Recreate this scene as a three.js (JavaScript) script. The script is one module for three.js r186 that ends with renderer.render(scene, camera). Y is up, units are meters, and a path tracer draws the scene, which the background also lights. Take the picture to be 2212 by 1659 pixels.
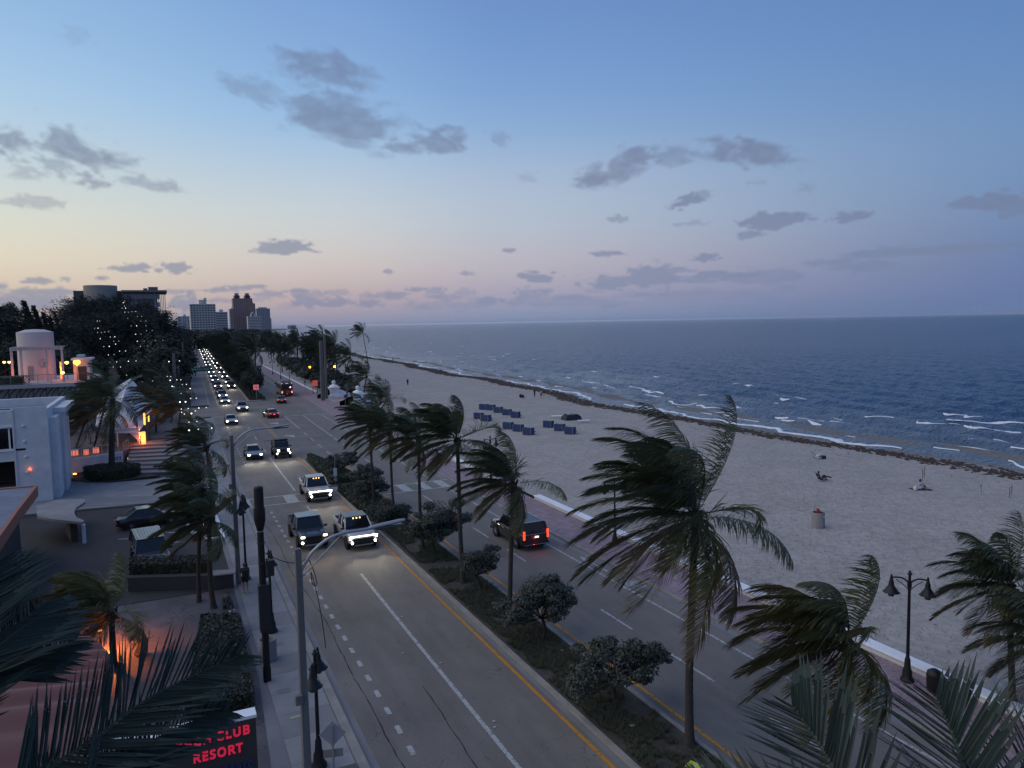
import * as THREE from 'three';
import { mergeGeometries, mergeVertices, toCreasedNormals } from 'three/addons/utils/BufferGeometryUtils.js';
import { RoundedBoxGeometry } from 'three/addons/geometries/RoundedBoxGeometry.js';
import { FontLoader } from 'three/addons/loaders/FontLoader.js';
import { TextGeometry } from 'three/addons/geometries/TextGeometry.js';

const scene = new THREE.Scene();
const V = (x, y, z) => new THREE.Vector3(x, y, z);
const { sin, cos, PI, sqrt, abs, min, max, floor, exp, pow, atan2, tan, hypot, asin } = Math;
const rad = d => d * PI / 180;
const lerp = (a, b, t) => a + (b - a) * t;
const clamp = (x, a = 0, b = 1) => min(b, max(a, x));
const sstep = (a, b, x) => { const t = clamp((x - a) / (b - a)); return t * t * (3 - 2 * t); };
function rng(seed) { let a = seed >>> 0; return () => { a = (a + 0x6D2B79F5) | 0; let t = Math.imul(a ^ (a >>> 15), 1 | a); t = (t + Math.imul(t ^ (t >>> 7), 61 | t)) ^ t; return ((t ^ (t >>> 14)) >>> 0) / 4294967296; }; }

// ---------- camera: a fourth-floor window 15.5 m above the road, looking along and across the beach road ----------
const EYE = V(0, 15.5, 0), FOC = 1598.5;              // focal length in pixels of a 2212 x 1659 picture
const YAW = rad(25.3), PIT = rad(-4.68), ROL = rad(1.09);
const fwd = V(sin(YAW) * cos(PIT), sin(PIT), -cos(YAW) * cos(PIT));
const r0 = V(cos(YAW), 0, sin(YAW)), u0 = r0.clone().cross(fwd);
const camR = r0.clone().multiplyScalar(cos(ROL)).addScaledVector(u0, -sin(ROL));
const camU = u0.clone().multiplyScalar(cos(ROL)).addScaledVector(r0, sin(ROL));
const camera = new THREE.PerspectiveCamera(2 * Math.atan(829.5 / FOC) * 180 / PI, 4 / 3, 0.1, 40000);
camera.position.copy(EYE);
camera.quaternion.setFromRotationMatrix(new THREE.Matrix4().makeBasis(camR, camU, fwd.clone().negate()));
camera.updateMatrixWorld();
const ray = (px, py) => fwd.clone().addScaledVector(camR, (px - 1106) / FOC).addScaledVector(camU, (829.5 - py) / FOC);
const G = (px, py, y = 0) => { const d = ray(px, py); return EYE.clone().addScaledVector(d, (y - EYE.y) / d.y); };   // point on a level plane
const onZ = (px, py, z) => { const d = ray(px, py); return EYE.clone().addScaledVector(d, z / d.z); };                // point on a plane across the road
const onX = (px, py, x) => { const d = ray(px, py); return EYE.clone().addScaledVector(d, x / d.x); };
const depthOf = p => p.clone().sub(EYE).dot(fwd);
const atDepth = (px, py, k) => EYE.clone().addScaledVector(ray(px, py), k);
const above = (p, px, py) => atDepth(px, py, depthOf(p));     // point as far away as p

// ---------- noise ----------
const PERM = (() => { const r = rng(77), a = [...Array(256).keys()]; for (let i = 255; i > 0; i--) { const j = floor(r() * (i + 1)); [a[i], a[j]] = [a[j], a[i]]; } return Uint8Array.from([...a, ...a]); })();
function vn(x, y, p = 0) {                                     // value noise, wraps every p cells when p > 0
  let xi = floor(x), yi = floor(y); const fx = x - xi, fy = y - yi, u = fx * fx * (3 - 2 * fx), v = fy * fy * (3 - 2 * fy);
  const w = p > 0 ? (i => ((i % p) + p) % p) : (i => i);
  const h = (i, j) => PERM[(PERM[w(i) & 255] + w(j)) & 255] / 255;
  return lerp(lerp(h(xi, yi), h(xi + 1, yi), u), lerp(h(xi, yi + 1), h(xi + 1, yi + 1), u), v);
}
function fbm(x, y, o = 4, p = 0) { let s = 0, a = 0.5, n = 0; for (let i = 0; i < o; i++) { s += a * vn(x + i * 17, y + i * 31, p); n += a; x *= 2; y *= 2; p *= 2; a *= 0.5; } return s / n; }

// ---------- sky: dusk gradient, warm in the north-west (left), darker blue over the sea ----------
{
  const W = 4096, Hh = 2048, data = new Float32Array(W * Hh * 4);
  const lin = c => { c /= 255; return c <= 0.04045 ? c / 12.92 : pow((c + 0.055) / 1.055, 2.4); };
  const EL = [0, 2, 4.5, 7.5, 11, 15, 20, 26, 45, 90];
  const T = [   // azimuth from the road's direction, then one colour for each elevation
    [-75, [[255, 196, 138], [262, 212, 152], [268, 232, 180], [264, 240, 206], [244, 240, 226], [216, 228, 236], [176, 204, 228], [144, 180, 218], [106, 146, 202], [86, 122, 182]]],
    [-9.4, [[172, 164, 170], [206, 188, 174], [224, 213, 192], [216, 219, 208], [196, 212, 220], [172, 203, 230], [150, 187, 226], [134, 174, 218], [104, 144, 200], [86, 122, 182]]],
    [12, [[148, 150, 174], [184, 168, 174], [205, 195, 193], [202, 207, 210], [183, 202, 220], [152, 187, 224], [133, 170, 217], [118, 154, 208], [98, 138, 196], [86, 122, 182]]],
    [25, [[132, 147, 178], [164, 161, 182], [185, 181, 192], [181, 191, 206], [168, 187, 212], [138, 171, 213], [118, 154, 206], [107, 142, 198], [90, 130, 190], [86, 122, 182]]],
    [60, [[98, 120, 162], [106, 125, 167], [112, 133, 172], [117, 143, 182], [115, 147, 189], [106, 142, 190], [98, 134, 186], [92, 127, 181], [84, 120, 178], [86, 122, 182]]],
    [120, [[84, 104, 146], [92, 110, 152], [98, 118, 158], [100, 126, 168], [98, 128, 172], [92, 124, 172], [86, 120, 170], [82, 114, 168], [80, 114, 172], [86, 122, 182]]],
    [190, [[124, 130, 158], [138, 140, 162], [144, 150, 170], [140, 158, 182], [130, 156, 190], [118, 148, 192], [106, 138, 190], [98, 132, 186], [88, 124, 182], [86, 122, 182]]],
    [285, [[255, 196, 138], [262, 212, 152], [268, 232, 180], [264, 240, 206], [244, 240, 226], [216, 228, 236], [176, 204, 228], [144, 180, 218], [106, 146, 202], [86, 122, 182]]],
  ].map(([a, c]) => [a, c.map(k => k.map(lin))]);
  const NE = 512, NA = 1440, tab = new Float32Array(NE * NA * 3);
  const herm = (k, n) => { const i = min(n - 2, floor(k)), f = k - i; return [i, f]; };
  for (let a = 0; a < NA; a++) {
    const az = -75 + a / NA * 360; let j = 0; while (j < T.length - 2 && T[j + 1][0] < az) j++;
    const fa = clamp((az - T[j][0]) / (T[j + 1][0] - T[j][0])), sa = lerp(fa, fa * fa * (3 - 2 * fa), 0.35);
    for (let e = 0; e < NE; e++) {
      const el = 90 * pow(e / (NE - 1), 2); let i = 0; while (i < EL.length - 2 && EL[i + 1] < el) i++;
      const f = clamp((el - EL[i]) / (EL[i + 1] - EL[i]));
      for (let c = 0; c < 3; c++) {                            // monotone cubic in elevation
        const q = (jj, ii) => T[jj][1][clamp(ii, 0, EL.length - 1)][c];
        const cub = jj => { const h = EL[i + 1] - EL[i], d0 = i > 0 ? (q(jj, i + 1) - q(jj, i - 1)) / (EL[i + 1] - EL[i - 1]) : 0, d1 = i < EL.length - 2 ? (q(jj, i + 2) - q(jj, i)) / (EL[i + 2] - EL[i]) : 0, f2 = f * f, f3 = f2 * f; return (2 * f3 - 3 * f2 + 1) * q(jj, i) + (f3 - 2 * f2 + f) * h * d0 + (3 * f2 - 2 * f3) * q(jj, i + 1) + (f3 - f2) * h * d1; };
        tab[(e * NA + a) * 3 + c] = max(0.01, lerp(cub(j), cub(j + 1), sa));
      }
    }
  }
  const azOf = new Float32Array(W); for (let i = 0; i < W; i++) { const th = ((i + 0.5) / W - 0.5) * 2 * PI; azOf[i] = atan2(cos(th), -sin(th)) * 180 / PI; }
  const sample = (az, el, out) => {
    const A = ((az + 75 + 720) % 360) / 360 * NA, a0 = floor(A) % NA, a1 = (a0 + 1) % NA, fa = A - floor(A);
    const [e0, fe] = herm(sqrt(max(0, el) / 90) * (NE - 1), NE);
    for (let c = 0; c < 3; c++) out[c] = lerp(lerp(tab[(e0 * NA + a0) * 3 + c], tab[(e0 * NA + a1) * 3 + c], fa), lerp(tab[((e0 + 1) * NA + a0) * 3 + c], tab[((e0 + 1) * NA + a1) * 3 + c], fa), fe);
  };
  const o = [0, 0, 0];
  for (let jy = 0; jy < Hh; jy++) {
    const el = ((jy + 0.5) / Hh - 0.5) * 180;
    for (let i = 0; i < W; i++) { const k = (jy * W + i) * 4; if (el < 0) { o[0] = .13; o[1] = .18; o[2] = .3; } else sample(azOf[i], el, o); data[k] = o[0]; data[k + 1] = o[1]; data[k + 2] = o[2]; data[k + 3] = 1; }
  }
  // clouds: small fair-weather clouds with soft ragged rims (place and size read off the photograph; more of the same all round the sky)
  const clouds = [];
  const cl = (px, py, w, h, s = 0.8, tilt = 0) => { const d = ray(px, py).normalize(); clouds.push([atan2(d.x, -d.z) * 180 / PI, asin(d.y) * 180 / PI, w / FOC * 180 / PI / 2, h / FOC * 180 / PI / 2, s, tilt]); };
  cl(715, 160, 210, 90, .8, -.15); cl(660, 140, 90, 60, .6); cl(545, 196, 130, 60, .5, -.2); cl(755, 265, 270, 110, .8, -.1); cl(690, 250, 120, 80, .7); cl(945, 306, 160, 62, .8, -.05); cl(860, 318, 110, 36, .7, -.1); cl(1075, 300, 60, 34, .45, -.2);
  cl(20, 312, 90, 66, .85); cl(165, 325, 130, 80, .85, -.25); cl(240, 348, 100, 40, .7); cl(125, 360, 70, 46, .6, -.2); cl(55, 375, 80, 30, .45); cl(198, 394, 76, 32, .75); cl(300, 396, 110, 30, .6, -.1); cl(358, 405, 70, 28, .6); cl(75, 438, 90, 24, .4); cl(165, 80, 60, 40, .2);
  cl(1330, 370, 170, 70, .85, .25); cl(1380, 335, 90, 50, .8, .1); cl(1465, 335, 130, 50, .65); cl(1610, 332, 200, 70, .9, -.1); cl(1560, 318, 90, 46, .8); cl(1275, 390, 70, 30, .8); cl(1135, 385, 60, 30, .3); cl(1480, 437, 64, 30, .8, .1); cl(1515, 423, 50, 26, .6, .1);
  cl(1665, 478, 130, 36, .85); cl(1618, 508, 60, 18, .7, .1); cl(1840, 468, 68, 22, .8, .12); cl(1335, 474, 50, 18, .5); cl(1488, 484, 70, 12, .35); cl(1740, 408, 40, 26, .35); cl(1635, 394, 50, 14, .3); cl(2130, 435, 110, 34, .7); cl(2195, 450, 90, 44, .7);
  cl(617, 536, 116, 34, 1.05); cl(285, 580, 84, 16, .95); cl(381, 580, 62, 24, 1.0); cl(216, 601, 24, 10, .8); cl(85, 607, 62, 14, .75); cl(140, 604, 20, 10, .6); cl(1097, 541, 34, 12, .7); cl(1318, 549, 80, 12, .8); cl(1523, 558, 60, 16, .9); cl(835, 587, 28, 10, .7); cl(1008, 591, 34, 10, .6);
  cl(1158, 600, 110, 20, .9, -.03); cl(898, 625, 44, 10, .7); cl(940, 641, 40, 10, .6); cl(830, 640, 70, 14, .5); cl(2035, 541, 330, 22, .85); cl(1960, 541, 160, 18, .7); cl(1850, 576, 150, 26, .75); cl(1780, 568, 90, 12, .6); cl(2000, 582, 130, 24, .5); cl(1310, 613, 120, 32, .75); cl(1410, 600, 110, 50, .8); cl(1440, 588, 90, 20, .7); cl(1545, 595, 170, 20, .8); cl(1650, 600, 140, 30, .6); cl(1515, 606, 90, 12, .7); cl(1140, 635, 70, 30, .55);
  cl(40, 650, 130, 44, .75); cl(110, 648, 90, 40, .8); cl(0, 660, 70, 40, .8); cl(395, 655, 50, 40, .7); cl(385, 630, 60, 10, .6); cl(545, 620, 60, 10, .7); cl(480, 626, 70, 14, .7); cl(640, 630, 60, 10, .8); cl(660, 652, 60, 34, .75); cl(725, 655, 80, 22, .75); cl(795, 656, 70, 18, .7); cl(1000, 660, 200, 26, .4); cl(1250, 650, 260, 30, .4); cl(1500, 640, 260, 30, .35);
  for (let k = 0; k < 30; k++) cl(400 + k * 48 + 20 * sin(k * 7.1), 642 + 12 * sin(k * 2.7) + 10 * cos(k * 1.3), 30 + 44 * abs(sin(k * 5.1)), 8 + 12 * abs(sin(k * 3.3)), .2 + .4 * abs(sin(k * 1.9)));
  { const r = rng(5); for (let k = 0; k < 190; k++) { const az = 64 + r() * 282, el = 1 + pow(r(), 1.7) * 34, w = (1.2 + 3.4 * r()) * (0.5 + el / 24); clouds.push([az, el, w, w * (0.16 + 0.2 * r()), .45 + .4 * r(), (r() - .5) * .3]); } }
  const cool = [0.15, 0.176, 0.285], hz = [0.2, 0.252, 0.39];
  const dens = new Float32Array(W * Hh);
  clouds.forEach(([az, el, w, h, s, tilt], n) => {
    const ox = n * 13.7, oy = n * 7.3;
    const j0 = max(Hh / 2 + 1, floor(((el - h * 2.2) / 180 + .5) * Hh)), j1 = min(Hh - 1, floor(((el + h * 2.2) / 180 + .5) * Hh));
    const ic = ((rad(az) - PI / 2) / (2 * PI) + 0.5) * W, iw = w * 1.9 / 360 * W / max(.3, cos(rad(el)));
    for (let jy = j0; jy <= j1; jy++) for (let ii = floor(ic - iw); ii <= ic + iw; ii++) {
      const e = ((jy + .5) / Hh - .5) * 180, dx = (ii - ic) / W * 360 * cos(rad(el)), x = dx / w, y = (e - el - dx * tilt) / h;
      const flat = y < 0 ? 1.15 : 0.9;                         // flatter undersides
      const wx = x * 1.6 + ox, wy = y * 1.0 * sqrt(h / w) * 1.9 + oy;
      const f = fbm(wx * 1.7 + fbm(wx, wy, 2) * 1.5, wy * 1.7, 5) - .5;
      const q = (el < 9 ? 1.1 : 1.03) - hypot(x * .95, y * flat) + f * 1.7;
      if (q <= 0) continue;
      const i = ((ii % W) + W) % W, a = s * (el < 9 ? 1.25 * sstep(.02, .5, q) : sstep(.02, .8, q)) * (.8 + .4 * fbm(wx * 4, wy * 4, 2));
      dens[jy * W + i] = 1 - (1 - dens[jy * W + i]) * (1 - min(.95, a));
    }
  });
  for (let jy = Hh / 2; jy < Hh; jy++) { const el = ((jy + .5) / Hh - .5) * 180, m = sstep(12, 0, el);
    for (let i = 0; i < W; i++) { const a = dens[jy * W + i]; if (a > 0) { const k = (jy * W + i) * 4; for (let c = 0; c < 3; c++) { const base = lerp(cool[c], hz[c], m), t = min(base, data[k + c]) * .75 + data[k + c] * .25; data[k + c] = lerp(data[k + c], t, a * .92); } } } }
  const tex = new THREE.DataTexture(data, W, Hh, THREE.RGBAFormat, THREE.FloatType);
  tex.mapping = THREE.EquirectangularReflectionMapping; tex.magFilter = THREE.LinearFilter; tex.minFilter = THREE.LinearFilter; tex.needsUpdate = true;
  scene.background = tex; scene.environment = tex;
}
// fill added to brighten the ground, like the north-western afterglow; throws no edge
const duskFill = new THREE.DirectionalLight(new THREE.Color(1, .86, .7), 1.1);
duskFill.position.set(-260, 300, -150); duskFill.target.position.set(20, 0, -60); duskFill.castShadow = true; duskFill.shadow.radius = 150;
Object.assign(duskFill.shadow.camera, { left: -150, right: 150, top: 150, bottom: -150, near: 1, far: 900 }); duskFill.shadow.mapSize.set(2048, 2048);
scene.add(duskFill, duskFill.target);
const renderer = new THREE.WebGLRenderer({ antialias: true });
renderer.toneMapping = THREE.LinearToneMapping;
renderer.toneMappingExposure = 1;
renderer.shadowMap.enabled = true;

// ---------- naming and tagging ----------
const taken = {};
const numbered = n => { const k = taken[n] = (taken[n] ?? -1) + 1; return k ? `${n}_${String(k).padStart(3, '0')}` : n; };
function tag(o, label, category, group) { o.userData.label = label; o.userData.category = category; if (group) o.userData.group = group; return o; }
function thing(name, label, category, p = V(0, 0, 0), turn = 0, group) { const o = new THREE.Group(); o.name = numbered(name); o.position.copy(p); o.rotation.y = turn; scene.add(o); return tag(o, label, category, group); }
function mesh(name, geo, mat, parent, kind) { const m = new THREE.Mesh(geo, mat); m.name = parent ? name : numbered(name); m.castShadow = m.receiveShadow = true; if (kind) m.userData.kind = kind; (parent || scene).add(m); return m; }
const setting = (name, geo, mat) => mesh(name, geo, mat, null, 'structure');
function copyOf(o, label, group) { const c = o.clone(); c.name = numbered(o.name.replace(/_\d{3}$/, '')); c.userData = { ...o.userData }; if (label) c.userData.label = label; if (group) c.userData.group = group; scene.add(c); return c; }

// ---------- geometry ----------
function plain(g) { let h = g.index ? g.toNonIndexed() : g; for (const k of Object.keys(h.attributes)) if (!['position', 'normal', 'uv', 'color'].includes(k)) h.deleteAttribute(k); if (!h.attributes.uv) h.setAttribute('uv', new THREE.BufferAttribute(new Float32Array(h.attributes.position.count * 2), 2)); return h; }
function merge(...gs) { gs = gs.flat().map(plain); const col = gs.some(g => g.attributes.color); if (col) for (const g of gs) if (!g.attributes.color) g.setAttribute('color', new THREE.BufferAttribute(new Float32Array(g.attributes.position.count * 3).fill(1), 3)); return gs.length === 1 ? gs[0] : mergeGeometries(gs); }
const move = (g, x, y, z) => g.translate(x, y, z);
function bx(w, h, d, x = 0, y = 0, z = 0) { const g = new THREE.BoxGeometry(w, h, d), p = g.attributes.position, n = g.attributes.normal, u = g.attributes.uv; for (let i = 0; i < p.count; i++) { const ax = abs(n.getX(i)) > .5, ay = abs(n.getY(i)) > .5; u.setXY(i, (ax ? p.getZ(i) : p.getX(i)) + x, ay ? p.getZ(i) + z : p.getY(i) + y); } return g.translate(x, y, z); }   // centre x, z; centre y
const rb = (w, h, d, x = 0, y = 0, z = 0, r = 0.02, s = 2) => new RoundedBoxGeometry(w, h, d, s, min(r, w / 2.01, h / 2.01, d / 2.01)).translate(x, y, z);
const cyl = (r0, r1, h, x = 0, y = 0, z = 0, n = 12) => new THREE.CylinderGeometry(r1, r0, h, n).translate(x, y + h / 2, z);      // stands on y
function rod(a, b, r, r2 = r, n = 8) { const d = b.clone().sub(a), g = new THREE.CylinderGeometry(r2, r, d.length(), n); g.applyQuaternion(new THREE.Quaternion().setFromUnitVectors(V(0, 1, 0), d.clone().normalize())); return g.translate((a.x + b.x) / 2, (a.y + b.y) / 2, (a.z + b.z) / 2); }
const tube = (pts, r, seg = 24, n = 6, closed = false) => new THREE.TubeGeometry(new THREE.CatmullRomCurve3(pts, closed), seg, r, n, closed);
const lathe = (pts, n = 20) => new THREE.LatheGeometry(pts.map(p => new THREE.Vector2(p[0], p[1])), n);
const ball = (r, x = 0, y = 0, z = 0, n = 10) => new THREE.SphereGeometry(r, n, max(6, n * .7 | 0)).translate(x, y, z);
function raw(pos, idx, uv, col) { const g = new THREE.BufferGeometry(); g.setAttribute('position', new THREE.Float32BufferAttribute(pos, 3)); if (uv) g.setAttribute('uv', new THREE.Float32BufferAttribute(uv, 2)); if (col) g.setAttribute('color', new THREE.Float32BufferAttribute(col, 3)); if (idx) g.setIndex(idx); g.computeVertexNormals(); return g; }
function poly(pts, y0, y1) {                                   // upright prism over a ground outline [[x, z], ...]
  const s = new THREE.Shape(pts.map(p => new THREE.Vector2(p[0], -p[1])));
  const g = new THREE.ExtrudeGeometry(s, { depth: y1 - y0, bevelEnabled: false }); g.rotateX(-PI / 2); return g.translate(0, y0, 0);
}

// the road bends slightly to the right beyond the crossing: c is that bend at distance d = -z
const bend = z => { const d = (-z - 90) / 25; return .0345 * 25 * (d > 30 ? d : Math.log(1 + exp(d))) - .0345 * 25 * Math.log(1 + exp(-90 / 25)); };
const zs = (z0, z1, step = 6) => { const n = max(1, Math.ceil(abs(z1 - z0) / step)), a = []; for (let i = 0; i <= n; i++) a.push(lerp(z0, z1, i / n)); return a; };
function strip(ua, ub, y, z0, z1, step = 6) {                  // flat sheet that follows the road; ua, ub numbers or functions of z
  const f = u => typeof u === 'function' ? u : () => u, A = f(ua), B = f(ub), Z = zs(z0, z1, step), pos = [], uv = [], idx = [];
  Z.forEach((z, i) => { const c = bend(z), a = A(z) + c, b = B(z) + c; pos.push(a, y, z, b, y, z); uv.push(a, z, b, z); if (i) { const k = i * 2; idx.push(k - 2, k - 1, k, k - 1, k + 1, k); } });
  const g = raw(pos, z1 < z0 ? idx : idx.reverse(), uv); return g;
}
function sweep(prof, z0, z1, step = 6) {                       // profile [[u, y], ...] drawn along the road, ends closed
  const Z = zs(z0, z1, step), n = prof.length, pos = [], uv = [], idx = []; let L = 0;
  const cum = prof.map((p, i) => L += i ? hypot(p[0] - prof[i - 1][0], p[1] - prof[i - 1][1]) : 0);
  for (let j = 0; j < n; j++) { const a = prof[j], b = prof[(j + 1) % n], l = hypot(b[0] - a[0], b[1] - a[1]); Z.forEach((z, i) => { const c = bend(z); pos.push(a[0] + c, a[1], z, b[0] + c, b[1], z); uv.push(cum[j], z, cum[j] + l, z); if (i) { const k = pos.length / 3 - 2; idx.push(k - 2, k, k - 1, k - 1, k, k + 1); } }); }
  for (const z of [z0, z1]) { const c = bend(z), k = pos.length / 3; for (const p of prof) { pos.push(p[0] + c, p[1], z); uv.push(p[0], p[1]); } for (let j = 1; j < n - 1; j++) idx.push(k, k + j, k + j + 1); }
  return raw(pos, idx, uv);
}

// ---------- textures and materials (uv in metres, size = metres per tile) ----------
function dtex(n, f, srgb, size) {                              // f(u, v) in 0..1 -> [r, g, b] 0..1 (sRGB values when srgb) or a number
  const d = new Uint8Array(n * n * 4);
  for (let y = 0; y < n; y++) for (let x = 0; x < n; x++) { const c = f(x / n, y / n), k = (y * n + x) * 4, a = Array.isArray(c); for (let i = 0; i < 3; i++) d[k + i] = clamp(a ? c[i] : c) * 255; d[k + 3] = 255; }
  const t = new THREE.DataTexture(d, n, n); t.wrapS = t.wrapT = THREE.RepeatWrapping; t.magFilter = THREE.LinearFilter; t.minFilter = THREE.LinearMipmapLinearFilter; t.generateMipmaps = true; if (srgb) t.colorSpace = THREE.SRGBColorSpace; t.repeat.set(1 / size, 1 / size); t.needsUpdate = true; return t;
}
const L = (r, g, b) => new THREE.Color().setRGB(r, g, b);
const mat = (c, rough = .8, o = {}) => new THREE.MeshStandardMaterial({ color: Array.isArray(c) ? L(...c) : c, roughness: rough, ...o });
const speck = (n, size, lo, hi, grain = .5, cells = 8, seed = 0) => { const r = rng(99 + seed); return dtex(n, (u, v) => { const a = fbm(u * cells + 0, v * cells, 5, cells), g = r(); return lo.map((x, i) => lerp(x, hi[i], clamp(a * (1 - grain) * 1.25 + g * grain))); }, true, size); };
const s8 = (r, g, b) => [r / 255, g / 255, b / 255];
const grit = dtex(512, (u, v) => fbm(u * 64, v * 64, 3, 64), false, 1.2);
const MAT = {};
{
  const rr = rng(3);
  const lumpy = dtex(512, (u, v) => .5 * fbm(u * 10, v * 10, 5, 10) + .5 * fbm(u * 40 + 5, v * 40, 2, 40), false, 6);
  MAT.asphalt = mat([1, 1, 1], .82, { map: dtex(1024, (u, v) => { const big = fbm(u * 4, v * 4, 4, 4), mid = fbm(u * 24, v * 6, 3, 6), g = rr(), crack = abs(fbm(u * 6 + 3, v * 6, 4, 6) - .5) < .0035 ? -.06 : 0, k = .425 + .1 * (big - .5) + .05 * (mid - .5) + .1 * (g - .5) + crack; return [k * 1.07, k * 1.01, k * .95]; }, true, 11), bumpMap: grit, bumpScale: .006, vertexColors: true });
  MAT.newAsphalt = mat([1, 1, 1], .85, { map: speck(512, 7, s8(34, 34, 36), s8(60, 60, 62), .5, 6, 1), bumpMap: grit, bumpScale: .006 });
  MAT.concrete = mat([1, 1, 1], .85, { map: speck(512, 6, s8(108, 108, 110), s8(150, 149, 148), .35, 6, 2), bumpMap: grit, bumpScale: .004 });
  MAT.concrete2 = mat([1, 1, 1], .85, { map: speck(512, 6, s8(98, 98, 101), s8(138, 138, 138), .35, 5, 7), bumpMap: grit, bumpScale: .004 });
  MAT.kerb = mat([1, 1, 1], .85, { map: speck(512, 3, s8(112, 108, 102), s8(160, 155, 148), .35, 8, 3), bumpMap: grit, bumpScale: .004 });
  MAT.white = mat([1, 1, 1], .65, { map: speck(512, 5, s8(216, 218, 222), s8(242, 243, 246), .2, 5, 4) });
  MAT.stucco = mat([1, 1, 1], .85, { map: speck(512, 4, s8(186, 188, 192), s8(216, 218, 222), .25, 6, 5), bumpMap: grit, bumpScale: .004 });
  MAT.line = mat([1, 1, 1], .7, { map: dtex(512, (u, v) => { const w = fbm(u * 30, v * 30, 4, 30), k = w < .36 ? .46 : .66 + .12 * (w - .5); return [k, k, k * .98]; }, true, 3) });
  MAT.yellow = mat([1, 1, 1], .7, { map: dtex(256, (u, v) => { const w = fbm(u * 30, v * 30, 4, 30); return w < .34 ? [.42, .36, .25] : [.74, .5 + .05 * (w - .5), .1]; }, true, 3) });
  // brick pavers of the promenade, laid herringbone-like; single bricks are below what the picture resolves
  MAT.paver = mat([1, 1, 1], .88, { map: dtex(1024, (u, v) => { const X = u * 20, Y = v * 40, row = floor(Y), x = X + (row % 2) * .5, i = floor(x), fx = x - i, fy = Y - row, j = fx < .05 || fy < .09, t = PERM[(PERM[i & 255] + row) & 255] / 255, w = fbm(u * 8, v * 8, 4, 8) * .12; return j ? [.36 + w, .34 + w, .36 + w] : [.47 + .1 * t + w, .40 + .07 * t + w, .42 + .07 * t + w]; }, true, 4), bumpMap: dtex(512, (u, v) => { const X = u * 20, Y = v * 40, row = floor(Y), x = X + (row % 2) * .5, fx = x - floor(x), fy = Y - row; return fx < .05 || fy < .09 ? 0 : .8; }, false, 4), bumpScale: .008 });
  MAT.stamped = mat([1, 1, 1], .6, { map: dtex(1024, (u, v) => { const a = fbm(u * 6, v * 6, 5, 6), c = abs(fbm(u * 7 + 2, v * 7, 4, 7) - .5) < .006, k = .3 + .22 * (a - .5); return c ? [.13, .12, .13] : [k * 1.05, k * .96, k]; }, true, 9), bumpMap: lumpy, bumpScale: .02 });
  MAT.soil = mat([1, 1, 1], .95, { map: speck(512, 3, s8(36, 33, 29), s8(98, 92, 82), .45, 10, 6), bumpMap: grit, bumpScale: .03 });
  const rs = rng(31), dim = []; for (let k = 0; k < 520; k++) dim.push([rs(), rs(), .004 + .01 * rs(), rs() * 6.28]);
  const hs = 512, hf = new Float32Array(hs * hs).fill(.6);
  for (let y = 0; y < hs; y++) for (let x = 0; x < hs; x++) hf[y * hs + x] = .45 + .5 * fbm(x / hs * 22, y / hs * 22, 4, 22);
  for (const [cx, cy, s, a] of dim) for (let dy = -14; dy <= 14; dy++) for (let dx = -14; dx <= 14; dx++) { const ux = (dx * cos(a) + dy * sin(a)) / hs / s / 1.5, uy = (-dx * sin(a) + dy * cos(a)) / hs / s, q = ux * ux + uy * uy; if (q < 2.2) { const i = ((floor(cy * hs) + dy + hs) % hs) * hs + (floor(cx * hs) + dx + hs) % hs; hf[i] += q < 1 ? -.3 * (1 - q) : .06 * (2.2 - q); } }
  const sandBump = dtex(hs, (u, v) => hf[floor(v * hs) * hs + floor(u * hs)], false, 9);
  MAT.sand = mat([1, 1, 1], .95, { map: dtex(1024, (u, v) => { const a = fbm(u * 5, v * 5, 5, 5), m = fbm(u * 40, v * 40, 3, 40), k = .605 + .08 * (a - .5) + .13 * (m - .5) + .06 * (rs() - .5); return [k * 1.05, k * 1.0, k * .945]; }, true, 13), bumpMap: sandBump, bumpScale: .11, vertexColors: true });
  MAT.bark = mat([1, 1, 1], .9, { map: speck(256, 1.2, s8(38, 36, 35), s8(70, 66, 62), .35, 10, 8), bumpMap: grit, bumpScale: .01 });
  MAT.darkBark = mat([.035, .03, .026], .9, { bumpMap: grit, bumpScale: .012 });
}
const leaf = (r, g, b, t = .25) => new THREE.MeshPhysicalMaterial({ color: L(r, g, b), roughness: .5, side: THREE.DoubleSide, transmission: t, thickness: 0, vertexColors: true, specularIntensity: .6 });
const leafS = (r, g, b, rough = .6) => new THREE.MeshStandardMaterial({ color: L(r, g, b), roughness: rough, side: THREE.DoubleSide, vertexColors: true });
const metal = (c, r = .5, m = .6) => mat(c, r, { metalness: m });
const glow = (c, k, base) => new THREE.MeshStandardMaterial({ color: base ? L(...base) : L(...c), roughness: .5, emissive: L(...c), emissiveIntensity: k });
MAT.black = mat([.012, .013, .016], .45, { metalness: .3 });
MAT.darkGlass = mat([.01, .012, .016], .06, { metalness: 0 });
MAT.rubber = mat([.012, .012, .012], .85);
MAT.chrome = metal([.55, .56, .58], .2, 1);
MAT.poleGrey = mat([1, 1, 1], .8, { map: speck(256, 2, s8(82, 83, 84), s8(116, 116, 117), .4, 8, 9) });
MAT.steel = metal([.38, .4, .43], .45, .7);
MAT.headlamp = glow([1, .97, .86], 14); MAT.warmLamp = glow([1, .72, .38], 7); MAT.tail = glow([1, .09, .03], 1.3, [.3, .01, .01]); MAT.tailOff = mat([.18, .01, .012], .25); MAT.amber = glow([1, .42, .04], 7);

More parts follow.
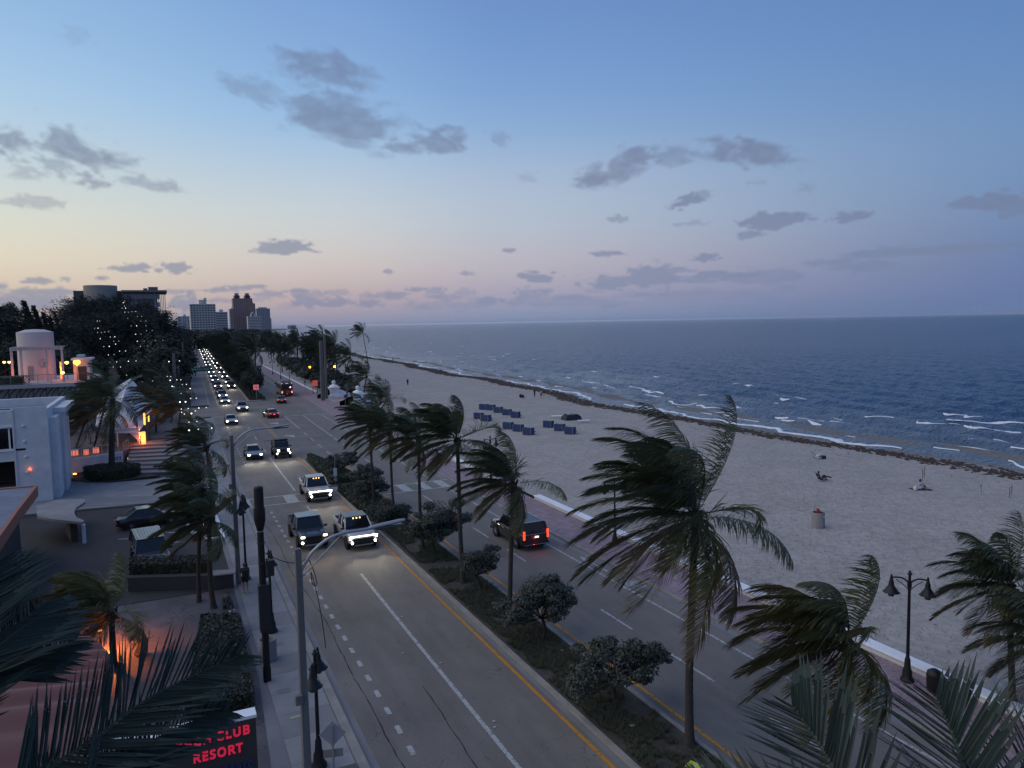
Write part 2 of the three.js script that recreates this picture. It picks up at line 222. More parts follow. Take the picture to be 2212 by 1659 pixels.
// ================= setting =================
const SH = [[-400, 76], [-60, 77], [0, 77.4], [45, 77.8], [90, 79.6], [134, 80.6], [206, 87], [351, 97], [700, 125], [1300, 178], [2500, 340], [4100, 600], [9000, 1500], [14000, 2500]];
function shore(z) { const d = -z; let i = 0; while (i < SH.length - 2 && SH[i + 1][0] < d) i++; const f = clamp((d - SH[i][0]) / (SH[i + 1][0] - SH[i][0])); return lerp(SH[i][1], SH[i + 1][1], f) + (d < 500 ? 1.6 * sin(d * .045) + .8 * sin(d * .13 + 1) : 0); }
const SEA_Y = -.55;
// land under everything, out to the far coast
{
  const pos = [], uv = [], idx = []; const D = [-60, 0, 100, 200, 350, 700, 1300, 2500, 4100, 9000, 12500];
  D.forEach((d, i) => { const x1 = d < 500 ? 45 : shore(-d) - 40; pos.push(-6000, -.06, -d, x1, -.06, -d); uv.push(-6000, -d, x1, -d); if (i) { const k = i * 2; idx.push(k - 2, k - 1, k, k - 1, k + 1, k); } });
  setting('ground', raw(pos, idx, uv), mat([1, 1, 1], .95, { map: speck(512, 20, s8(38, 40, 34), s8(62, 62, 54), .3, 8, 11) }));
}
// beach
function sandY(x, z) { const s = shore(z) - x; return .14 - .62 * sstep(26, -3, s) * 1.15 + .1 * (fbm(x * .08, z * .08, 3) - .5) + .05 * (fbm(x * .5, z * .5, 2) - .5); }
{
  const pos = [], uv = [], idx = [], col = []; const NX = 230, Z = []; let d = -45; while (d < 12000) { Z.push(-d); d += d < 40 ? .8 : .8 * d / 40; }
  Z.forEach((z, i) => {
    const x0 = 29.15 + bend(z) + (z < -900 ? shore(z) - 29.15 - bend(z) - 60 : 0), x1 = shore(z) + 9;
    for (let k = 0; k <= NX; k++) {
      const x = lerp(x0, x1, k / NX); pos.push(x, sandY(x, z), z); uv.push(x, z);
      const s = shore(z) - x + 2 * (fbm(x * .1, z * .1, 3) - .5), wet = sstep(4.5, .5, s), rake = .02 * sin(x * 2.2 + 3 * fbm(x * .05, z * .03, 2)) * sstep(0, 1, fbm(z * .02 + 9, x * .02, 2) * 2 - .6), drift = 1 - .1 * sstep(.5, .7, fbm(x * .05 + 7, z * .02, 4)) * sstep(30, 8, s);
      let tr = 0; for (const [x0, am, fr] of [[36.5, 1.6, .03], [38.3, 1.6, .03], [47, 2.4, .021], [48.8, 2.4, .021], [63, 1.2, .05], [64.7, 1.2, .05]]) tr += exp(-pow((x - x0 - am * sin(z * fr + x0 * .1)) / .26, 2)); const b = (1 - .5 * wet + rake - .075 * tr * (.4 + fbm(z * .3, x, 2))) * drift; col.push(b * (1 - .02 * wet), b, b * (1 + .03 * wet));   // wet sand by the water and weed litter are darker matter
      if (i && k) { const a = i * (NX + 1) + k; idx.push(a - NX - 2, a - NX - 1, a - 1, a - NX - 1, a, a - 1); }
    }
  });
  setting('beach', raw(pos, idx, uv, col), MAT.sand);
}
// sea: one sheet out to the horizon; swell and chop are real up to a few hundred metres
const swell = (x, z) => { const s = x - shore(z); return s; };
function seaY(x, z) {
  const R = hypot(x, z), s = swell(x, z), near = exp(-R / 420), sh = sstep(-1, 9, s);
  const wob = 5 * (fbm(z * .035 + 3, s * .02, 3) - .5) + 3 * (fbm(z * .12, s * .05 + 9, 2) - .5);
  const lam = 9.5 + s * .03, ph = (s + wob) * 2 * PI / lam, amp = .62 * (.4 + 1.2 * fbm(z * .05 + floor(ph / (2 * PI)) * 3.7, floor(ph / (2 * PI)) * 1.3, 3)) * sh * (s < 40 ? 1 : .65);
  const c = .5 + .5 * sin(ph); let h = amp * (pow(c, 2.6) - .32);
  const ch = (a, l, A) => A * sin((x * cos(a) + z * sin(a)) * 2 * PI / l + 4 * fbm(x * .06 / l * 8, z * .06 / l * 8, 2));
  h += (ch(.2, 5.1, .09) + ch(-.35, 3.4, .06) + ch(.6, 7.7, .09) + ch(-.1, 2.3, .035)) * sstep(0, 14, s) * 2.0;
  return SEA_Y + h * near + .05 * sh;
}
const foamAt = [];
{
  const NA = 620, pos = [], uv = [], idx = []; const Rs = []; let R = 44; while (R < 12500) { Rs.push(R); R *= R < 420 ? 1.0085 : 1.02; } Rs.push(12500, 38000);
  Rs.forEach((R, i) => { for (let k = 0; k <= NA; k++) { const a = rad(lerp(2, 112, k / NA)), x = R * sin(a), z = -R * cos(a); pos.push(x, R > 2500 ? SEA_Y : seaY(x, z), z); uv.push(x, z); if (i && k) { const q = i * (NA + 1) + k; idx.push(q - NA - 2, q - NA - 1, q - 1, q - NA - 1, q, q - 1); } } });
  const sb = dtex(1024, (u, v) => .5 * fbm(u * 12, v * 26, 3, 12) + .3 * (1 - 2 * abs(fbm(u * 30 + 7, v * 60, 3, 30) - .5)) + .2 * fbm(u * 90, v * 150, 2, 90), false, 46);
  const tint = dtex(512, (u, v) => { const a = fbm(u * 5, v * 12, 5, 5); return [.15 + .05 * a, .255 + .06 * a, .37 + .08 * a]; }, true, 160);
  const g = raw(pos, idx, uv); const c = [], P = g.attributes.position;
  for (let i = 0; i < P.count; i++) { const x = P.getX(i), z = P.getZ(i), s = x - shore(z); const silt = x < 700 && z > -900 ? clamp(sstep(48, 2, s) * .8 + sstep(.52, .66, fbm(s * .03 + 5, z * .018, 4)) * sstep(70, 10, s)) : 0; c.push(lerp(1, 5.6, silt), lerp(1, 2.7, silt), lerp(1, 1.55, silt)); }   // churned sand and weed colour the shallows
  g.setAttribute('color', new THREE.Float32BufferAttribute(c, 3));
  setting('sea', g, new THREE.MeshPhysicalMaterial({ color: 0xffffff, map: tint, vertexColors: true, roughness: .24, ior: 1.33, specularIntensity: .75, bumpMap: sb, bumpScale: 1.1 }));
}
// foam: ragged ribbons on breaking crests and along the swash, joined as one uncountable mass
{
  const r = rng(12), parts = [];
  const ribbon = (pts, w, seed) => {
    w *= 1.1; const pos = [], idx = [], q = rng(seed), n = pts.length; let k = 0;
    pts.forEach(([x, z], i) => { const t = i / (n - 1), ww = w * pow(sin(PI * clamp(t, .02, .98)), .6) * (.35 + 1.3 * fbm(i * .31 + seed, seed * .7, 3)), hh = .05 + .16 * min(1, w) * fbm(i * .7, seed, 2); const o = (fbm(i * .23 + seed * 3, 1, 3) - .5) * w * 1.6;
      const y = e => seaY(x + o + e, z) + .02; pos.push(x + o - ww * .6, y(-ww * .6), z, x + o - ww * .2, y(-ww * .2) + hh, z, x + o + ww * .15, y(ww * .15) + hh * .8, z, x + o + ww * .5, y(ww * .5), z);
      if (i) for (let e = 0; e < 3; e++) { const a = i * 4 + e; idx.push(a - 4, a - 3, a, a - 3, a + 1, a); } });
    parts.push(raw(pos, idx));
  };
  const along = (a, b, w, seed) => { const A = G(a[0], a[1], -.4), B = G(b[0], b[1], -.4), n = max(6, floor(A.distanceTo(B) / .35)), pts = []; for (let i = 0; i <= n; i++) { const t = i / n, p = A.clone().lerp(B, t); pts.push([p.x + .9 * sin(t * 5 + seed), p.z]); } ribbon(pts, w, seed); };
  [[2030, 893, 2085, 899, .9], [2085, 899, 2150, 905, 1.1], [1980, 910, 2100, 926, 1.5], [2090, 924, 2205, 938, 1.3], [1585, 830, 1628, 832, 1.5], [1575, 841, 1622, 846, .9], [1680, 862, 1708, 865, 1.3], [1590, 876, 1660, 884, 1.0], [1875, 900, 1925, 904, .8], [2075, 943, 2100, 947, .7], [2150, 951, 2200, 957, .7], [1360, 835, 1440, 850, .9], [1300, 830, 1345, 838, .5], [1255, 818, 1290, 826, .5], [2050, 905, 2205, 918, .7], [1800, 912, 1850, 918, .4], [1730, 905, 1790, 912, .4], [1545, 890, 1600, 893, .5], [1500, 876, 1560, 883, .6], [1440, 868, 1500, 874, .6]].forEach((a, i) => along([a[0], a[1]], [a[2], a[3]], a[4], i + 2));
  for (let k = 0; k < 80; k++) {                              // small broken crests farther out and up the coast
    const z = -40 - pow(r(), 1.4) * 700, s = 5 + pow(r(), 1.8) * (26 + abs(z) * .12), len = (.8 + 2.6 * r()) * (1 + abs(z) / 300), n = max(5, floor(len / .5)), pts = []; let x = shore(z) + s;
    for (let i = 0; i <= n; i++) pts.push([x + .6 * sin(i * .2 + k), z + (i - n / 2) * .5 * len / (n * .5)]); ribbon(pts, (.2 + .45 * r()) * (1 + abs(z) / 500), 100 + k);
  }
  for (let z = 10; z > -420; z -= 14) { if (r() < .25) continue; const n = 40, pts = []; for (let i = 0; i <= n; i++) { const zz = z - i * .42; pts.push([shore(zz) + 1.2 + .8 * sin(zz * .21) + .5 * sin(zz * .6), zz]); } ribbon(pts, .55 + .5 * r(), 400 - z); }
  const m = mesh('sea_foam', merge(parts), mat([.72, .75, .78], .8), null, 'stuff');
  tag(m, 'white foam of small breaking waves along the sandy shore', 'foam');
}
// wrack line of brown seaweed
{
  const r = rng(8), one = raw([-.5, 0, -.3, .5, 0, -.35, .6, 0, .3, -.45, 0, .35, .05, .32, 0], [0, 4, 1, 1, 4, 2, 2, 4, 3, 3, 4, 0]), N = 15000;
  const im = new THREE.InstancedMesh(one, mat([.05, .034, .024], .95), N), M = new THREE.Matrix4(), q = new THREE.Quaternion(), e = new THREE.Euler();
  for (let i = 0; i < N; i++) {
    const z = 25 - pow(r(), 1.7) * 640, main = r() < .86, wd = 1.5 + 1.5 * fbm(z * .05, 4, 3), cx = shore(z) - 3.4 + 2 * (fbm(z * .04 + 20, 2, 3) - .5); const x = main ? cx + (r() + r() - 1) * wd * 1.15 : cx - 1 - pow(r(), 1.5) * 9 * (fbm(z * .03, 30, 2) + .2);
    const s = (main ? .22 + .4 * r() : .06 + .16 * r()) * (1 + abs(z) / 260); e.set((r() - .5) * .4, r() * 6.28, (r() - .5) * .4); q.setFromEuler(e);
    M.compose(V(x, sandY(x, z) - .02, z), q, V(s, s * .8, s)); im.setMatrixAt(i, M); im.setColorAt(i, L(.6 + .9 * r(), .6 + .7 * r(), .6 + .6 * r()));
  }
  im.name = numbered('seaweed'); im.userData.kind = 'stuff'; tag(im, 'brown seaweed line washed up along the beach', 'seaweed'); scene.add(im);
}
// road with its markings
function roadSheet() {                                        // wheel tracks polished darker, oil drips down the lane centres, patched repairs
  const Z = zs(25, -640, 3), U = []; for (let u = 5.6; u <= 25.21; u += .35) U.push(u); const pos = [], uv = [], idx = [], col = [], lanes = [8.98, 12.0, 19.15, 22.2];
  Z.forEach((z, i) => U.forEach((u, k) => { const x = u + bend(z); pos.push(x, 0, z); uv.push(x, z); let f = 1 + .16 * (fbm(u * .5 + 3, z * .05, 4) - .5) + .08 * (fbm(u * 1.2, z * .3 + 8, 3) - .5); for (const c of lanes) { const d = abs(u - c); f -= .07 * exp(-pow((d - .85) / .32, 2)) * (.6 + .8 * fbm(z * .04, c, 2)); f -= .09 * exp(-pow(d / .3, 2)) * fbm(z * .08 + c, 5, 3); } if (fbm(floor((z + 500) / 9) * 3.1, floor(u / 3.2) * 7.7, 1) > .83) f *= .88; col.push(f, f, f); if (i && k) { const n = U.length, a = i * n + k; idx.push(a - n - 1, a - n, a - 1, a - n, a, a - 1); } }));
  return raw(pos, idx, uv, col);
}
const road = setting('road', merge(roadSheet(), poly([[-60, -141], [8.2, -141], [8.2, -159], [-60, -159]], -.05, -.003)), MAT.asphalt);
{
  const ln = (name, geo, m) => mesh(name, geo, m, road);
  const W = .15;
  ln('edge_line', strip(7.38, 7.53, .006, 10, 10.1), MAT.line);
  for (let z = -17; z > -64; z -= 1.56) ln('bike_lane_dash', strip(7.36, 7.56, .006, z, z - .62), MAT.line);
  for (let z = -88; z > -138; z -= 2.1) ln('bike_lane_dash', strip(7.36, 7.56, .006, z, z - .7), MAT.line);
  ln('lane_line', strip(10.42, 10.6, .006, 12, -45.2), MAT.line); ln('lane_line', strip(8.5, 8.66, .006, -56, -61), MAT.line); ln('lane_line', strip(10.42, 10.6, .006, -61.5, -65), MAT.line);
  ln('lane_line', strip(10.42, 10.6, .006, -71.8, -92), MAT.line);
  for (let z = -96; z > -138; z -= 12) ln('lane_dash', strip(10.42, 10.57, .006, z, z - 3), MAT.line);
  ln('lane_line', strip(10.4, 10.56, .006, -160, -205), MAT.line); for (let z = -212; z > -500; z -= 12) ln('lane_dash', strip(10.4, 10.56, .006, z, z - 3), MAT.line);
  ln('edge_line', strip(7.3, 7.5, .006, -160, -560), MAT.line); ln('edge_line', strip(13.5, 13.66, .006, -164, -560), MAT.line);
  ln('median_line', strip(13.38, 13.54, .006, 12, -66), MAT.yellow); ln('median_line', strip(13.38, 13.54, .006, -71.5, -84), MAT.yellow);
  ln('median_line', strip(z => lerp(13.4, 12.75, (z + 84) / -50), z => lerp(13.52, 12.87, (z + 84) / -50), .006, -84, -134), MAT.yellow); ln('median_line', strip(z => lerp(13.65, 13.0, (z + 86) / -48), z => lerp(13.77, 13.12, (z + 86) / -48), .006, -86, -134), MAT.yellow);
  ln('median_line', strip(17.52, 17.68, .006, 12, -66), MAT.yellow); ln('median_line', strip(17.5, 17.64, .006, -71.5, -86), MAT.yellow);
  for (let z = -18; z > -64; z -= 6.1) ln('lane_dash', strip(20.62, 20.76, .006, z, z - 3), MAT.line);
  for (let z = -82; z > -103; z -= 6.4) ln('lane_dash', strip(20.3, 20.45, .006, z, z - 2.7), MAT.line);
  ln('lane_line', strip(20.35, 20.5, .006, -105, -133), MAT.line); ln('lane_line', strip(17.35, 17.5, .006, -116, -134), MAT.line); for (let z = -90; z > -114; z -= 6.2) ln('lane_dash', strip(17.35, 17.5, .006, z, z - 3), MAT.line);
  ln('bike_lane_line', strip(23.62, 23.77, .006, 12, -64.8), MAT.line); ln('bike_lane_line', strip(23.5, 23.64, .006, -70.5, -133), MAT.line); ln('bike_lane_line', strip(23.3, 23.45, .006, -166, -330), MAT.line);
  for (let z = -170; z > -330; z -= 12) ln('lane_dash', strip(20.4, 20.55, .006, z, z - 3), MAT.line);
  ln('stop_line', strip(17.2, 24.9, .006, -133.6, -134), MAT.line); ln('stop_line', strip(7.4, 13.2, .006, -159.8, -160.3), MAT.line); ln('crosswalk_line', strip(5.9, 12, .006, -139, -139.4), MAT.line); 
  // zebra crossings beside the median cut
  const cross = (u0, u1, bars, z0, z1) => { ln('crosswalk_line', strip(u0, u1, .006, z0, z0 - .22), MAT.line); ln('crosswalk_line', strip(u0, u1, .006, z1, z1 + .22), MAT.line); for (const [a, b] of bars) ln('crosswalk_bar', strip(a, b, .007, z0 - .22, z1 + .22), MAT.line); };
  cross(5.95, 13.9, [[5.95, 6.2], [9.15, 10.2], [11.6, 12.6]], -66.8, -70.3); cross(17.2, 25.0, [[19.6, 20.5], [21.6, 22.4], [23.4, 24.3]], -65.9, -69.3);
  // left-turn arrows, bicycle symbol and its arrow
  const flat = (pts, y, name) => { const s = new THREE.Shape(pts.map(p => new THREE.Vector2(p[0], -p[1]))), g = new THREE.ShapeGeometry(s); g.rotateX(-PI / 2); g.translate(0, y, 0); return ln(name, g, MAT.line); };
  for (const z of [-108.5, -124.5]) flat([[16.55, z + 1.2], [16.75, z + 1.2], [16.75, z - .9], [15.9, z - .9], [15.9, z - .6], [15.1, z - 1.1], [15.9, z - 1.6], [15.9, z - 1.3], [16.75, z - 1.3], [16.75, z - 1.3], [16.55, z - .9]].slice(0, 9), .007, 'turn_arrow');
  flat([[24.33, -38.2], [24.47, -38.2], [24.47, -40.2], [24.8, -40.2], [24.4, -41.6], [24.0, -40.2], [24.33, -40.2]], .007, 'bike_lane_arrow');
  const ring = (x, z) => { const g = new THREE.RingGeometry(.27, .36, 20); g.rotateX(-PI / 2); return g.scale(1, 1, 1.5).translate(x, .007, z); };
  const ba = (x0, z0, x1, z1, w = .09) => { const dx = x1 - x0, dz = z1 - z0, l = hypot(dx, dz), nx = -dz / l * w / 2, nz = dx / l * w / 2; return raw([x0 + nx, .007, z0 + nz, x1 + nx, .007, z1 + nz, x1 - nx, .007, z1 - nz, x0 - nx, .007, z0 - nz], [0, 1, 2, 0, 2, 3]); };
  ln('bicycle_symbol', merge(ring(24.0, -35.4), ring(24.78, -35.4), ba(24.0, -35.4, 24.3, -36.2), ba(24.3, -36.2, 24.62, -36.2), ba(24.62, -36.2, 24.38, -35.4), ba(24.38, -35.4, 24.0, -35.4), ba(24.78, -35.4, 24.6, -36.5), ba(24.3, -36.2, 24.38, -35.4), ba(24.5, -36.55, 24.72, -36.55), ba(24.2, -36.4, 24.36, -36.4)), MAT.line);
  // raised reflectors beside the lane line, manhole lids, tyre and crack marks
  const stud = rb(.12, .03, .1, 0, .02, 0, .01, 1); for (let z = -18; z > -64; z -= 6.1) { const m = ln('road_stud', stud, MAT.line); m.position.set(10.75 + .12 * sin(z), 0, z - 1); }
  for (const [x, z] of [[13, -52.6], [11.4, -48.6], [10.6, -47.6], [11, -25.5], [9.6, -33], [8.7, -83], [10.1, -82], [12.2, -82.6], [12.9, -83.1]]) { const m = ln('road_stud', stud, MAT.line); m.position.set(x, 0, z); }
  const lid = cyl(.36, .36, .012, 0, 0, 0, 24); for (const [x, z] of [[9.1, -58.6], [12.6, -106], [22.2, -136]]) { const m = ln('manhole_cover', lid, mat([.03, .03, .03], .6, { metalness: .5 })); m.position.set(x, 0, z); }
  const cr = []; for (let k = 0; k < 2; k++) { let x = k ? 8.9 : 7.1; const q = rng(40 + k), P = []; for (let z = -18; z > (k ? -30 : -62); z -= .5) { x += (q() - .5) * .09 + (k ? .02 : -.003); P.push([x, z]); } for (let i = 1; i < P.length; i++) cr.push(ba(P[i - 1][0], P[i - 1][1], P[i][0], P[i][1], .02 + .03 * q())); }
  ln('crack', merge(cr).translate(0, -.003, 0), mat([.012, .012, .012], .9));
}
// kerbs, gutters, pavements
const kerbMat = MAT.kerb;
const gutterL = setting('gutter', merge(strip(5.8, 6.15, .004, 12, -138), strip(5.8, 6.1, .004, -162, -600), strip(13.72, 14.02, .004, 12, -69), strip(17.0, 17.3, .004, 12, -69), strip(13.72, 14.02, .004, -71.2, -86), strip(24.6, 25.1, .004, 20, -330)), MAT.concrete2);
const kp = (a, b, h = .14) => [[a, 0], [a, h - .02], [a + .02, h], [b - .02, h], [b, h - .02], [b, 0]];
setting('kerb', merge(sweep(kp(5.45, 5.82), 12, -66), sweep(kp(5.45, 5.82), -89, -138.5), sweep(kp(5.45, 5.82), -162, -600, 12), sweep(kp(25.08, 25.3), 20, -600, 8)), kerbMat);
{ // concrete pavement on the building side, slab by slab
  const walk = setting('pavement', merge(strip(2.5, 5.5, .09, 12, -138), strip(2.4, 5.5, .09, -162, -600, 12)), MAT.concrete2);
  for (let z = 0, i = 0; z > -136; z -= 1.85, i++) { if (z < -73 && z > -89) continue; const c = bend(z - .9), m = mesh('slab', bx(2.06, .05, 1.835), i % 3 ? MAT.concrete : MAT.concrete2, walk); m.position.set(4.38 + c, .113 + .002 * sin(i * 5), z - .92); }
  const grate = merge(bx(.9, .02, .62, 0, .01, 0), ...[...Array(9)].map((_, i) => bx(.03, .03, .56, -.36 + i * .09, .02, 0))); const gm = mesh('grate', grate, metal([.12, .12, .11], .6), walk); gm.position.set(5.0, .135, -24.7);
  for (const [x, z] of [[3.95, -31.6], [4.4, -36.6], [4.1, -34.3]]) { const m = mesh('cover_plate', bx(.55, .01, .42), MAT.concrete2, walk); m.position.set(x, .144, z); }
  const tw = mesh('cover_plate', bx(.7, .02, .16), mat([.35, .33, .22], .8), walk); tw.position.set(4.2, .145, -29.2); tw.rotation.y = .12;
  const mh = mesh('manhole_cover', cyl(.33, .33, .014, 0, 0, 0, 24), mat([.05, .045, .04], .55, { metalness: .5 }), walk); mh.position.set(4.75, .14, -45.2);
}
setting('promenade', merge(strip(25.3, 28.7, .13, 20, -133, 6), strip(25.3, 29.2, .13, -133, -600, 10), poly([[26.6, -128], [33.5, -128], [36, -143], [36, -160], [27.4, -160]], .1, .134)), MAT.paver);
// median islands
function island(pts, z0, label) { const inner = pts.map((p, i) => { const a = pts[(i + pts.length - 1) % pts.length], b = pts[(i + 1) % pts.length]; const t = V(b[0] - a[0], 0, b[1] - a[1]).normalize(); return [p[0] - t.z * .2, p[1] + t.x * .2]; });
  const s = new THREE.Shape(pts.map(p => new THREE.Vector2(p[0], -p[1]))); s.holes.push(new THREE.Path(inner.map(p => new THREE.Vector2(p[0], -p[1])))); const g = new THREE.ExtrudeGeometry(s, { depth: .15, bevelEnabled: false }); g.rotateX(-PI / 2);
  const k = setting('median_kerb', g, kerbMat); mesh('planting_bed', poly(inner, .02, .13), MAT.soil, k); return k; }
const endArc = (x0, x1, z, dir, n = 8) => [...Array(n + 1)].map((_, i) => { const a = PI * i / n; return [(x0 + x1) / 2 - (x1 - x0) / 2 * cos(a), z + dir * (x1 - x0) / 2 * .8 * sin(a)]; });
island([[14.0, 12], ...[...Array(17)].map((_, i) => [14.0, 8 - i * 4.7]), ...endArc(14.0, 17.1, -68.2, -1), ...[...Array(17)].map((_, i) => [17.1, -67.2 + i * 4.7]), [17.1, 12]]);
island([[14.0, -71.6], [14.05, -80], [14.2, -86], ...endArc(14.3, 15.4, -88, -1), [15.9, -84], [16.8, -76], [17.05, -71.6]]);
setting('median_path', poly([[14.0, -69.6], [17.05, -69.6], [17.05, -71.5], [14.0, -71.5]], 0, .02), MAT.concrete);
{ const k = setting('median_kerb', merge(sweep(kp(13.7, 13.9, .15), -166, -600, 12), sweep(kp(17.4, 17.6, .15), -166, -600, 12), poly(endArc(15.4, 19.2, -166, 1).reverse(), 0, .15)), kerbMat); mesh('planting_bed', strip(13.85, 17.45, .12, -166, -600, 12), MAT.soil, k); }
// white sea wall with its cap
{
  const w = thing('beach_wall', 'long low white wall between the promenade and the sand', 'wall');
  mesh('wall', merge(sweep([[28.72, 0], [28.72, .36], [29.2, .36], [29.2, 0]], 20, -57, 6), sweep([[28.72, 0], [28.72, .36], [29.2, .36], [29.2, 0]], -64, -127, 6), sweep([[29.2, 0], [29.2, .36], [29.6, .36], [29.6, 0]], -176, -330, 6)), MAT.stucco, w);
  mesh('cap', merge(sweep([[28.66, .36], [28.64, .39], [28.66, .46], [29.28, .47], [29.3, .39], [29.28, .36]], 20, -57, 6), sweep([[28.66, .36], [28.66, .46], [29.28, .47], [29.28, .36]], -64, -127, 6), sweep([[29.14, .36], [29.14, .46], [29.66, .47], [29.66, .36]], -176, -330, 6)), MAT.white, w);
}
// hotel forecourts on the left
setting('car_park', poly([[-40, -72.2], [3.2, -72.2], [3.2, -56], [3.2, -46.2], [-40, -46.2]], -.02, .1), MAT.newAsphalt);
{ const d = setting('driveway', poly([[-30, -89], [-9.3, -88], [-5.5, -84.8], [-1, -84.6], [3.3, -88.8], [5.7, -90], [5.75, -66.2], [3.2, -72.4], [-30, -75.6]], -.02, .108), MAT.concrete);
  mesh('footway', poly([[-8, -78.6], [-1, -75.6], [3.2, -74], [3.2, -72.2], [-1, -72.4], [-9, -75]], .1, .14), MAT.concrete2, d); }
{ const cp = road.parent && scene.children.find(o => o.name === 'car_park'); for (const [a, b] of [[[-3.2, -63.8], [1.2, -60.3]], [[-3.6, -61.2], [-2.0, -60.7]], [[-.6, -58.5], [.9, -58]], [[.5, -67.2], [2.2, -66.6]], [[.7, -62.2], [1.6, -61.4]]]) { const dx = b[0] - a[0], dz = b[1] - a[1], l = hypot(dx, dz), nx = -dz / l * .06, nz = dx / l * .06; mesh('bay_line', raw([a[0] + nx, .106, a[1] + nz, b[0] + nx, .106, b[1] + nz, b[0] - nx, .106, b[1] - nz, a[0] - nx, .106, a[1] - nz], [0, 1, 2, 0, 2, 3]), MAT.line, cp); } }
setting('entrance_court', poly([[-30, -46.1], [3.15, -46.1], [3.15, -33.5], [2.6, -24], [1.6, -14], [-30, -14]], -.02, .104), MAT.stamped);

// ================= plants =================
const WIND = V(-1, .06, -.12).normalize();                     // steady breeze off the sea
const G_ = (b, ...v) => b.push(...v);
// one pinnate palm leaf: tapered midrib with narrow leaflets on both sides that stream with the wind
function frondGeo(o) {
  const { base, dir, len, n = 46, leafLen = .75, leafW = .035, seed = 1, grav = 1.1, wind = 1, droop = .8, stiff = 0, segs = 2, rise = 0, hue = 1, gap = .1, vee = .15 } = o, r = rng(seed * 7919 + 13);
  const pos = [], col = [], N = 14, P = [], D = [], S = [];
  let p = base.clone(), d = dir.clone().normalize(), up = V(0, 1, 0); let side = d.clone().cross(up); if (side.lengthSq() < .02) side = V(0, 0, 1); side.normalize();
  if (o.path) { const cv = new THREE.CatmullRomCurve3(o.path); for (let i = 0; i <= N; i++) { const u = i / N; P.push(cv.getPoint(u)); const tg = cv.getTangent(u); D.push(tg); S.push(tg.clone().cross(o.face).normalize()); } }
  else for (let i = 0; i <= N; i++) {
    const t = i / N; P.push(p.clone()); D.push(d.clone()); S.push(side.clone()); p = p.clone().addScaledVector(d, len / N);
    d = d.clone().add(V(0, -grav * (.25 + t * 1.4) / N, 0)).addScaledVector(WIND, wind * (.3 + t * 1.5) / N).normalize();
    side.addScaledVector(d, -side.dot(d)).normalize();
  }
  const tri = (a, b, c, k) => { pos.push(a.x, a.y, a.z, b.x, b.y, b.z, c.x, c.y, c.z); for (let i = 0; i < 3; i++) col.push(k[0], k[1], k[2]); };
  const rib = [1.5 * hue, 1.35, .9];
  const rw = o.ribW ?? .03;
  for (let i = 0; i < N; i++) { const w0 = rw * (1 - i / N * .85), w1 = rw * (1 - (i + 1) / N * .85), n0 = D[i].clone().cross(S[i]).multiplyScalar(-w0 * .8), A = P[i].clone().addScaledVector(S[i], -w0), B = P[i].clone().addScaledVector(S[i], w0), A1 = P[i + 1].clone().addScaledVector(S[i + 1], -w1), B1 = P[i + 1].clone().addScaledVector(S[i + 1], w1), T = P[i].clone().sub(n0), T1 = P[i + 1].clone().sub(n0); tri(A, A1, T, rib); tri(T, A1, T1, rib); tri(T, T1, B, rib); tri(B, T1, B1, rib); tri(A, B, A1, rib); tri(B, B1, A1, rib); }
  const at = t => { const f = t * N, i = min(N - 1, floor(f)), q = f - i; return [P[i].clone().lerp(P[i + 1], q), D[i].clone().lerp(D[i + 1], q).normalize(), S[i].clone().lerp(S[i + 1], q).normalize()]; };
  for (const sgn of [-1, 1]) for (let k = 0; k < n; k++) {
    const t = gap + (1 - gap) * (k + r() * .6) / n; if (r() < (o.torn ?? .03)) continue;
    const [q, dd, ss] = at(min(.999, t)), nn = ss.clone().cross(dd).normalize(); if (nn.y < 0 && !stiff) nn.negate();
    const l = leafLen * (.35 + .65 * pow(sin(PI * clamp(.12 + t * .8)), .7)) * (1 - .45 * pow(t, 5)) * (.85 + .3 * r()), w = leafW * (.8 + .4 * r());
    const a = lerp(.55, 1.05, t) + (r() - .5) * .16;           // lean towards the tip
    let ld = ss.clone().multiplyScalar(sgn * cos(a)).addScaledVector(dd, sin(a)).addScaledVector(nn, vee + (r() - .5) * .18);
    ld.addScaledVector(WIND, wind * .5 * (.6 + .8 * r())).add(V(0, -droop * .2 * (.5 + r()), 0)).normalize();
    const f = (.75 + .5 * r()) * hue, c = [f, f * (.96 + .08 * r()), f * .95]; let wv = dd.clone().addScaledVector(nn, .4 * sgn).addScaledVector(ld, -dd.dot(ld)).normalize();
    if (segs === 1) { const e = q.clone().addScaledVector(ld, l).add(V(0, -droop * .12 * l, 0)); tri(q.clone().addScaledVector(wv, -w), q.clone().addScaledVector(wv, w), e, c); continue; }
    let a0 = q.clone().addScaledVector(wv, -w * .6), b0 = q.clone().addScaledVector(wv, w * .6), cur = q.clone(), dv = ld.clone();
    for (let s = 0; s < segs; s++) {
      cur = cur.clone().addScaledVector(dv, l / segs); dv = dv.clone().add(V(0, -droop * .75 * (1 - stiff) / segs * (.4 + r() * .9), 0)).addScaledVector(WIND, wind * .5 / segs).normalize();
      if (s === segs - 1) { tri(a0, b0, cur, c); break; }
      const ww = w * (1 - .25 * (s + 1) / segs), a1 = cur.clone().addScaledVector(wv, -ww), b1 = cur.clone().addScaledVector(wv, ww);
      if (stiff) { const m0 = a0.clone().add(b0).multiplyScalar(.5).addScaledVector(nn, -w * .7), m1 = cur.clone().addScaledVector(nn, -ww * .7); tri(a0, m0, a1, c); tri(a1, m0, m1, c); tri(m0, b0, m1, c); tri(m1, b0, b1, c); }
      else { tri(a0, b0, a1, c); tri(a1, b0, b1, c); } a0 = a1; b0 = b1;
    }
  }
  return raw(pos, null, null, col);
}
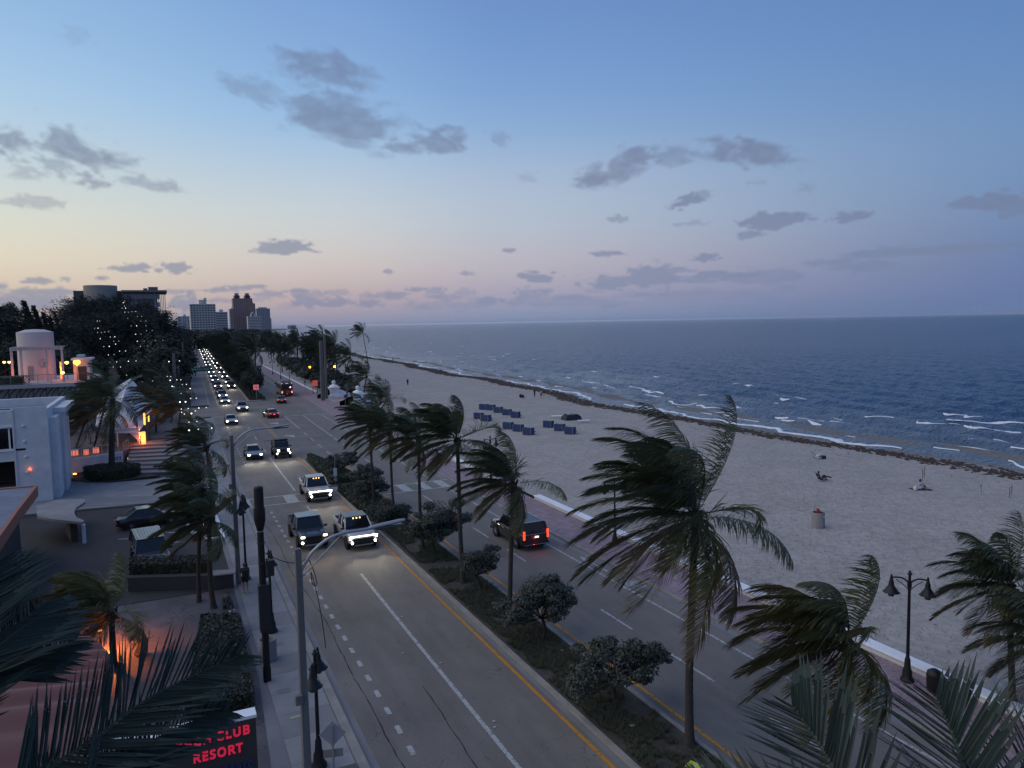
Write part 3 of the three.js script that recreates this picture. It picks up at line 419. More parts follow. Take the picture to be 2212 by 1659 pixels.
const FR = [leaf(.09, .116, .076), leaf(.105, .126, .074), leaf(.14, .145, .066), leaf(.155, .142, .076), leafS(.12, .095, .062, .8)];
const FRD = leafS(.046, .06, .038, .6);
// trunk: leaning tube with growth rings
function palmTrunk(b, t, r0, r1, rings = 40, n = 9, lean = V(0, 0, 0)) {
  const pos = [], idx = [], uv = [], ctrl = new THREE.CatmullRomCurve3([b, b.clone().lerp(t, .3).add(lean), b.clone().lerp(t, .68).addScaledVector(lean, .6), t]);
  for (let i = 0; i <= rings; i++) { const f = i / rings, c = ctrl.getPoint(f), r = lerp(r0, r1, pow(f, .5)) * (1 + .55 * exp(-f * 26)) * (1 + (i % 2 ? .05 : -.03)); for (let k = 0; k <= n; k++) { const a = k / n * 2 * PI; pos.push(c.x + r * cos(a), c.y, c.z + r * sin(a)); uv.push(a * .2, c.y); if (i && k) { const q = i * (n + 1) + k; idx.push(q - n - 2, q - 1, q - n - 1, q - n - 1, q - 1, q); } } }
  return raw(pos, idx, uv);
}
function coconutPalm(label, base, crown, o = {}) {
  const { fronds: fr0 = 24, len = 3.4, seed = 1, detail = 1, r = .15, wind = 1, leafLen = .85, lean = .25 } = o, q = rng(seed * 31 + 5), fronds = Math.round(fr0 * 1.3);
  const t = thing('coconut_palm', label, 'palm', base, 0, o.group), top = crown.clone().sub(base);
  mesh('trunk', palmTrunk(V(0, -.1, 0), top, r, r * .72, detail > .6 ? 60 : 16, detail > .6 ? 10 : 6, V((q() - .5) * lean, 0, (q() - .5) * lean)), MAT.bark, t);
  const parts = [];
  for (let i = 0; i < fronds; i++) {
    const f = (i + .5) / fronds, az = i * 2.39996 + q() * .5, el = lerp(1.45, -.7, pow(f, 1.3)) + (q() - .5) * .3;
    const d = V(cos(az) * cos(el), sin(el), sin(az) * cos(el))  .addScaledVector(WIND, wind * .5).normalize(), L0 = len * (.78 + .35 * q()) * (f < .2 ? .8 : 1);
    const g = frondGeo({ base: top.clone().addScaledVector(d, .12).add(V(0, .08 - f * .3, 0)), dir: d, len: L0, n: detail > .6 ? (o.n ?? 62) : detail > .3 ? 30 : 15, leafLen: leafLen * 1.3 * (.85 + .3 * q()), leafW: detail > .6 ? .021 : detail > .3 ? .042 : .08, seed: seed * 100 + i, grav: lerp(.75, 1.5, f) * (.8 + .4 * q()), wind: wind * (1 + .6 * q()), droop: 1.25, segs: detail > .6 ? 3 : detail > .3 ? 2 : 1, hue: .85 + .3 * q(), torn: .04 });
    const mi = o.shift ? min(3, o.shift + (q() < .5 ? 0 : 1)) : f > .88 ? (q() < .5 ? 4 : 3) : f > .6 ? (q() < .5 ? 2 : 1) : q() < .6 ? 0 : 1;
    if (detail > .3) mesh('frond', g, FR[mi], t); else parts.push(g);
  }
  if (parts.length) mesh('crown', merge(parts), FRD, t);
  if (detail > .3) { const b = []; for (let i = 0; i < 14; i++) { const a = i * 2.4, h = -.1 - .35 * q(); b.push(rod(top.clone().add(V(.06 * cos(a), h - .15, .06 * sin(a))), top.clone().add(V((.2 + .12 * q()) * cos(a), h + .25, (.2 + .12 * q()) * sin(a))), .05, .03, 5)); } mesh('leaf_bases', merge(b), MAT.bark, t);
    for (let i = 0; i < 4; i++) { const a = q() * 6.28, c = mesh('coconut', ball(.1, .24 * cos(a), -.28 - .15 * q(), .24 * sin(a), 8).translate(top.x, top.y, top.z), mat([.07, .06, .025], .6), t); } }
  return t;
}
// leafy crown: many small leaves round limb ends
function leaves(blobs, n, size, seed, o = {}) {
  const r = rng(seed), pos = [], col = []; const vol = blobs.map(b => b[3] * b[3]); const tot = vol.reduce((a, b) => a + b, 0);
  blobs.forEach(([x, y, z, R, fy = .75], bi) => { const m = Math.round(n * vol[bi] / tot); for (let i = 0; i < m; i++) {
    const u = r() * 2 - 1, a = r() * 2 * PI, s = sqrt(1 - u * u), k = R * pow(r(), .38) * (.75 + .5 * fbm(u * 2 + bi * 5, a * 1.2, 2)), c = V(x + k * s * cos(a), y + k * u * fy, z + k * s * sin(a));
    const nrm = V(s * cos(a) + (r() - .5) * 1.5, u + .5 + (r() - .5) * 1.5, s * sin(a) + (r() - .5) * 1.5).normalize(), t = nrm.clone().cross(V(r() - .5, r() - .5, r() - .5)).normalize(), b = nrm.clone().cross(t), w = size * (.7 + .6 * r()), l = w * (o.long ?? 1.15);
    const A = c.clone().addScaledVector(t, -l), B = c.clone().addScaledVector(b, w * .75).addScaledVector(t, l * .15), C = c.clone().addScaledVector(t, l), D = c.clone().addScaledVector(b, -w * .75).addScaledVector(t, l * .15);
    pos.push(A.x, A.y, A.z, B.x, B.y, B.z, C.x, C.y, C.z, A.x, A.y, A.z, C.x, C.y, C.z, D.x, D.y, D.z); const f = .55 + .9 * r(), y2 = (r() - .5) * .25; for (let q = 0; q < 6; q++) col.push(f * (1 + y2), f, f * (1 - y2 * .5)); } });
  return raw(pos, null, null, col);
}
const LF = leafS(.048, .058, .045, .75), LFdark = leafS(.024, .032, .021, .9), LFhedge = leafS(.038, .052, .026), LFpine = leafS(.02, .027, .021, .75);
function seaGrape(label, base, blobs, seed, o = {}) {          // small gnarled trees of the median
  const whole = blobs; blobs = blobs.flatMap((b, i) => { const qq = rng(seed * 17 + i); return [0, 1, 2, 3, 4, 5].map(k => [b[0] + (qq() - .5) * b[3] * 2.1, b[1] + (qq() - .4) * b[3] * 1.1, b[2] + (qq() - .5) * b[3] * 2.1, b[3] * (.26 + .34 * qq()), .6]); });
  const t = thing('sea_grape_tree', label, 'tree', base, 0, o.group), q = rng(seed), fork = V(.1 * (q() - .5), o.fork ?? .8, .1 * (q() - .5)), parts = [];
  mesh('trunk', tube([V(0, -.1, 0), V((q() - .5) * .25 + (o.lean ?? 0) * .4, fork.y * .5, (q() - .5) * .2), fork.clone().add(V(o.lean ?? 0, 0, 0))], .085, 10, 7), MAT.darkBark, t);
  for (const b of blobs) { const e = V(b[0], b[1], b[2]); parts.push(tube([fork.clone().add(V(o.lean ?? 0, 0, 0)), fork.clone().lerp(e, .5).add(V((q() - .5) * .4, -.1, (q() - .5) * .4)), e], .018, 8, 5)); for (let k = 0; k < 2; k++) parts.push(rod(e.clone().lerp(fork, .35), e.clone().add(V((q() - .5) * b[3] * 1.4, (q() - .3) * b[3], (q() - .5) * b[3] * 1.4)), .01, .006, 4)); }
  mesh('limbs', merge(parts), MAT.darkBark, t);
  mesh('crown', merge(leaves(blobs, (o.n ?? 2600) * 1.6, (o.size ?? .085) * .72, seed * 3), leaves(whole, (o.n ?? 2600) * .9, (o.size ?? .085) * .72, seed * 3 + 1)), LF, t); return t;
}
// feathery wind-swept pine-like trees: long drooping sprays
function casuarina(label, base, H, R, seed, o = {}) {
  const t = thing('casuarina_tree', label, 'tree', base, 0, o.group), q = rng(seed), pos = [], col = [], lb = [], lean = (o.lean ?? -.12) * H;
  mesh('trunk', tube([V(0, -.3, 0), V(lean * .3, H * .5, 0), V(lean, H * .96, 0)], .028 * R * 2 + .12, 10, 6), MAT.darkBark, t);
  const nb = o.nb ?? 90;
  for (let i = 0; i < nb; i++) {
    const f = pow((i + q()) / nb, .85), y = H * lerp(.12, 1, f), a = i * 2.4 + q(), rr = R * (o.cone ? 1.05 - .9 * f : pow(sin(PI * clamp(.1 + f * .86)), .6)) * (.55 + .65 * q()), st = V(lean * pow(y / H, 1.4), y - rr * .25, 0), e = V(st.x + rr * cos(a) + WIND.x * rr * .5, y + rr * .45 * (.4 + q()), rr * sin(a));
    lb.push(rod(st, e, .05, .015, 4));
    const m = o.tuft ?? 46; for (let k = 0; k < m; k++) {
      const u = .15 + .95 * pow(q(), .7), c = st.clone().lerp(e, u).add(V((q() - .5) * rr * .42, (q() - .5) * rr * .34, (q() - .5) * rr * .42)), l = (.5 + .9 * q()) * min(R, 6) * .15, d = V(-.75 + (q() - .5) * 1.1, .35 + (q() - .5) * 1.2, (q() - .5) * 1.2).normalize(), w = V(q() - .5, q() - .5, q() - .5).cross(d).normalize().multiplyScalar(l * .13);
      const A = c.clone().sub(w), B = c.clone().add(w), C = c.clone().addScaledVector(d, l); pos.push(A.x, A.y, A.z, B.x, B.y, B.z, C.x, C.y, C.z); const g = .6 + .8 * q(); for (let s = 0; s < 3; s++) col.push(g, g, g); }
  }
  mesh('limbs', merge(lb), MAT.darkBark, t); mesh('crown', raw(pos, null, null, col), LFpine, t); return t;
}
function broadTree(label, base, H, R, seed, o = {}) {
  const t = thing('broadleaf_tree', label, 'tree', base, 0, o.group), q = rng(seed), bl = [], lb = [];
  for (let i = 0; i < (o.blobs ?? 9); i++) { const a = i * 2.4 + q(), k = R * .62 * sqrt(q()); bl.push([k * cos(a) - .1 * R, H * (.45 + .42 * q()), k * sin(a), R * (.34 + .2 * q()), .8]); }
  mesh('trunk', tube([V(0, -.2, 0), V(.1, H * .3, .1), V(0, H * .55, 0)], .05 * R + .08, 6, 6), MAT.darkBark, t);
  for (const b of bl) lb.push(rod(V(0, H * .35, 0), V(b[0], b[1], b[2]), .07, .03, 4)); mesh('limbs', merge(lb), MAT.darkBark, t);
  mesh('crown', leaves(bl, o.n ?? 1300, o.size ?? .3, seed * 7 + 1), o.mat ?? LFdark, t); return t;
}
function hedge(label, pts, y0, h, seed, o = {}) {              // clipped hedge over a ground outline
  const t = thing('hedge', label, 'hedge', V(0, 0, 0), 0, o.group), q = rng(seed), xs = pts.map(p => p[0]), z_ = pts.map(p => p[1]), x0 = min(...xs), x1 = max(...xs), z0 = min(...z_), z1 = max(...z_);
  const inside = (x, z) => { let c = false; for (let i = 0, j = pts.length - 1; i < pts.length; j = i++) if ((pts[i][1] > z) !== (pts[j][1] > z) && x < (pts[j][0] - pts[i][0]) * (z - pts[i][1]) / (pts[j][1] - pts[i][1]) + pts[i][0]) c = !c; return c; };
  mesh('twigs', poly(pts.map(p => [lerp((x0 + x1) / 2, p[0], .93), lerp((z0 + z1) / 2, p[1], .93)]), y0, y0 + h * .9), (o.mat ?? LFhedge).clone(), t); t.children[0].material.vertexColors = false;
  const pos = [], col = [], n = o.n ?? 2500, s = o.size ?? .07; let k = 0, guard = 0;
  const per = pts.map((p, i) => { const b = pts[(i + 1) % pts.length]; return hypot(b[0] - p[0], b[1] - p[1]); }), pt = per.reduce((a, b) => a + b, 0), areaTop = (x1 - x0) * (z1 - z0), side = pt * h;
  while (k < n && guard++ < n * 6) {
    let c; if (q() < side / (side + areaTop)) { let l = q() * pt, i = 0; while (l > per[i] && i < pts.length - 1) l -= per[i++]; const a = pts[i], b = pts[(i + 1) % pts.length], f = l / per[i]; c = V(lerp(a[0], b[0], f) + (q() - .5) * .14, y0 + h * q(), lerp(a[1], b[1], f) + (q() - .5) * .14); } else { const x = lerp(x0, x1, q()), z = lerp(z0, z1, q()); if (!inside(x, z)) continue; c = V(x, y0 + h * (.93 + .12 * fbm(x * 2, z * 2, 2)), z); }
    const nr = V(q() - .5, q() - .1, q() - .5).normalize(), tt = nr.clone().cross(V(q() - .5, q() - .5, q() - .5)).normalize().multiplyScalar(s * (.7 + .6 * q())), b = nr.clone().cross(tt).multiplyScalar(.6);
    const A = c.clone().sub(tt), B = c.clone().add(b), C = c.clone().add(tt), D = c.clone().sub(b); pos.push(A.x, A.y, A.z, B.x, B.y, B.z, C.x, C.y, C.z, A.x, A.y, A.z, C.x, C.y, C.z, D.x, D.y, D.z); const g = .5 + q(); for (let i = 0; i < 6; i++) col.push(g, g, g * .95); k++;
  }
  mesh('foliage', raw(pos, null, null, col), o.mat ?? LFhedge, t); return t;
}
const stand = (px, py, y = .1) => { const p = G(px, py, y); p.y = y; return p; };
const inMed = (px, py, x) => { const p = onX(px, py, x); return p; };

// --- coconut palms of the median, one by one (trunk foot, then where the fronds spring) ---
const medP = (u, z) => V(u, .1, z);
const crownOver = (b, px, py) => { const c = above(b, px, py); return c; };
function medPalm(label, b, px, py, o) { return coconutPalm(label, b, crownOver(b, px, py), o); }
medPalm('tallest full wind-blown coconut palm at the near end of the median, bare straight trunk', medP(16.6, -20.6), 1503, 1108, { fronds: 35, len: 4.5, seed: 3, r: .17, leafLen: 1.0, n: 84 });
medPalm('coconut palm with yellow-green arching fronds and a ringed trunk, beside the twin bell lamp', medP(16.4, -13.7), 1832, 1378, { fronds: 27, len: 3.1, seed: 8, r: .15, leafLen: .85, n: 84, wind: 1.45, shift: 2 });
medPalm('coconut palm on the median standing in front of the black car', medP(15.9, -34.5), 1108, 1040, { fronds: 24, len: 3.0, seed: 14, r: .15, leafLen: .78, n: 70 });
medPalm('tall coconut palm rising behind the round dark median tree', medP(15.6, -40.3), 988, 945, { fronds: 25, len: 3.3, seed: 21, r: .16, leafLen: .85, n: 74 });
medPalm('coconut palm of the median behind the tall one, near the zebra crossing', medP(15.6, -47.8), 904, 948, { fronds: 22, len: 2.8, seed: 27, leafLen: .72, r: .14, n: 62 });
medPalm('slim coconut palm at the crossing end of the median', medP(15.7, -54.6), 842, 928, { fronds: 22, len: 2.9, seed: 33, leafLen: .72, r: .13, n: 58 });
medPalm('coconut palm beside the clipped median hedge, the farthest of its row', medP(15.7, -61), 799, 915, { fronds: 22, len: 3.0, seed: 39, leafLen: .74, r: .13, n: 58 });
// --- palms on the beach side ---
coconutPalm('coconut palm rooted in the sand behind the white wall, beside the small notice post', V(29.95, .12, -17.2), above(V(29.95, .12, -17.2), 2180, 1262), { fronds: 24, len: 2.7, seed: 45, r: .14, leafLen: .8, n: 70 });
coconutPalm('coconut palm whose drooping fronds hang over the white wall by the sign post', V(31.6, .12, -14.2), above(V(31.6, .12, -14.2), 2290, 1385), { fronds: 24, len: 3.0, seed: 46, r: .14, leafLen: .8, n: 70 });
coconutPalm('lone tall thin coconut palm leaning on the sand above all others', G(797, 795, .1), above(G(797, 795, .1), 783, 716), { fronds: 20, len: 4.6, seed: 51, r: .16, detail: .5, lean: 1.4, leafLen: 1.3 });
const bp = [[734, 846, 756, 770], [783, 868, 792, 812], [715, 845, 722, 748], [812, 905, 836, 862]];
['coconut palm beside the twin grey concrete poles', 'bushy coconut palm on the sand behind the white urn gate', 'coconut palm right behind the grey signal poles', 'coconut palm leaning over the promenade beyond the zebra crossing'].forEach((l, i) => { const [a, b, c, d] = bp[i], p = G(a, b, .1); coconutPalm(l, p, above(p, c, d), { fronds: 24, len: 4.5, seed: 60 + i, r: .16, detail: .5, leafLen: 1.2 }); });
{ // a grove of palms along the far promenade, only their place tells them apart
  const q = rng(71), protos = []; for (let k = 0; k < 4; k++) { const t = coconutPalm('coconut palm in the dark grove along the far promenade', V(0, .1, 0), V(-.4 + .2 * k, 6.4 + .5 * k, 0), { fronds: 20, len: 3.9, seed: 80 + k, r: .17, detail: .2, leafLen: 1.15, group: 'palms of the far promenade grove' }); protos.push(t); }
  const spots = []; for (let i = 0; i < 46; i++) { const z = -176 - i * 7.5 - q() * 4, u = 31.5 + q() * (6 + min(24, i * 1.1)); spots.push([u + bend(z), z]); }
  for (let i = 0; i < 40; i++) { const z = -172 - i * 9 - q() * 5; spots.push([14.5 + q() * 2.4 + bend(z), z]); }
  spots.forEach(([x, z], i) => { const t = i < 4 ? protos[i] : copyOf(protos[i % 4]); t.position.set(x, .1, z); const s = .85 + .45 * q(); t.scale.set(s, s * (.9 + .3 * q()), s); });
}
// --- palms on the hotel side ---
coconutPalm('low coconut palm with yellow-green arching fronds beside the dark red canopy', V(-2.7, .1, -37.6), above(V(-2.7, .1, -37.6), 240, 1318), { fronds: 22, len: 3.0, seed: 91, r: .17, leafLen: .95, n: 80, shift: 2 });
coconutPalm('big wind-blown coconut palm between the car park and the pavement', V(1.9, .1, -43.2), above(V(1.9, .1, -43.2), 452, 1118), { fronds: 26, len: 3.0, seed: 95, r: .16, leafLen: .82, n: 78 });
coconutPalm('coconut palm leaning beside the big wind-blown one at the car park hedge', V(1.2, .1, -44.6), above(V(1.2, .1, -44.6), 436, 1052), { fronds: 22, len: 2.6, seed: 97, r: .13, leafLen: .75, n: 66 });
coconutPalm('dark coconut palm behind white window-reflection dots at the pavement edge', V(3.0, .1, -63.9), above(V(3.0, .1, -63.9), 446, 962), { fronds: 24, len: 3.2, seed: 101, leafLen: .78, r: .15, n: 60 });
coconutPalm('thick straight palm growing out of the clipped round hedge', V(-5.4, .1, -88), above(V(-5.4, .1, -88), 243, 862), { fronds: 30, len: 4.4, seed: 105, r: .34, wind: .7, n: 58, leafLen: .95 });
[[-10.2, -101.5, 186, 905, 'thin palm inside the terrace railing beside the white building'], [-8.2, -101, 226, 880, 'palm inside the terrace railing next to the thick hedge palm'], [-1.2, -112, 340, 868, 'palm in front of the white marquee on the pavement side'], [1.2, -104, 392, 880, 'palm behind window-reflection dots between the marquee and the grey poles'], [-.4, -126, 362, 838, 'dark palm rising behind the white marquee corner']].forEach(([x, z, a, b, l], i) => { const p = V(x, .5, z); coconutPalm(l, p, above(p, a, b), { fronds: 24, len: 4.2, seed: 120 + i, r: .16, detail: .5, leafLen: 1.1 }); });

// --- small gnarled trees of the median ---
seaGrape('open gnarled small tree with a see-through crown at the near end of the median', V(15.9, .1, -24.3), [[-1.5, 1.7, .3, .8], [-.5, 2.15, -.2, .8], [.6, 2.0, .1, .7], [1.5, 1.75, .2, .65], [.9, 1.35, .7, .5], [-.3, 1.5, .7, .6], [-2.1, 1.35, .5, .55], [2.1, 1.4, -.2, .45]], 3, { n: 4200, size: .075, fork: 1.0, lean: -.15 });
seaGrape('gnarled median tree with a wide crown, next after the open one', V(16.0, .1, -31), [[-1.1, 2.0, .2, .85], [0, 2.5, -.1, .95], [1.0, 2.2, .1, .85], [.5, 1.6, .6, .6], [-1.7, 1.6, .3, .55], [1.6, 1.75, -.2, .5], [-.4, 1.6, -.6, .6]], 7, { n: 4600, size: .075, fork: 1.1, lean: .1 });
seaGrape('smallest leaning median tree with one tuft of leaves', V(16.1, .1, -38.7), [[-.3, 1.8, 0, .75], [.5, 1.9, .2, .65], [-.8, 1.65, .1, .55], [.1, 1.45, .4, .5]], 11, { n: 2400, size: .075, fork: .95, lean: -.35 });
seaGrape('large round dense median tree beside the white pickups', V(16.0, .1, -46.2), [[-.8, 2.2, .2, 1.1], [.3, 2.7, 0, 1.2], [1.0, 2.2, .2, 1.0], [-.2, 1.8, .7, .9], [-1.5, 1.9, -.1, .75], [.8, 1.7, -.5, .8]], 15, { n: 5200, size: .085, fork: 1.0, lean: -.3 });
seaGrape('leafy median tree overhanging the end of the clipped hedge', V(15.9, .1, -62.6), [[-.4, 1.6, 0, .8], [.5, 1.9, .1, .85], [.9, 1.4, .2, .6], [-1, 1.35, .2, .55]], 19, { n: 2600, size: .085, fork: .7 });
seaGrape('median tree at the zebra crossing with its crown over the path', V(16.7, .1, -67.5), [[0, 1.9, 0, .9], [.8, 1.7, .1, .75], [-.7, 1.6, .2, .7], [.2, 1.4, .5, .6]], 23, { n: 2600, size: .085, fork: .9 });
seaGrape('wind-bent median tree above the clipped hedge nose', V(15.9, .1, -75), [[0, 1.9, 0, 1.0], [1.0, 1.8, .1, .85], [-.8, 1.7, .2, .8], [1.4, 2.3, -.4, .4]], 27, { n: 2600, size: .09, fork: .9 });
seaGrape('low bushy tree between the round median tree and the crossing', V(15.4, .1, -55), [[0, 1.1, 0, .95], [.9, 1.0, .2, .75], [-.8, .9, .1, .7]], 31, { n: 2600, size: .08, fork: .4 });
hedge('clipped low hedge on the pointed tip of the median', [[14.35, -72], [14.5, -80], [14.7, -87], [15.2, -87.6], [15.9, -83], [16.7, -75.5], [16.8, -72]], .1, .75, 5, { n: 5200, size: .09 });
hedge('clipped low hedge along the median beside the far white pickup', [[14.35, -69], [14.35, -57], [16.7, -57], [16.8, -69]], .1, .6, 6, { n: 4600, size: .09, mat: leafS(.03, .036, .022) });
// ground cover of the median beds: grass tufts and small leaves
{
  const r = rng(55), b = []; for (let k = 0; k < 7; k++) { const a = k * .9 + .3, l = .5 + .5 * r(), w = .05; b.push(raw([-w * sin(a), 0, w * cos(a), w * sin(a), 0, -w * cos(a), l * .6 * cos(a), l, l * .6 * sin(a)], [0, 1, 2])); }
  const N = 24000, im = new THREE.InstancedMesh(merge(b), new THREE.MeshStandardMaterial({ color: L(.075, .075, .058), roughness: .85, side: THREE.DoubleSide }), N), M = new THREE.Matrix4(), q = new THREE.Quaternion(), e = new THREE.Euler();
  for (let i = 0; i < N; i++) { let z, x, s; do { z = i < 20000 ? 6 - r() * 75 : -168 - pow(r(), 1.4) * 300; x = (z > -100 ? lerp(14.3, 16.8, r()) : lerp(13.95, 17.3, r())) + bend(z); } while (i < 20000 && fbm(x * .8, z * .5, 3) < .36); s = (.16 + .26 * r() * fbm(x * .7 + 9, z * .7, 2)) * (z < -100 ? 2.2 : 1); e.set((r() - .5) * .5, r() * 6.28, (r() - .5) * .5); q.setFromEuler(e); M.compose(V(x, .12, z), q, V(s, s, s)); im.setMatrixAt(i, M); im.setColorAt(i, L(.6 + .8 * r(), .7 + .7 * r(), .6 + .5 * r())); }
  im.name = numbered('ground_cover'); im.userData.kind = 'stuff'; tag(im, 'straggly dark ground cover in the median beds', 'plants'); scene.add(im);
}
for (const [x, z, s] of [[15.4, -22.5, .12], [14.9, -26.5, .09], [16.2, -29.4, .08]]) { const m = mesh('paper_scrap', raw([-1, .1, -.6, 1, .2, -.5, .8, .1, .7, -.9, .35, .6], [0, 1, 2, 0, 2, 3]), mat([.6, .6, .58], .9, { side: 2 })); m.scale.setScalar(s); m.position.set(x, .2, z); tag(m, 'white scrap of paper lying in the median planting', 'litter', 'paper scraps in the median'); }
// --- dense screens of sea grape behind the far wall and the far median trees ---
{
  const q = rng(90); let first = null; const lab = 'dark leafy tree of the median row beyond the crossing', grp = 'far median trees';
  for (let i = 0; i < 34; i++) { const z = -172 - i * 10 - q() * 4, x = 14.8 + q() * 1.6 + bend(z); let t; if (i < 3) { t = broadTree(lab, V(0, 0, 0), 5.2 + i * .5, 3, 200 + i, { group: grp, n: 3000, size: .18 }); if (!i) first = [t]; else first.push(t); } else t = copyOf(first[i % 3]); const s = .85 + .4 * q(); t.position.set(x, .1, z); t.scale.setScalar(s); t.rotation.y = 0; }
  let f2 = null; const lab2 = 'low round sea grape bush of the screen behind the far promenade wall', g2 = 'sea grape screen by the far promenade';
  for (let i = 0; i < 46; i++) { const row = i % 2, z = -164 - floor(i / 2) * 7.5 - q() * 3, x = 31.6 + row * 3.4 + q() * 1.6 + bend(z) + min(8, floor(i / 2) * .3); let t; if (i < 3) { t = broadTree(lab2, V(0, 0, 0), 3.1, 2.6, 220 + i, { group: g2, n: 1500, size: .2, mat: leafS(.03, .036, .022) }); if (!i) f2 = [t]; else f2.push(t); } else t = copyOf(f2[i % 3]); t.position.set(x, 0, z); t.scale.set(1 + .4 * q(), .8 + .4 * q(), 1 + .4 * q()); }
  // trees of the hotel side and the far town
  let f3 = null; const lab3 = 'dark tree of the wood beyond the hotels on the inland side', g3 = 'inland trees';
  for (let i = 0; i < 120; i++) { const z = -175 - pow(i / 120, 1.5) * 900, side = q(), x = bend(z) + (i % 3 === 0 ? -1.5 - q() * 5 : -6 - q() * (40 + abs(z) * .25)); let t; if (i < 4) { t = broadTree(lab3, V(0, 0, 0), 9 + i, 5.2, 240 + i, { group: g3, n: 3600, size: .27, blobs: 13 }); if (!i) f3 = [t]; else f3.push(t); } else t = copyOf(f3[i % 4]); const s = .75 + .55 * q() + (z < -500 ? .3 : 0); t.position.set(x, 0, z); t.scale.set(s * 1.15, s * (.8 + .3 * q()), s * 1.15); t.rotation.y = q() * 6; }
  let f4 = null; const lab4 = 'tree of the far wooded shore under the skyline', g4 = 'far shore trees';
  for (let i = 0; i < 110; i++) { const z = -480 - pow(i / 110, 1.3) * 2600, x = bend(z) + (shore(z) - 40 - bend(z)) * pow(q(), .8) * 1.0 - (i % 4 === 0 ? 120 * q() : 0); let t; if (i < 2) { t = broadTree(lab4, V(0, 0, 0), 11, 9, 260 + i, { group: g4, n: 1300, size: .8, blobs: 12 }); if (!i) f4 = [t]; else f4.push(t); } else t = copyOf(f4[i % 2]); const s = .8 + .5 * q(); t.position.set(x, 0, z); t.scale.set(s * (1 + abs(z) / 1500), s, s * 1.4); t.rotation.y = q() * 6; }
}
// big wind-swept casuarinas on the left
[[205, 660, 232, 10, 22], [255, 655, 240, 11, 23], [310, 668, 236, 11, 22], [345, 690, 222, 9, 20], [180, 672, 250, 9, 22], [285, 690, 205, 9, 19], [230, 700, 205, 9, 18], [362, 730, 200, 6, 14]].forEach(([px, py, d, R, Hh], i) => { const p = atDepth(px, py, d); const Ht = p.y * 1.0; casuarina(['casuarina tree in front of the round hotel drum', 'tallest casuarina tree, its top against the hotel drum', 'casuarina tree at the glazed end of the hotel', 'casuarina tree at the road end of the dark clump', 'casuarina tree beside the dark hotel wall', 'lower casuarina tree inside the dark clump behind the window-reflection dots', 'lower casuarina tree of the clump beside the rooftop cabin', 'small casuarina tree hanging over the road at the grey poles'][i], V(p.x + .12 * Ht, 0, p.z), Ht, R, 300 + i, { nb: 170, tuft: 110, lean: -.1 }); });
[[20, 668, 190, 8], [55, 652, 185, 3.2], [75, 662, 188, 3], [95, 676, 190, 2.6], [108, 684, 186, 2.4], [118, 672, 192, 1.6], [0, 690, 180, 8]].forEach(([px, py, d, R], i) => { const p = atDepth(px, py, d); casuarina(['broad casuarina tree behind the white drum', 'spire-topped casuarina leaning in the wind behind the white drum', 'narrow casuarina spire right behind the white drum', 'thin casuarina spire between the white drum and the hotel', 'short casuarina spire between the white drum and the hotel wall', 'slimmest casuarina spire, standing free against the sky', 'broad dark casuarina at the end of the rooftop terrace'][i], V(p.x + .14 * p.y, 0, p.z), p.y, R, 330 + i, { nb: 130, tuft: 90, cone: R < 4, lean: -.14 }); });
[[60, 715, 165, 6], [120, 735, 160, 6], [150, 752, 150, 6], [190, 765, 145, 5], [10, 730, 160, 6], [250, 772, 150, 5], [300, 775, 150, 5], [355, 775, 150, 4]].forEach(([px, py, d, R], i) => { const p = atDepth(px, py, d); broadTree('dark bushy tree behind the rooftop terrace and the marquee', V(p.x, 0, p.z), max(4, p.y), R, 350 + i, { group: 'bushy trees behind the terrace', n: 4200, size: .2, blobs: 14 }); });

// ================= buildings =================
const rect = (px0, py0, px1, py1, z) => { const a = onZ(px0, py0, z), b = onZ(px1, py1, z); return { x0: a.x, x1: b.x, y0: min(a.y, b.y), y1: max(a.y, b.y) }; };
const bbox = (x0, x1, y0, y1, z0, z1) => bx(x1 - x0, y1 - y0, abs(z1 - z0), (x0 + x1) / 2, (y0 + y1) / 2, (z0 + z1) / 2);
// tower blocks of the far skyline: core, window grid, balcony slabs, roof works
function tower(label, px0, px1, py, z, o = {}) {
  const { floors = 16, bays = 8, depth = 20, wall = [.42, .43, .44], glass = [.05, .06, .08], slab = .9, group } = o;
  const a = onZ(px0, py, z), b = onZ(px1, py, z), w = b.x - a.x, H = a.y, t = thing('apartment_tower', label, 'building', V((a.x + b.x) / 2, 0, z), 0, group), fh = H / floors, bw = w / bays;
  const wm = mat(wall, .8), gm = mat(glass, .15), fr = [], sl = [], wi = [];
  mesh('wall', bx(w, H, depth, 0, H / 2, -depth / 2), wm, t);
  for (let f = 0; f < floors; f++) for (let k = 0; k < bays; k++) { if (o.solid?.includes(k)) continue; wi.push(bx(bw * (o.win ?? .68), fh * .56, .3, -w / 2 + bw * (k + .5), fh * (f + .48), .04)); }
  for (let f = 0; f < floors; f++) for (let k = 0; k < max(2, floor(depth / bw)); k++) wi.push(bx(.3, fh * .5, bw * .5, w / 2 + .04, fh * (f + .5), -bw * (k + .5)));
  mesh('windows', merge(wi), gm, t, 'stuff');
  if (slab) { for (let f = 1; f <= floors; f++) for (const [k0, k1] of (o.balc ?? [[0, bays]])) sl.push(bx(bw * (k1 - k0) - .4, .35 + fh * .2 * slab, 1.8, -w / 2 + bw * (k0 + k1) / 2, fh * f - fh * .1 * slab, .9)); mesh('balconies', merge(sl), wm, t, 'stuff'); }
  mesh('roof', merge(bx(w + .8, .8, depth + .8, 0, H + .4, -depth / 2), ...(o.top ?? [[.1, .2, 4]]).map(([c, ww, hh]) => bx(w * ww, hh, depth * .5, w * c, H + .8 + hh / 2, -depth / 2))), wm, t);
  return t;
}
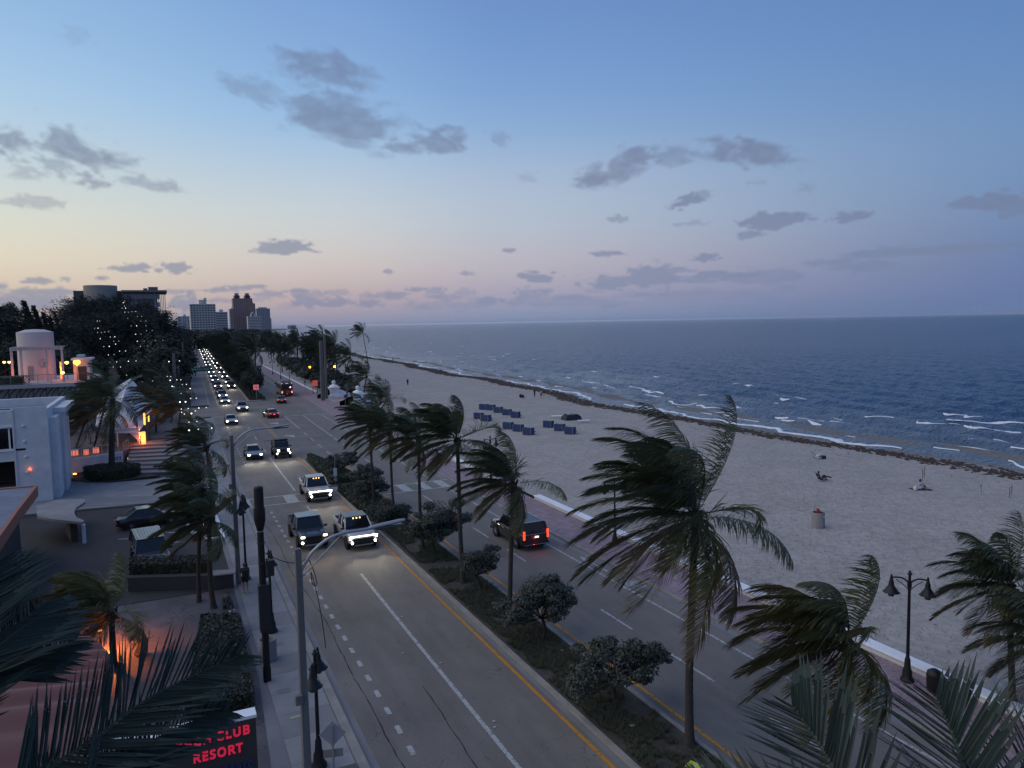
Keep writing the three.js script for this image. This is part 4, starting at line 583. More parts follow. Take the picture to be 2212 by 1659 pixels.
tower('white slab apartment block with balconies on every floor, standing at the end of the road', 410, 465, 658, -1150, { floors: 15, bays: 9, depth: 26, wall: [.5, .51, .52], balc: [[0, 1], [5, 6], [8, 9]], top: [[-.02, .22, 6], [.12, .1, 9]] });
tower('lower glazed block with white piers beside the white slab apartment block', 466, 491, 675, -1250, { floors: 11, bays: 6, depth: 24, wall: [.45, .46, .48], win: .8, slab: 0, top: [[0, .3, 4]] });
{ const t = tower('tall pink stepped tower with two gabled crowns', 503, 545, 645, -2100, { floors: 30, bays: 9, depth: 40, wall: [.3, .2, .19], glass: [.09, .07, .075], win: .55, slab: 0, top: [[-.27, .3, 8], [.27, .3, 8], [-.27, .18, 14], [.27, .18, 14]] }); }
tower('pink shoulder wing stepping down from the tall gabled tower', 540, 551, 656, -2090, { floors: 27, bays: 3, depth: 40, wall: [.3, .2, .19], glass: [.09, .07, .075], win: .5, slab: 0 });
tower('pale gridded wing at the foot of the tall pink tower', 496, 505, 668, -2060, { floors: 22, bays: 4, depth: 30, wall: [.36, .33, .33], win: .6, slab: .5 });
tower('white terraced apartment house in front of the pink tower', 535, 565, 684, -1900, { floors: 12, bays: 7, depth: 24, wall: [.5, .5, .5], balc: [[1, 4], [5, 7]], top: [[-.1, .3, 6], [-.1, .12, 10]] });
tower('grey blue slab tower right of the pink one, at the shore', 554, 583, 667, -2400, { floors: 24, bays: 7, depth: 40, wall: [.3, .32, .36], win: .6, slab: 0, top: [[0, .6, 4]] });
tower('narrow low tower at the end of the skyline by the beach', 582, 586, 688, -2600, { floors: 14, bays: 2, depth: 30, wall: [.3, .32, .36], slab: 0 });
tower('pale distant block left of the white slab apartments', 384, 409, 684, -1700, { floors: 14, bays: 7, depth: 30, wall: [.4, .42, .45], win: .5, slab: 0, solid: [2, 5] });
tower('smallest pale block half hidden behind the casuarina clump', 376, 385, 694, -1800, { floors: 10, bays: 3, depth: 20, wall: [.42, .44, .47], slab: 0 });
tower('tiny hazy block on the far headland across the bay', 622, 640, 703, -7000, { floors: 8, bays: 6, depth: 60, wall: [.3, .33, .38], slab: 0, group: undefined });
{ // hotel with the round drum
  const z = -372, t = thing('hotel', 'dark flat-roofed hotel with a pale round drum on its roof behind the casuarinas', 'building', V(0, 0, 0));
  const A = rect(158, 628, 265, 700, z), B = rect(262, 631, 359, 700, z + 6), D = rect(177, 616, 254, 650, z + 4);
  mesh('wall', bbox(A.x0, A.x1, 0, A.y1, z, z - 24), mat([.09, .09, .085], .85), t);
  mesh('wing', bbox(B.x0, B.x1 - 3, 0, B.y1, z + 6, z - 20), mat([.1, .11, .12], .8), t);
  const g = []; for (let f = 1; f < 9; f++) for (let k = 0; k < 11; k++) { const x = lerp(B.x0 + 1, B.x1 - 2, (k + .5) / 11), y = B.y1 * (f + .45) / 9; g.push(bx((B.x1 - B.x0) / 11 * .72, B.y1 / 9 * .6, .3, x, y, z + 6.1)); } mesh('windows', merge(g), mat([.16, .19, .23], .1), t);
  for (let k = 0; k < 7; k++) { const x = lerp(B.x1 - 4, B.x1, k / 6); mesh('fin', bbox(x, x + .25, 0, B.y1, z + 6.5 - k * .7, z + 5.5 - k * .7), mat([.3, .31, .33], .7), t); }
  mesh('roof', bbox(B.x0, B.x1 + 1, B.y1, B.y1 + .8, z + 8, z - 20), mat([.16, .17, .18], .8), t);
  mesh('roof_plant', merge(bbox(lerp(B.x0, B.x1, .5), lerp(B.x0, B.x1, .6), B.y1 + .8, B.y1 + 2, z, z - 8), bbox(lerp(B.x0, B.x1, .62), lerp(B.x0, B.x1, .85), B.y1 + .8, B.y1 + 2.6, z, z - 8)), mat([.12, .12, .13], .85), t);
  const R = (D.x1 - D.x0) / 2; mesh('drum', cyl(R, R, D.y1 - A.y1 + 6, (D.x0 + D.x1) / 2, A.y1 - 6, z - R + 6, 36), mat([.3, .29, .27], .85), t);
}
{ // two-storey white building at the left edge
  const z = -79, t = thing('white_building', 'white two-storey rendered building with stepped corner piers beside the driveway', 'building', V(0, 0, 0)), xr = -9.7, top = onZ(117, 882, z).y, zb = -93;
  const w1 = rect(-40, 927, 52, 968, z), w2 = rect(-40, 1002, 62, 1050, z);
  const hole = (W, x) => W;
  // south wall in pieces round its openings
  mesh('wall', merge(bbox(-30, xr, w1.y1, top, z, z - .4), bbox(-30, xr, w2.y1, w1.y0, z, z - .4), bbox(-30, xr, 0, w2.y0, z, z - .4), bbox(w1.x1, xr, w1.y0, w1.y1, z, z - .4), bbox(w2.x1, xr, w2.y0, w2.y1, z, z - .4), bbox(xr - .4, xr, 0, top, z - .41, zb), bbox(-30, xr, 0, top, zb, zb - .3)), MAT.stucco, t);
  mesh('pier', merge(bbox(-12.3, xr + .003, 0, top + .25, z + .12, z), bbox(-12.45, -12.3, 0, top + .1, z + .2, z)), MAT.stucco, t);
  mesh('corner_pier', merge(bbox(xr, xr + .55, 0, top - .9, z - .6, z - 3.4), bbox(xr, xr + .75, 0, top - 1.1, z - 4.2, z - 7.4), bbox(xr, xr + .45, 0, top - .7, z - 8, z - 12), bbox(xr, xr + 1.0, top - .75, top - .3, z - 4, z - 12.4), bbox(xr, xr + .7, top - 1.1, top - .75, z - 4.1, z - 12.2)), MAT.stucco, t);
  for (let k = 0; k < 5; k++) mesh('knob', ball(.16, -11.6 + .02 * k, top * (.83 - k * .165), z + .14, 10), MAT.stucco, t);
  const win = mesh('window', bbox(w1.x0, w1.x1, w1.y0, w1.y1, z - .3, z - .34), MAT.darkGlass, t); mesh('mullion', merge(bbox(lerp(w1.x0, w1.x1, .63), lerp(w1.x0, w1.x1, .63) + .12, w1.y0, w1.y1, z - .1, z - .3), bbox(w1.x0, w1.x1, w1.y1 - .1, w1.y1, z - .1, z - .3), bbox(w1.x1 - .1, w1.x1, w1.y0, w1.y1 - .1, z - .1, z - .3)), MAT.white, win);
  mesh('window', bbox(w2.x0, w2.x1, w2.y0, w2.y1, z - 1.9, z - 1.94), MAT.darkGlass, t);
  mesh('sill', bbox(-30, w1.x1 + .15, w1.y0 - .18, w1.y0, z + .12, z), MAT.white, t); mesh('head', bbox(-30, w1.x1 + .25, w1.y1, w1.y1 + .14, z + .1, z), MAT.white, t);
  mesh('roof', bbox(-30, xr - .4, top - .95, top - .8, z - .4, zb), mat([1, 1, 1], .9, { map: speck(256, 5, s8(92, 97, 106), s8(150, 156, 164), .3, 6, 21) }), t);
  mesh('parapet', merge(bbox(-30, xr - .4, top - .8, top, zb + .3, zb)), MAT.stucco, t);
  mesh('cable', merge(tube([V(-24, top - .7, -84), V(-20, top - .68, -85.5), V(-16, top - .7, -84.6), V(-12, top - .68, -85.2), V(-10.5, top - .7, -84.8)], .09, 40, 5), tube([V(-24, top - .7, -86), V(-19, top - .68, -86.6), V(-14.5, top - .7, -86), V(-11, top - .68, -86.6)], .08, 40, 5), tube([V(-24, top - .7, -88.5), V(-20, top - .68, -88), V(-17, top - .66, -89), V(-14, top - .7, -88.4)], .05, 30, 5)), MAT.black, t);
  const lamp = onZ(68, 1016, z + .4); mesh('wall_lamp', merge(cyl(.09, .16, .3, 0, 0, 0, 10).rotateZ(.8).translate(lamp.x, lamp.y, z + .35)), glow([1, .25, .12], 1.2), t);
}
{ // roof terrace behind it
  const z = -118, s = rect(-60, 830, 228, 818, z), yd = onZ(60, 831, z).y, t = thing('terrace_building', 'pale flat building with a roof terrace and dark branching lattice under its slab', 'building', V(0, 0, 0)), xe = onZ(200, 824, z).x;
  mesh('wall', bbox(-34, xe - .6, 0, yd - .5, z - 1.2, z - 22), mat([.3, .31, .34], .85), t);
  mesh('slab', bbox(-34, xe, yd - .5, yd, z, z - 22), mat([.34, .35, .37], .8), t);
  const q = rng(4), br = []; for (let k = 0; k < 34; k++) { const x = xe - .4 - k * .72, h = 2.6, c = (q() - .5) * 1.6; br.push(tube([V(x, yd - .5, z - .35), V(x - .5 - .4 * q(), yd - 1.3, z - .3), V(x - 1.1 - c, yd - .5 - h, z - .3)], .07, 8, 5)); if (k % 2) br.push(rod(V(x - .2, yd - .5, z - .35), V(x - .3 + (q() - .5) * .6, yd - .5 - h, z - .3), .06, .05, 5)); } mesh('lattice', merge(br), mat([.02, .025, .03], .6), t);
  const rl = []; for (let k = 0; k < 17; k++) rl.push(rod(V(xe - .3 - k * 1.55, yd, z - .3), V(xe - .3 - k * 1.55, yd + 1.25, z - .3), .035, .035, 6)); rl.push(rod(V(xe - .3, yd + 1.25, z - .3), V(xe - 26, yd + 1.25, z - .3), .035, .035, 6), rod(V(xe - .3, yd + .12, z - .3), V(xe - 26, yd + .12, z - .3), .025, .025, 6)); mesh('railing', merge(rl), mat([.2, .21, .23], .5, { metalness: .4 }), t);
  // drum, pergola, cabin
  const dz = z - 10, D = rect(27, 711, 117, 800, dz), R = (D.x1 - D.x0) / 2, cx = (D.x0 + D.x1) / 2;
  mesh('drum', merge(cyl(R, R * .985, D.y1 - yd - .5, cx, yd, dz - R, 40), lathe([[0.01, .45], [R * .5, .38], [R * .985, 0]], 40).translate(cx, D.y1 - .5, dz - R)), mat([.52, .5, .5], .8), t);
  const P = rect(24, 758, 136, 800, z - 5), py = P.y1; const post = x => bbox(x - .14, x + .14, yd, py, z - 4.9, z - 5.2); mesh('pergola', merge(post(P.x0), post(P.x0 + 1.1), post(P.x1 - 1.9), post(P.x1), bbox(P.x0 - .2, P.x1 + .2, py, py + .35, z - 4.8, z - 5.3), ...[...Array(13)].map((_, k) => bbox(lerp(P.x0, P.x1, k / 12) - .06, lerp(P.x0, P.x1, k / 12) + .06, py + .352, py + .5, z - 4.4, z - 9))), mat([.42, .42, .44], .75), t);
  const E = rect(158, 790, 196, 830, z - 3), F = rect(156, 767, 194, 790, z - 5); mesh('cabin', merge(bbox(E.x0, E.x1, yd, onZ(170, 778, z - 3).y, z - 3, z - 7)), mat([.42, .42, .45], .8), t); mesh('cabin_roof', merge(bbox(E.x0 - .2, E.x1 + .4, onZ(170, 778, z - 3).y, onZ(170, 774, z - 3).y, z - 2.7, z - 7.3), bbox(F.x0 + .6, F.x1 - .6, onZ(170, 774, z - 3).y, onZ(170, 767, z - 3).y, z - 4, z - 6.6)), mat([.46, .47, .5], .8), t);
  mesh('cabin_opening', bbox(lerp(E.x0, E.x1, .28), lerp(E.x0, E.x1, .8), yd + .2, lerp(yd, onZ(170, 778, z - 3).y, .7), z - 2.96, z - 2.99), mat([.02, .025, .03], .6), t);
  mesh('doorway', bbox(cx - .9, cx - .2, yd, yd + 2.1, dz + .05, dz - .3), mat([.25, .26, .28], .6), t); mesh('porthole', new THREE.TorusGeometry(.5, .12, 8, 20).translate(cx + 1.2, yd + 2.3, dz - .02), mat([.4, .4, .42], .6), t);
  hedge('dark planter hedge behind the railing of the roof terrace', [[xe - 26, z - .6], [xe - 7.6, z - .6], [xe - 7.6, z - 1.6], [xe - 26, z - 1.6]], yd, 1.15, 71, { n: 1500, size: .12 });
  // heaters and lanterns of the terrace bar
  const lant = (px, py, zz, r, l, c = [1, .42, .12]) => { const p = onZ(px, py, zz); const g = thing('terrace_heater', l, 'lamp', V(p.x, yd, zz), 0, 'glowing terrace lamps'); mesh('stem', cyl(.03, .03, max(.05, p.y - yd - r), 0, 0, 0, 6), MAT.black, g); mesh('lamp', merge(ball(r, -r * .5, p.y - yd + r * .3, 0, 8), ball(r, r * .5, p.y - yd + r * .3, 0, 8), new THREE.ConeGeometry(r * 1.2, r * 2, 8).rotateX(PI).translate(0, p.y - yd - r * .6, 0)), glow(c, 5), g); return p; };
  lant(9, 783, z - 4, .13, 'small heart-shaped glowing lamp on the roof terrace'); lant(20, 783, z - 4, .13, 'small heart-shaped glowing lamp on the roof terrace'); lant(144, 784, z - 6, .18, 'small heart-shaped glowing lamp on the roof terrace'); lant(135, 806, z - 1.6, .17, 'small heart-shaped glowing lamp on the roof terrace'); lant(166, 784, z - 2, .3, 'round orange glowing lamp beside the rooftop cabin', [1, .38, .05]);
  const pl = (px, py, zz, I, c = L(1, .2, .045)) => { const p = onZ(px, py, zz), l = new THREE.PointLight(c, I, 0, 2); l.position.copy(p); l.castShadow = true; scene.add(l); };
  pl(131, 797, dz + 1.2, 8); pl(145, 806, z - 2, 4); pl(18, 806, z - 4, 4); pl(36, 800, dz + 1.2, 3); pl(166, 806, z - 1.8, 3);
  const tb = thing('glowing_column', 'orange lit column beside the rooftop drum', 'lamp', V(onZ(134, 800, dz + .6).x, yd, dz + .6)); mesh('lamp_column', cyl(.26, .24, 2.6, 0, 0, 0, 12), glow([1, .3, .08], 1.3), tb); mesh('foot', cyl(.34, .34, .12, 0, 0, 0, 12), MAT.stucco, tb);
}
{ // terrace with steps, wall and marquee
  const T = 1.5, terr = setting('terrace', poly([[-34, -96], [-9.8, -93.6], [-4.6, -96.2], [-3.3, -104], [3.2, -104], [3.2, -139], [-34, -139]], 0, T), mat([1, 1, 1], .85, { map: speck(256, 5, s8(70, 66, 66), s8(104, 98, 96), .3, 6, 22) }));
  const w = thing('garden_wall', 'white low wall with house number below the terrace railing', 'wall', V(0, 0, 0));
  mesh('wall', merge(poly([[-10, -92.9], [-4.6, -95.6], [-4.6, -95.9], [-10, -93.2]], 0, T + .1), poly([[-30, -92.9], [-10, -92.9], [-10, -93.2], [-30, -93.2]], 0, T + .1)), MAT.stucco, w);
  const font = await new FontLoader().loadAsync('fonts/droid/droid_sans_bold.typeface.json'); globalThis.FONT = font;
  const num = new TextGeometry('311', { font, size: .42, depth: .03, curveSegments: 3 }); mesh('house_number', num.rotateY(atan2(2.7, 5.4)).translate(-5.62, .75, -95.02), mat([.12, .13, .15], .6), w);
  for (let i = 0; i < 8; i++) mesh('step', poly([[-4.4 + i * .06, -89.2 - i * 1.7], [1.6, -86.9 - i * 1.85], [3.15, -88 - i * 1.85], [3.15, -106], [-3.4, -106]], i ? T * i / 8 : 0, T * (i + 1) / 8), MAT.concrete2, terr);
  const rail = thing('terrace_railing', 'pale tubular railing along the terrace edge', 'railing', V(0, T, 0)); const rp = []; const seg = (a, b, n) => { for (let i = 0; i <= n; i++) { const x = lerp(a[0], b[0], i / n), z = lerp(a[1], b[1], i / n); rp.push(rod(V(x, 0, z), V(x, 1.1, z), .03, .03, 5)); } rp.push(rod(V(a[0], 1.1, a[1]), V(b[0], 1.1, b[1]), .035, .035, 5), rod(V(a[0], .12, a[1]), V(b[0], .12, b[1]), .025, .025, 5)); };
  seg([-30, -93.3], [-10, -93.3], 60); seg([-10, -93.4], [-7.4, -94.7], 9); seg([-7.2, -94.8], [-5, -95.9], 4); seg([-4.5, -96.4], [-4.1, -98.5], 2); mesh('rails', merge(rp), mat([.4, .4, .42], .5, { metalness: .4 }), rail);
  // marquee
  const m = thing('marquee', 'white peaked marquee with a sagging striped roof on the terrace', 'tent', V(0, 0, 0)); const e = (px, py, z) => onZ(px, py, z);
  const A = e(204, 931, -101), B = e(300, 936, -101), R1 = e(262, 868, -107), C = e(336, 905, -118), D2 = e(338, 840, -136), R2 = e(282, 818, -136), L2 = e(204, 880, -118), L3 = e(218, 850, -136);
  const pos = [], idx = [], col = []; const grid = (P00, P10, P01, P11, n, sag) => { const o = pos.length / 3; for (let i = 0; i <= n; i++) for (let j = 0; j <= n; j++) { const u = i / n, v = j / n, p = P00.clone().lerp(P10, u).lerp(P01.clone().lerp(P11, u), v); p.y -= sag * sin(PI * u) * (.5 + .5 * sin(PI * v)) - .12 * sin(v * 26) * (1 - u * .3); pos.push(p.x, p.y, p.z); if (i && j) { const k = o + i * (n + 1) + j; idx.push(k - n - 2, k - 1, k - n - 1, k - n - 1, k - 1, k); } } };
  grid(R1, B, R2, C.clone().lerp(D2, .6), 22, .7); grid(A, B, R1, R1, 16, .2); grid(A, R1, L3, R2, 16, .4);
  mesh('roof', raw(pos, idx), new THREE.MeshPhysicalMaterial({ color: L(.6, .62, .66), roughness: .7, side: 2, transmission: .2, thickness: 0 }), m);
  const pst = []; for (const p of [A, B, C.clone().lerp(D2, .6), L3, A.clone().lerp(B, .5)]) pst.push(rod(V(p.x, T, p.z), p, .07, .07, 8)); mesh('poles', merge(pst), MAT.white, m);
  const cur = (p, dx, dz) => raw([p.x, p.y, p.z + .02, p.x + dx, p.y, p.z + dz + .02, p.x + dx * .25, lerp(T, p.y, .45), p.z + .02, p.x + dx * .12, T + .1, p.z + .02, p.x, T + .1, p.z + .02], [0, 1, 2, 0, 2, 3, 0, 3, 4]); mesh('drape', cur(A, .9, 0), mat([.5, .51, .54], .8, { side: 2 }), m); mesh('drape', cur(B, -.9, 0), mat([.5, .51, .54], .8, { side: 2 }), m);
  mesh('valance', bbox(A.x, B.x, A.y - .28, A.y + .02, -100.9, -100.95), mat([.55, .57, .6], .8), m);
  // dim interior: tables and orange heaters
  for (let k = 0; k < 5; k++) { const t = thing('dining_table', 'dark dining table standing under the marquee', 'table', V(-8.6 + k * 1.35, T, -106 - (k % 2) * 5), 0, 'tables under the marquee'); mesh('table_top', cyl(.5, .5, .05, 0, .72, 0, 14), mat([.06, .03, .025], .6), t); mesh('leg', cyl(.06, .06, .72, 0, 0, 0, 8), MAT.black, t); mesh('foot', cyl(.3, .3, .04, 0, 0, 0, 12), MAT.black, t); }
  const hl = (p, I, c = L(1, .2, .04)) => { const l = new THREE.PointLight(c, I, 0, 2); l.position.copy(p); l.castShadow = true; scene.add(l); };
  for (const [px, py, z, w, h, l] of [[312, 905, -103, .22, 1.5, 'tall orange heater flame at the marquee corner'], [321, 903, -104, .14, .9, 'short orange heater flame beside the marquee corner post'], [303, 938, -103, .5, .5, 'orange lantern box by the marquee entrance'], [311, 966, -101.2, .5, 1.5, 'glowing orange menu stand at the top of the steps']]) { const p = onZ(px, py, z), t = thing('patio_heater', l, 'lamp', V(p.x, T, z)); mesh('lamp', rb(w, h, w * .6, 0, max(h / 2 + .05, p.y - T), 0, .05), glow([1, .3, .07], 2.4), t); mesh('stand', cyl(.05, .05, max(.06, p.y - T - h / 2), 0, 0, 0, 6), MAT.black, t); hl(V(p.x - .1, max(p.y, T + .8), z + .5), 5); }
  for (const [px, py, z, w] of [[83, 972, -94.5, 1], [128, 974, -94.2, 1.2], [100, 972, -94.4, 1.6], [158, 970, -96.4, .9], [186, 970, -96.2, .5], [207, 970, -97, .6]]) { const p = onZ(px, py, z), t = thing('glowing_planter', 'low planter box glowing orange behind the terrace railing', 'planter', V(p.x, T, z), 0, 'glowing planters on the terrace'); mesh('lamp_box', rb(w, .55, .5, 0, .3, 0, .04), glow([1, .2, .09], .75, [.5, .3, .25]), t); mesh('rim', rb(w + .06, .06, .56, 0, .6, 0, .02), MAT.stucco, t); }
  // candle lanterns on the steps
  for (const [px, py] of [[279, 990], [284, 994], [293, 1001], [308, 1022], [329, 985], [345, 1016], [348, 1020], [366, 997], [162, 1030], [277, 1037]]) { const p0 = onZ(px, py, -95 - (1000 - py) * .12), t = thing('candle_lantern', py > 1025 ? 'small amber path light at the foot of the clipped hedge' : 'small amber candle lantern standing on the terrace steps', 'lantern', V(p0.x, max(.12, p0.y - .1), p0.z), 0, py > 1025 ? 'path lights at the hedge' : 'lanterns on the steps'); mesh('lamp', rb(.34, .12, .2, 0, .12, 0, .05), glow([1, .5, .08], 4), t); mesh('base', rb(.3, .05, .26, 0, .03, 0, .01), MAT.black, t); const l = new THREE.PointLight(0xff8a30, .8, 0, 2); l.position.set(p0.x, max(.12, p0.y - .1) + .3, p0.z + .1); l.castShadow = true; scene.add(l); }
  hedge('clipped rounded hedge round the foot of the thick palm', [[-8.1, -89.6], [-7.2, -86.4], [-5.4, -85.4], [-3.3, -86.4], [-2.7, -88.4], [-4, -90], [-6.5, -90.6]], .1, 1.15, 81, { n: 5200, size: .1 });
  setting('planting_bed', poly([[-9.4, -89.2], [-7.6, -86], [-5.4, -84.9], [-2.6, -86], [-.8, -86.2], [-3, -89.6], [-6, -91.4]], 0, .13), MAT.soil);
}
{ // terracotta-edged pavilion roof, curved white canopy, red canopy of the entrance
  const y = 4.6, t = thing('pavilion', 'flat-roofed pavilion with a broad terracotta fascia beside the white building', 'building', V(0, 0, 0)), a = G(0, 1073, y), b = G(78, 1051, y), c = G(20, 1105, y), d = G(0, 1175, y), e = G(75, 1070, y);
  mesh('roof', poly([[-22, b.z - 1.0], [b.x, b.z], [c.x + .4, c.z], [d.x - .3, d.z], [-22, d.z]], y - .12, y), mat([1, 1, 1], .9, { map: speck(256, 4, s8(90, 98, 112), s8(124, 132, 146), .3, 6, 23) }), t);
  const f = [[-22, b.z - 1.0], [b.x, b.z], [c.x + .4, c.z], [d.x - .3, d.z]]; const fs = []; for (let i = 1; i < 4; i++) { const p = f[i - 1], q = f[i], dx = q[0] - p[0], dz = q[1] - p[1], l = hypot(dx, dz); fs.push(bx(l, .75, .2).rotateY(-atan2(dz, dx)).translate((p[0] + q[0]) / 2, y - .3, (p[1] + q[1]) / 2)); } mesh('fascia', merge(fs), mat([.3, .12, .085], .8), t);
  mesh('wall', poly([[-22, b.z], [b.x - 1, b.z + 1], [c.x - .6, c.z], [d.x - 1.2, d.z], [-22, d.z]], 0, y - .7), mat([.06, .055, .06], .9), t);
  const k = thing('curved_canopy', 'low white canopy with a scooped concave edge over the car park', 'canopy', V(0, 0, 0)); const yc = 2.0, pt = (px, py) => { const p = G(px, py, yc); return [p.x, p.z]; };
  mesh('roof', poly([pt(78, 1092), pt(120, 1080), pt(183, 1077), pt(184, 1084), pt(165, 1096), pt(160, 1106), pt(165, 1117), pt(182, 1124), pt(178, 1128), pt(118, 1122), pt(80, 1115)], yc - .18, yc), MAT.concrete, k);
  mesh('support', poly([pt(165, 1098), pt(160, 1106), pt(165, 1116), pt(150, 1116), pt(140, 1100)], 0, yc - .18), mat([.04, .04, .045], .8), k); mesh('post', rb(.22, 1.5, .22, pt(179, 1118)[0], .75, pt(179, 1118)[1], .03), MAT.white, k);
  const R = thing('entrance_canopy', 'dark red ribbed fabric canopy with a curved edge over the entrance', 'canopy', V(0, 0, 0)), yr = 3.4, P = (px, py, yy = yr) => G(px, py, yy); const edge = [P(190, 1377), P(205, 1388), P(222, 1402), P(236, 1420), P(243, 1440), P(243, 1460), P(238, 1490), P(228, 1530), P(210, 1600), P(190, 1680)], left = edge.map((p, i) => V(p.x - 7 - i * .6, p.y + 1.0 - .02 * i, p.z - .6)); const pos = [], idx = []; const N = 60, Mx = 12; const ce = new THREE.CatmullRomCurve3(edge), cl = new THREE.CatmullRomCurve3(left);
  for (let i = 0; i <= N; i++) for (let j = 0; j <= Mx; j++) { const u = i / N, p = ce.getPoint(u).lerp(cl.getPoint(u), j / Mx); p.y += .16 * abs(sin(u * PI * 8.5)) ; pos.push(p.x, p.y, p.z); if (i && j) { const q = i * (Mx + 1) + j; idx.push(q - Mx - 2, q - 1, q - Mx - 1, q - Mx - 1, q - 1, q); } }
  mesh('fabric', raw(pos, idx), new THREE.MeshPhysicalMaterial({ color: L(.15, .055, .048), roughness: .85, side: 2, transmission: .12, thickness: 0 }), R);
  mesh('edge_rail', new THREE.TubeGeometry(ce, 40, .05, 6), mat([.08, .03, .03], .6), R); mesh('pole', merge(cyl(.05, .05, yr, edge[3].x - .2, 0, edge[3].z, 8), cyl(.05, .05, yr, edge[7].x - .2, 0, edge[7].z, 8)), MAT.black, R);
  // lamp under the canopy and the planter kerb, orange lamplight put into its colour
  const lq = G(219, 1412, .1), lp = thing('canopy_lamp', 'low shaded orange bollard lamp beside the edge of the red canopy', 'lamp', lq); mesh('post', cyl(.05, .05, 1.1, 0, 0, 0, 8), MAT.black, lp); mesh('lamp', cyl(.09, .09, .12, 0, 1.12, 0, 12), glow([1, .33, .05], 3), lp); mesh('shade', lathe([[.2, -.04], [.12, .06], [.02, .1], [.01, .1]], 14).translate(0, 1.28, 0), MAT.black, lp);
  const l = new THREE.SpotLight(L(1, .22, .025), 330, 0, 1.42, .2, 2); l.position.copy(lq).add(V(0, 1.08, 0)); l.target.position.copy(lq).add(V(.01, 0, 0)); l.castShadow = true; l.shadow.radius = 4; scene.add(l, l.target);
  const kb = thing('planter_kerb', 'curved lamplight-painted orange kerb of the entrance planter beside the red canopy', 'kerb', V(0, 0, 0)); mesh('kerb', tube([G(170, 1360, .2), G(190, 1352, .2), G(207, 1341, .2), G(218, 1330, .2), G(216, 1322, .2), G(200, 1320, .2), G(165, 1322, .2)], .16, 40, 6), mat([.55, .3, .14], .8), kb); mesh('bed', poly([G(172, 1358), G(192, 1350), G(214, 1334), G(214, 1323), G(165, 1324)].map(p => [p.x, p.z]), .05, .16), MAT.soil, kb);
}
// clipped car park hedge with its low wall; kerbed island
hedge('clipped dark hedge between the car park and the entrance court', [[-2.4, -50.6], [2.0, -48.6], [2.0, -47.2], [-2.4, -49.2]], .1, 1.5, 83, { n: 5200, size: .07, mat: leafS(.03, .032, .022) });
{ const w = thing('court_wall', 'dark low wall at the foot of the car park hedge', 'wall', V(0, 0, 0)); mesh('wall', merge(poly([[-2.5, -48.9], [2.2, -46.9], [3.2, -46.5], [3.2, -46.1], [2.2, -46.3], [-2.5, -48.4]], .1, .95)), mat([.035, .034, .04], .8), w); mesh('cap', poly([[2.1, -47.2], [3.3, -46.7], [3.3, -46.0], [2.1, -46.2]], .95, 1.02), MAT.concrete, w); }
{ const k = setting('car_park_island', poly([[1.0, -61.8], [1.3, -64.4], [2.4, -65.4], [3.5, -64.6], [3.55, -57.4], [2.6, -57.3], [1.5, -59.6]], .02, .24), MAT.white); mesh('planting_bed', poly([[1.25, -61.8], [1.5, -64.1], [2.4, -64.9], [3.2, -64.2], [3.25, -57.9], [2.7, -57.8], [1.75, -59.8]], .1, .27), mat([.03, .035, .02], .95), k);
  const u = thing('ground_uplight', 'small warm uplight in the kerbed car park island', 'lamp', V(2.2, .27, -61.5)); mesh('lamp', cyl(.1, .13, .2, 0, 0, 0, 10), glow([1, .6, .3], 8), u); mesh('foot', cyl(.14, .14, .03, 0, 0, 0, 10), MAT.black, u); const l = new THREE.PointLight(0xffa050, 1.6, 0, 2); l.position.set(2.2, .62, -61.4); l.castShadow = true; scene.add(l); }
// small plants beside the canopy and the sign
hedge('dense low shrubs beside the pavement in front of the sign wall', [[1.2, -40.5], [2.9, -39.6], [2.6, -30.5], [.2, -31]], .1, .8, 85, { n: 6500, size: .08, mat: leafS(.03, .034, .022) });
{ const s = thing('sign_wall', 'dark grey entrance sign wall with red block letters and a pale cap', 'sign', V(0, 0, 0)), z = -24.6, A = onZ(552, 1545, z), x1 = A.x, x0 = x1 - 5.2, yt = A.y, tilt = .06;
  mesh('panel', bbox(x0, x1, 0, yt - .06, z, z - .45), mat([.045, .043, .042], .75), s); mesh('cap', bbox(x0 - .03, x1 + .03, yt - .06, yt + .04, z + .03, z - .5), MAT.white, s);
  const put = (str, px, py, size, m, right) => { const g = new TextGeometry(str, { font: FONT, size, depth: .05, curveSegments: 4 }); g.computeBoundingBox(); const b = g.boundingBox, p = onZ(px, py, z); g.translate((right ? -b.max.x : 0) + p.x, p.y, z); mesh('lettering', g, m, s); };
  const red = glow([1, .03, .1], .36, [.45, .02, .05]), navy = mat([.03, .04, .17], .5); put('BEACH CLUB', 540, 1583, .3, red, true); put('RESORT', 525, 1622, .3, red, true); put('na del Mare', 549, 1653, .27, navy, true); }

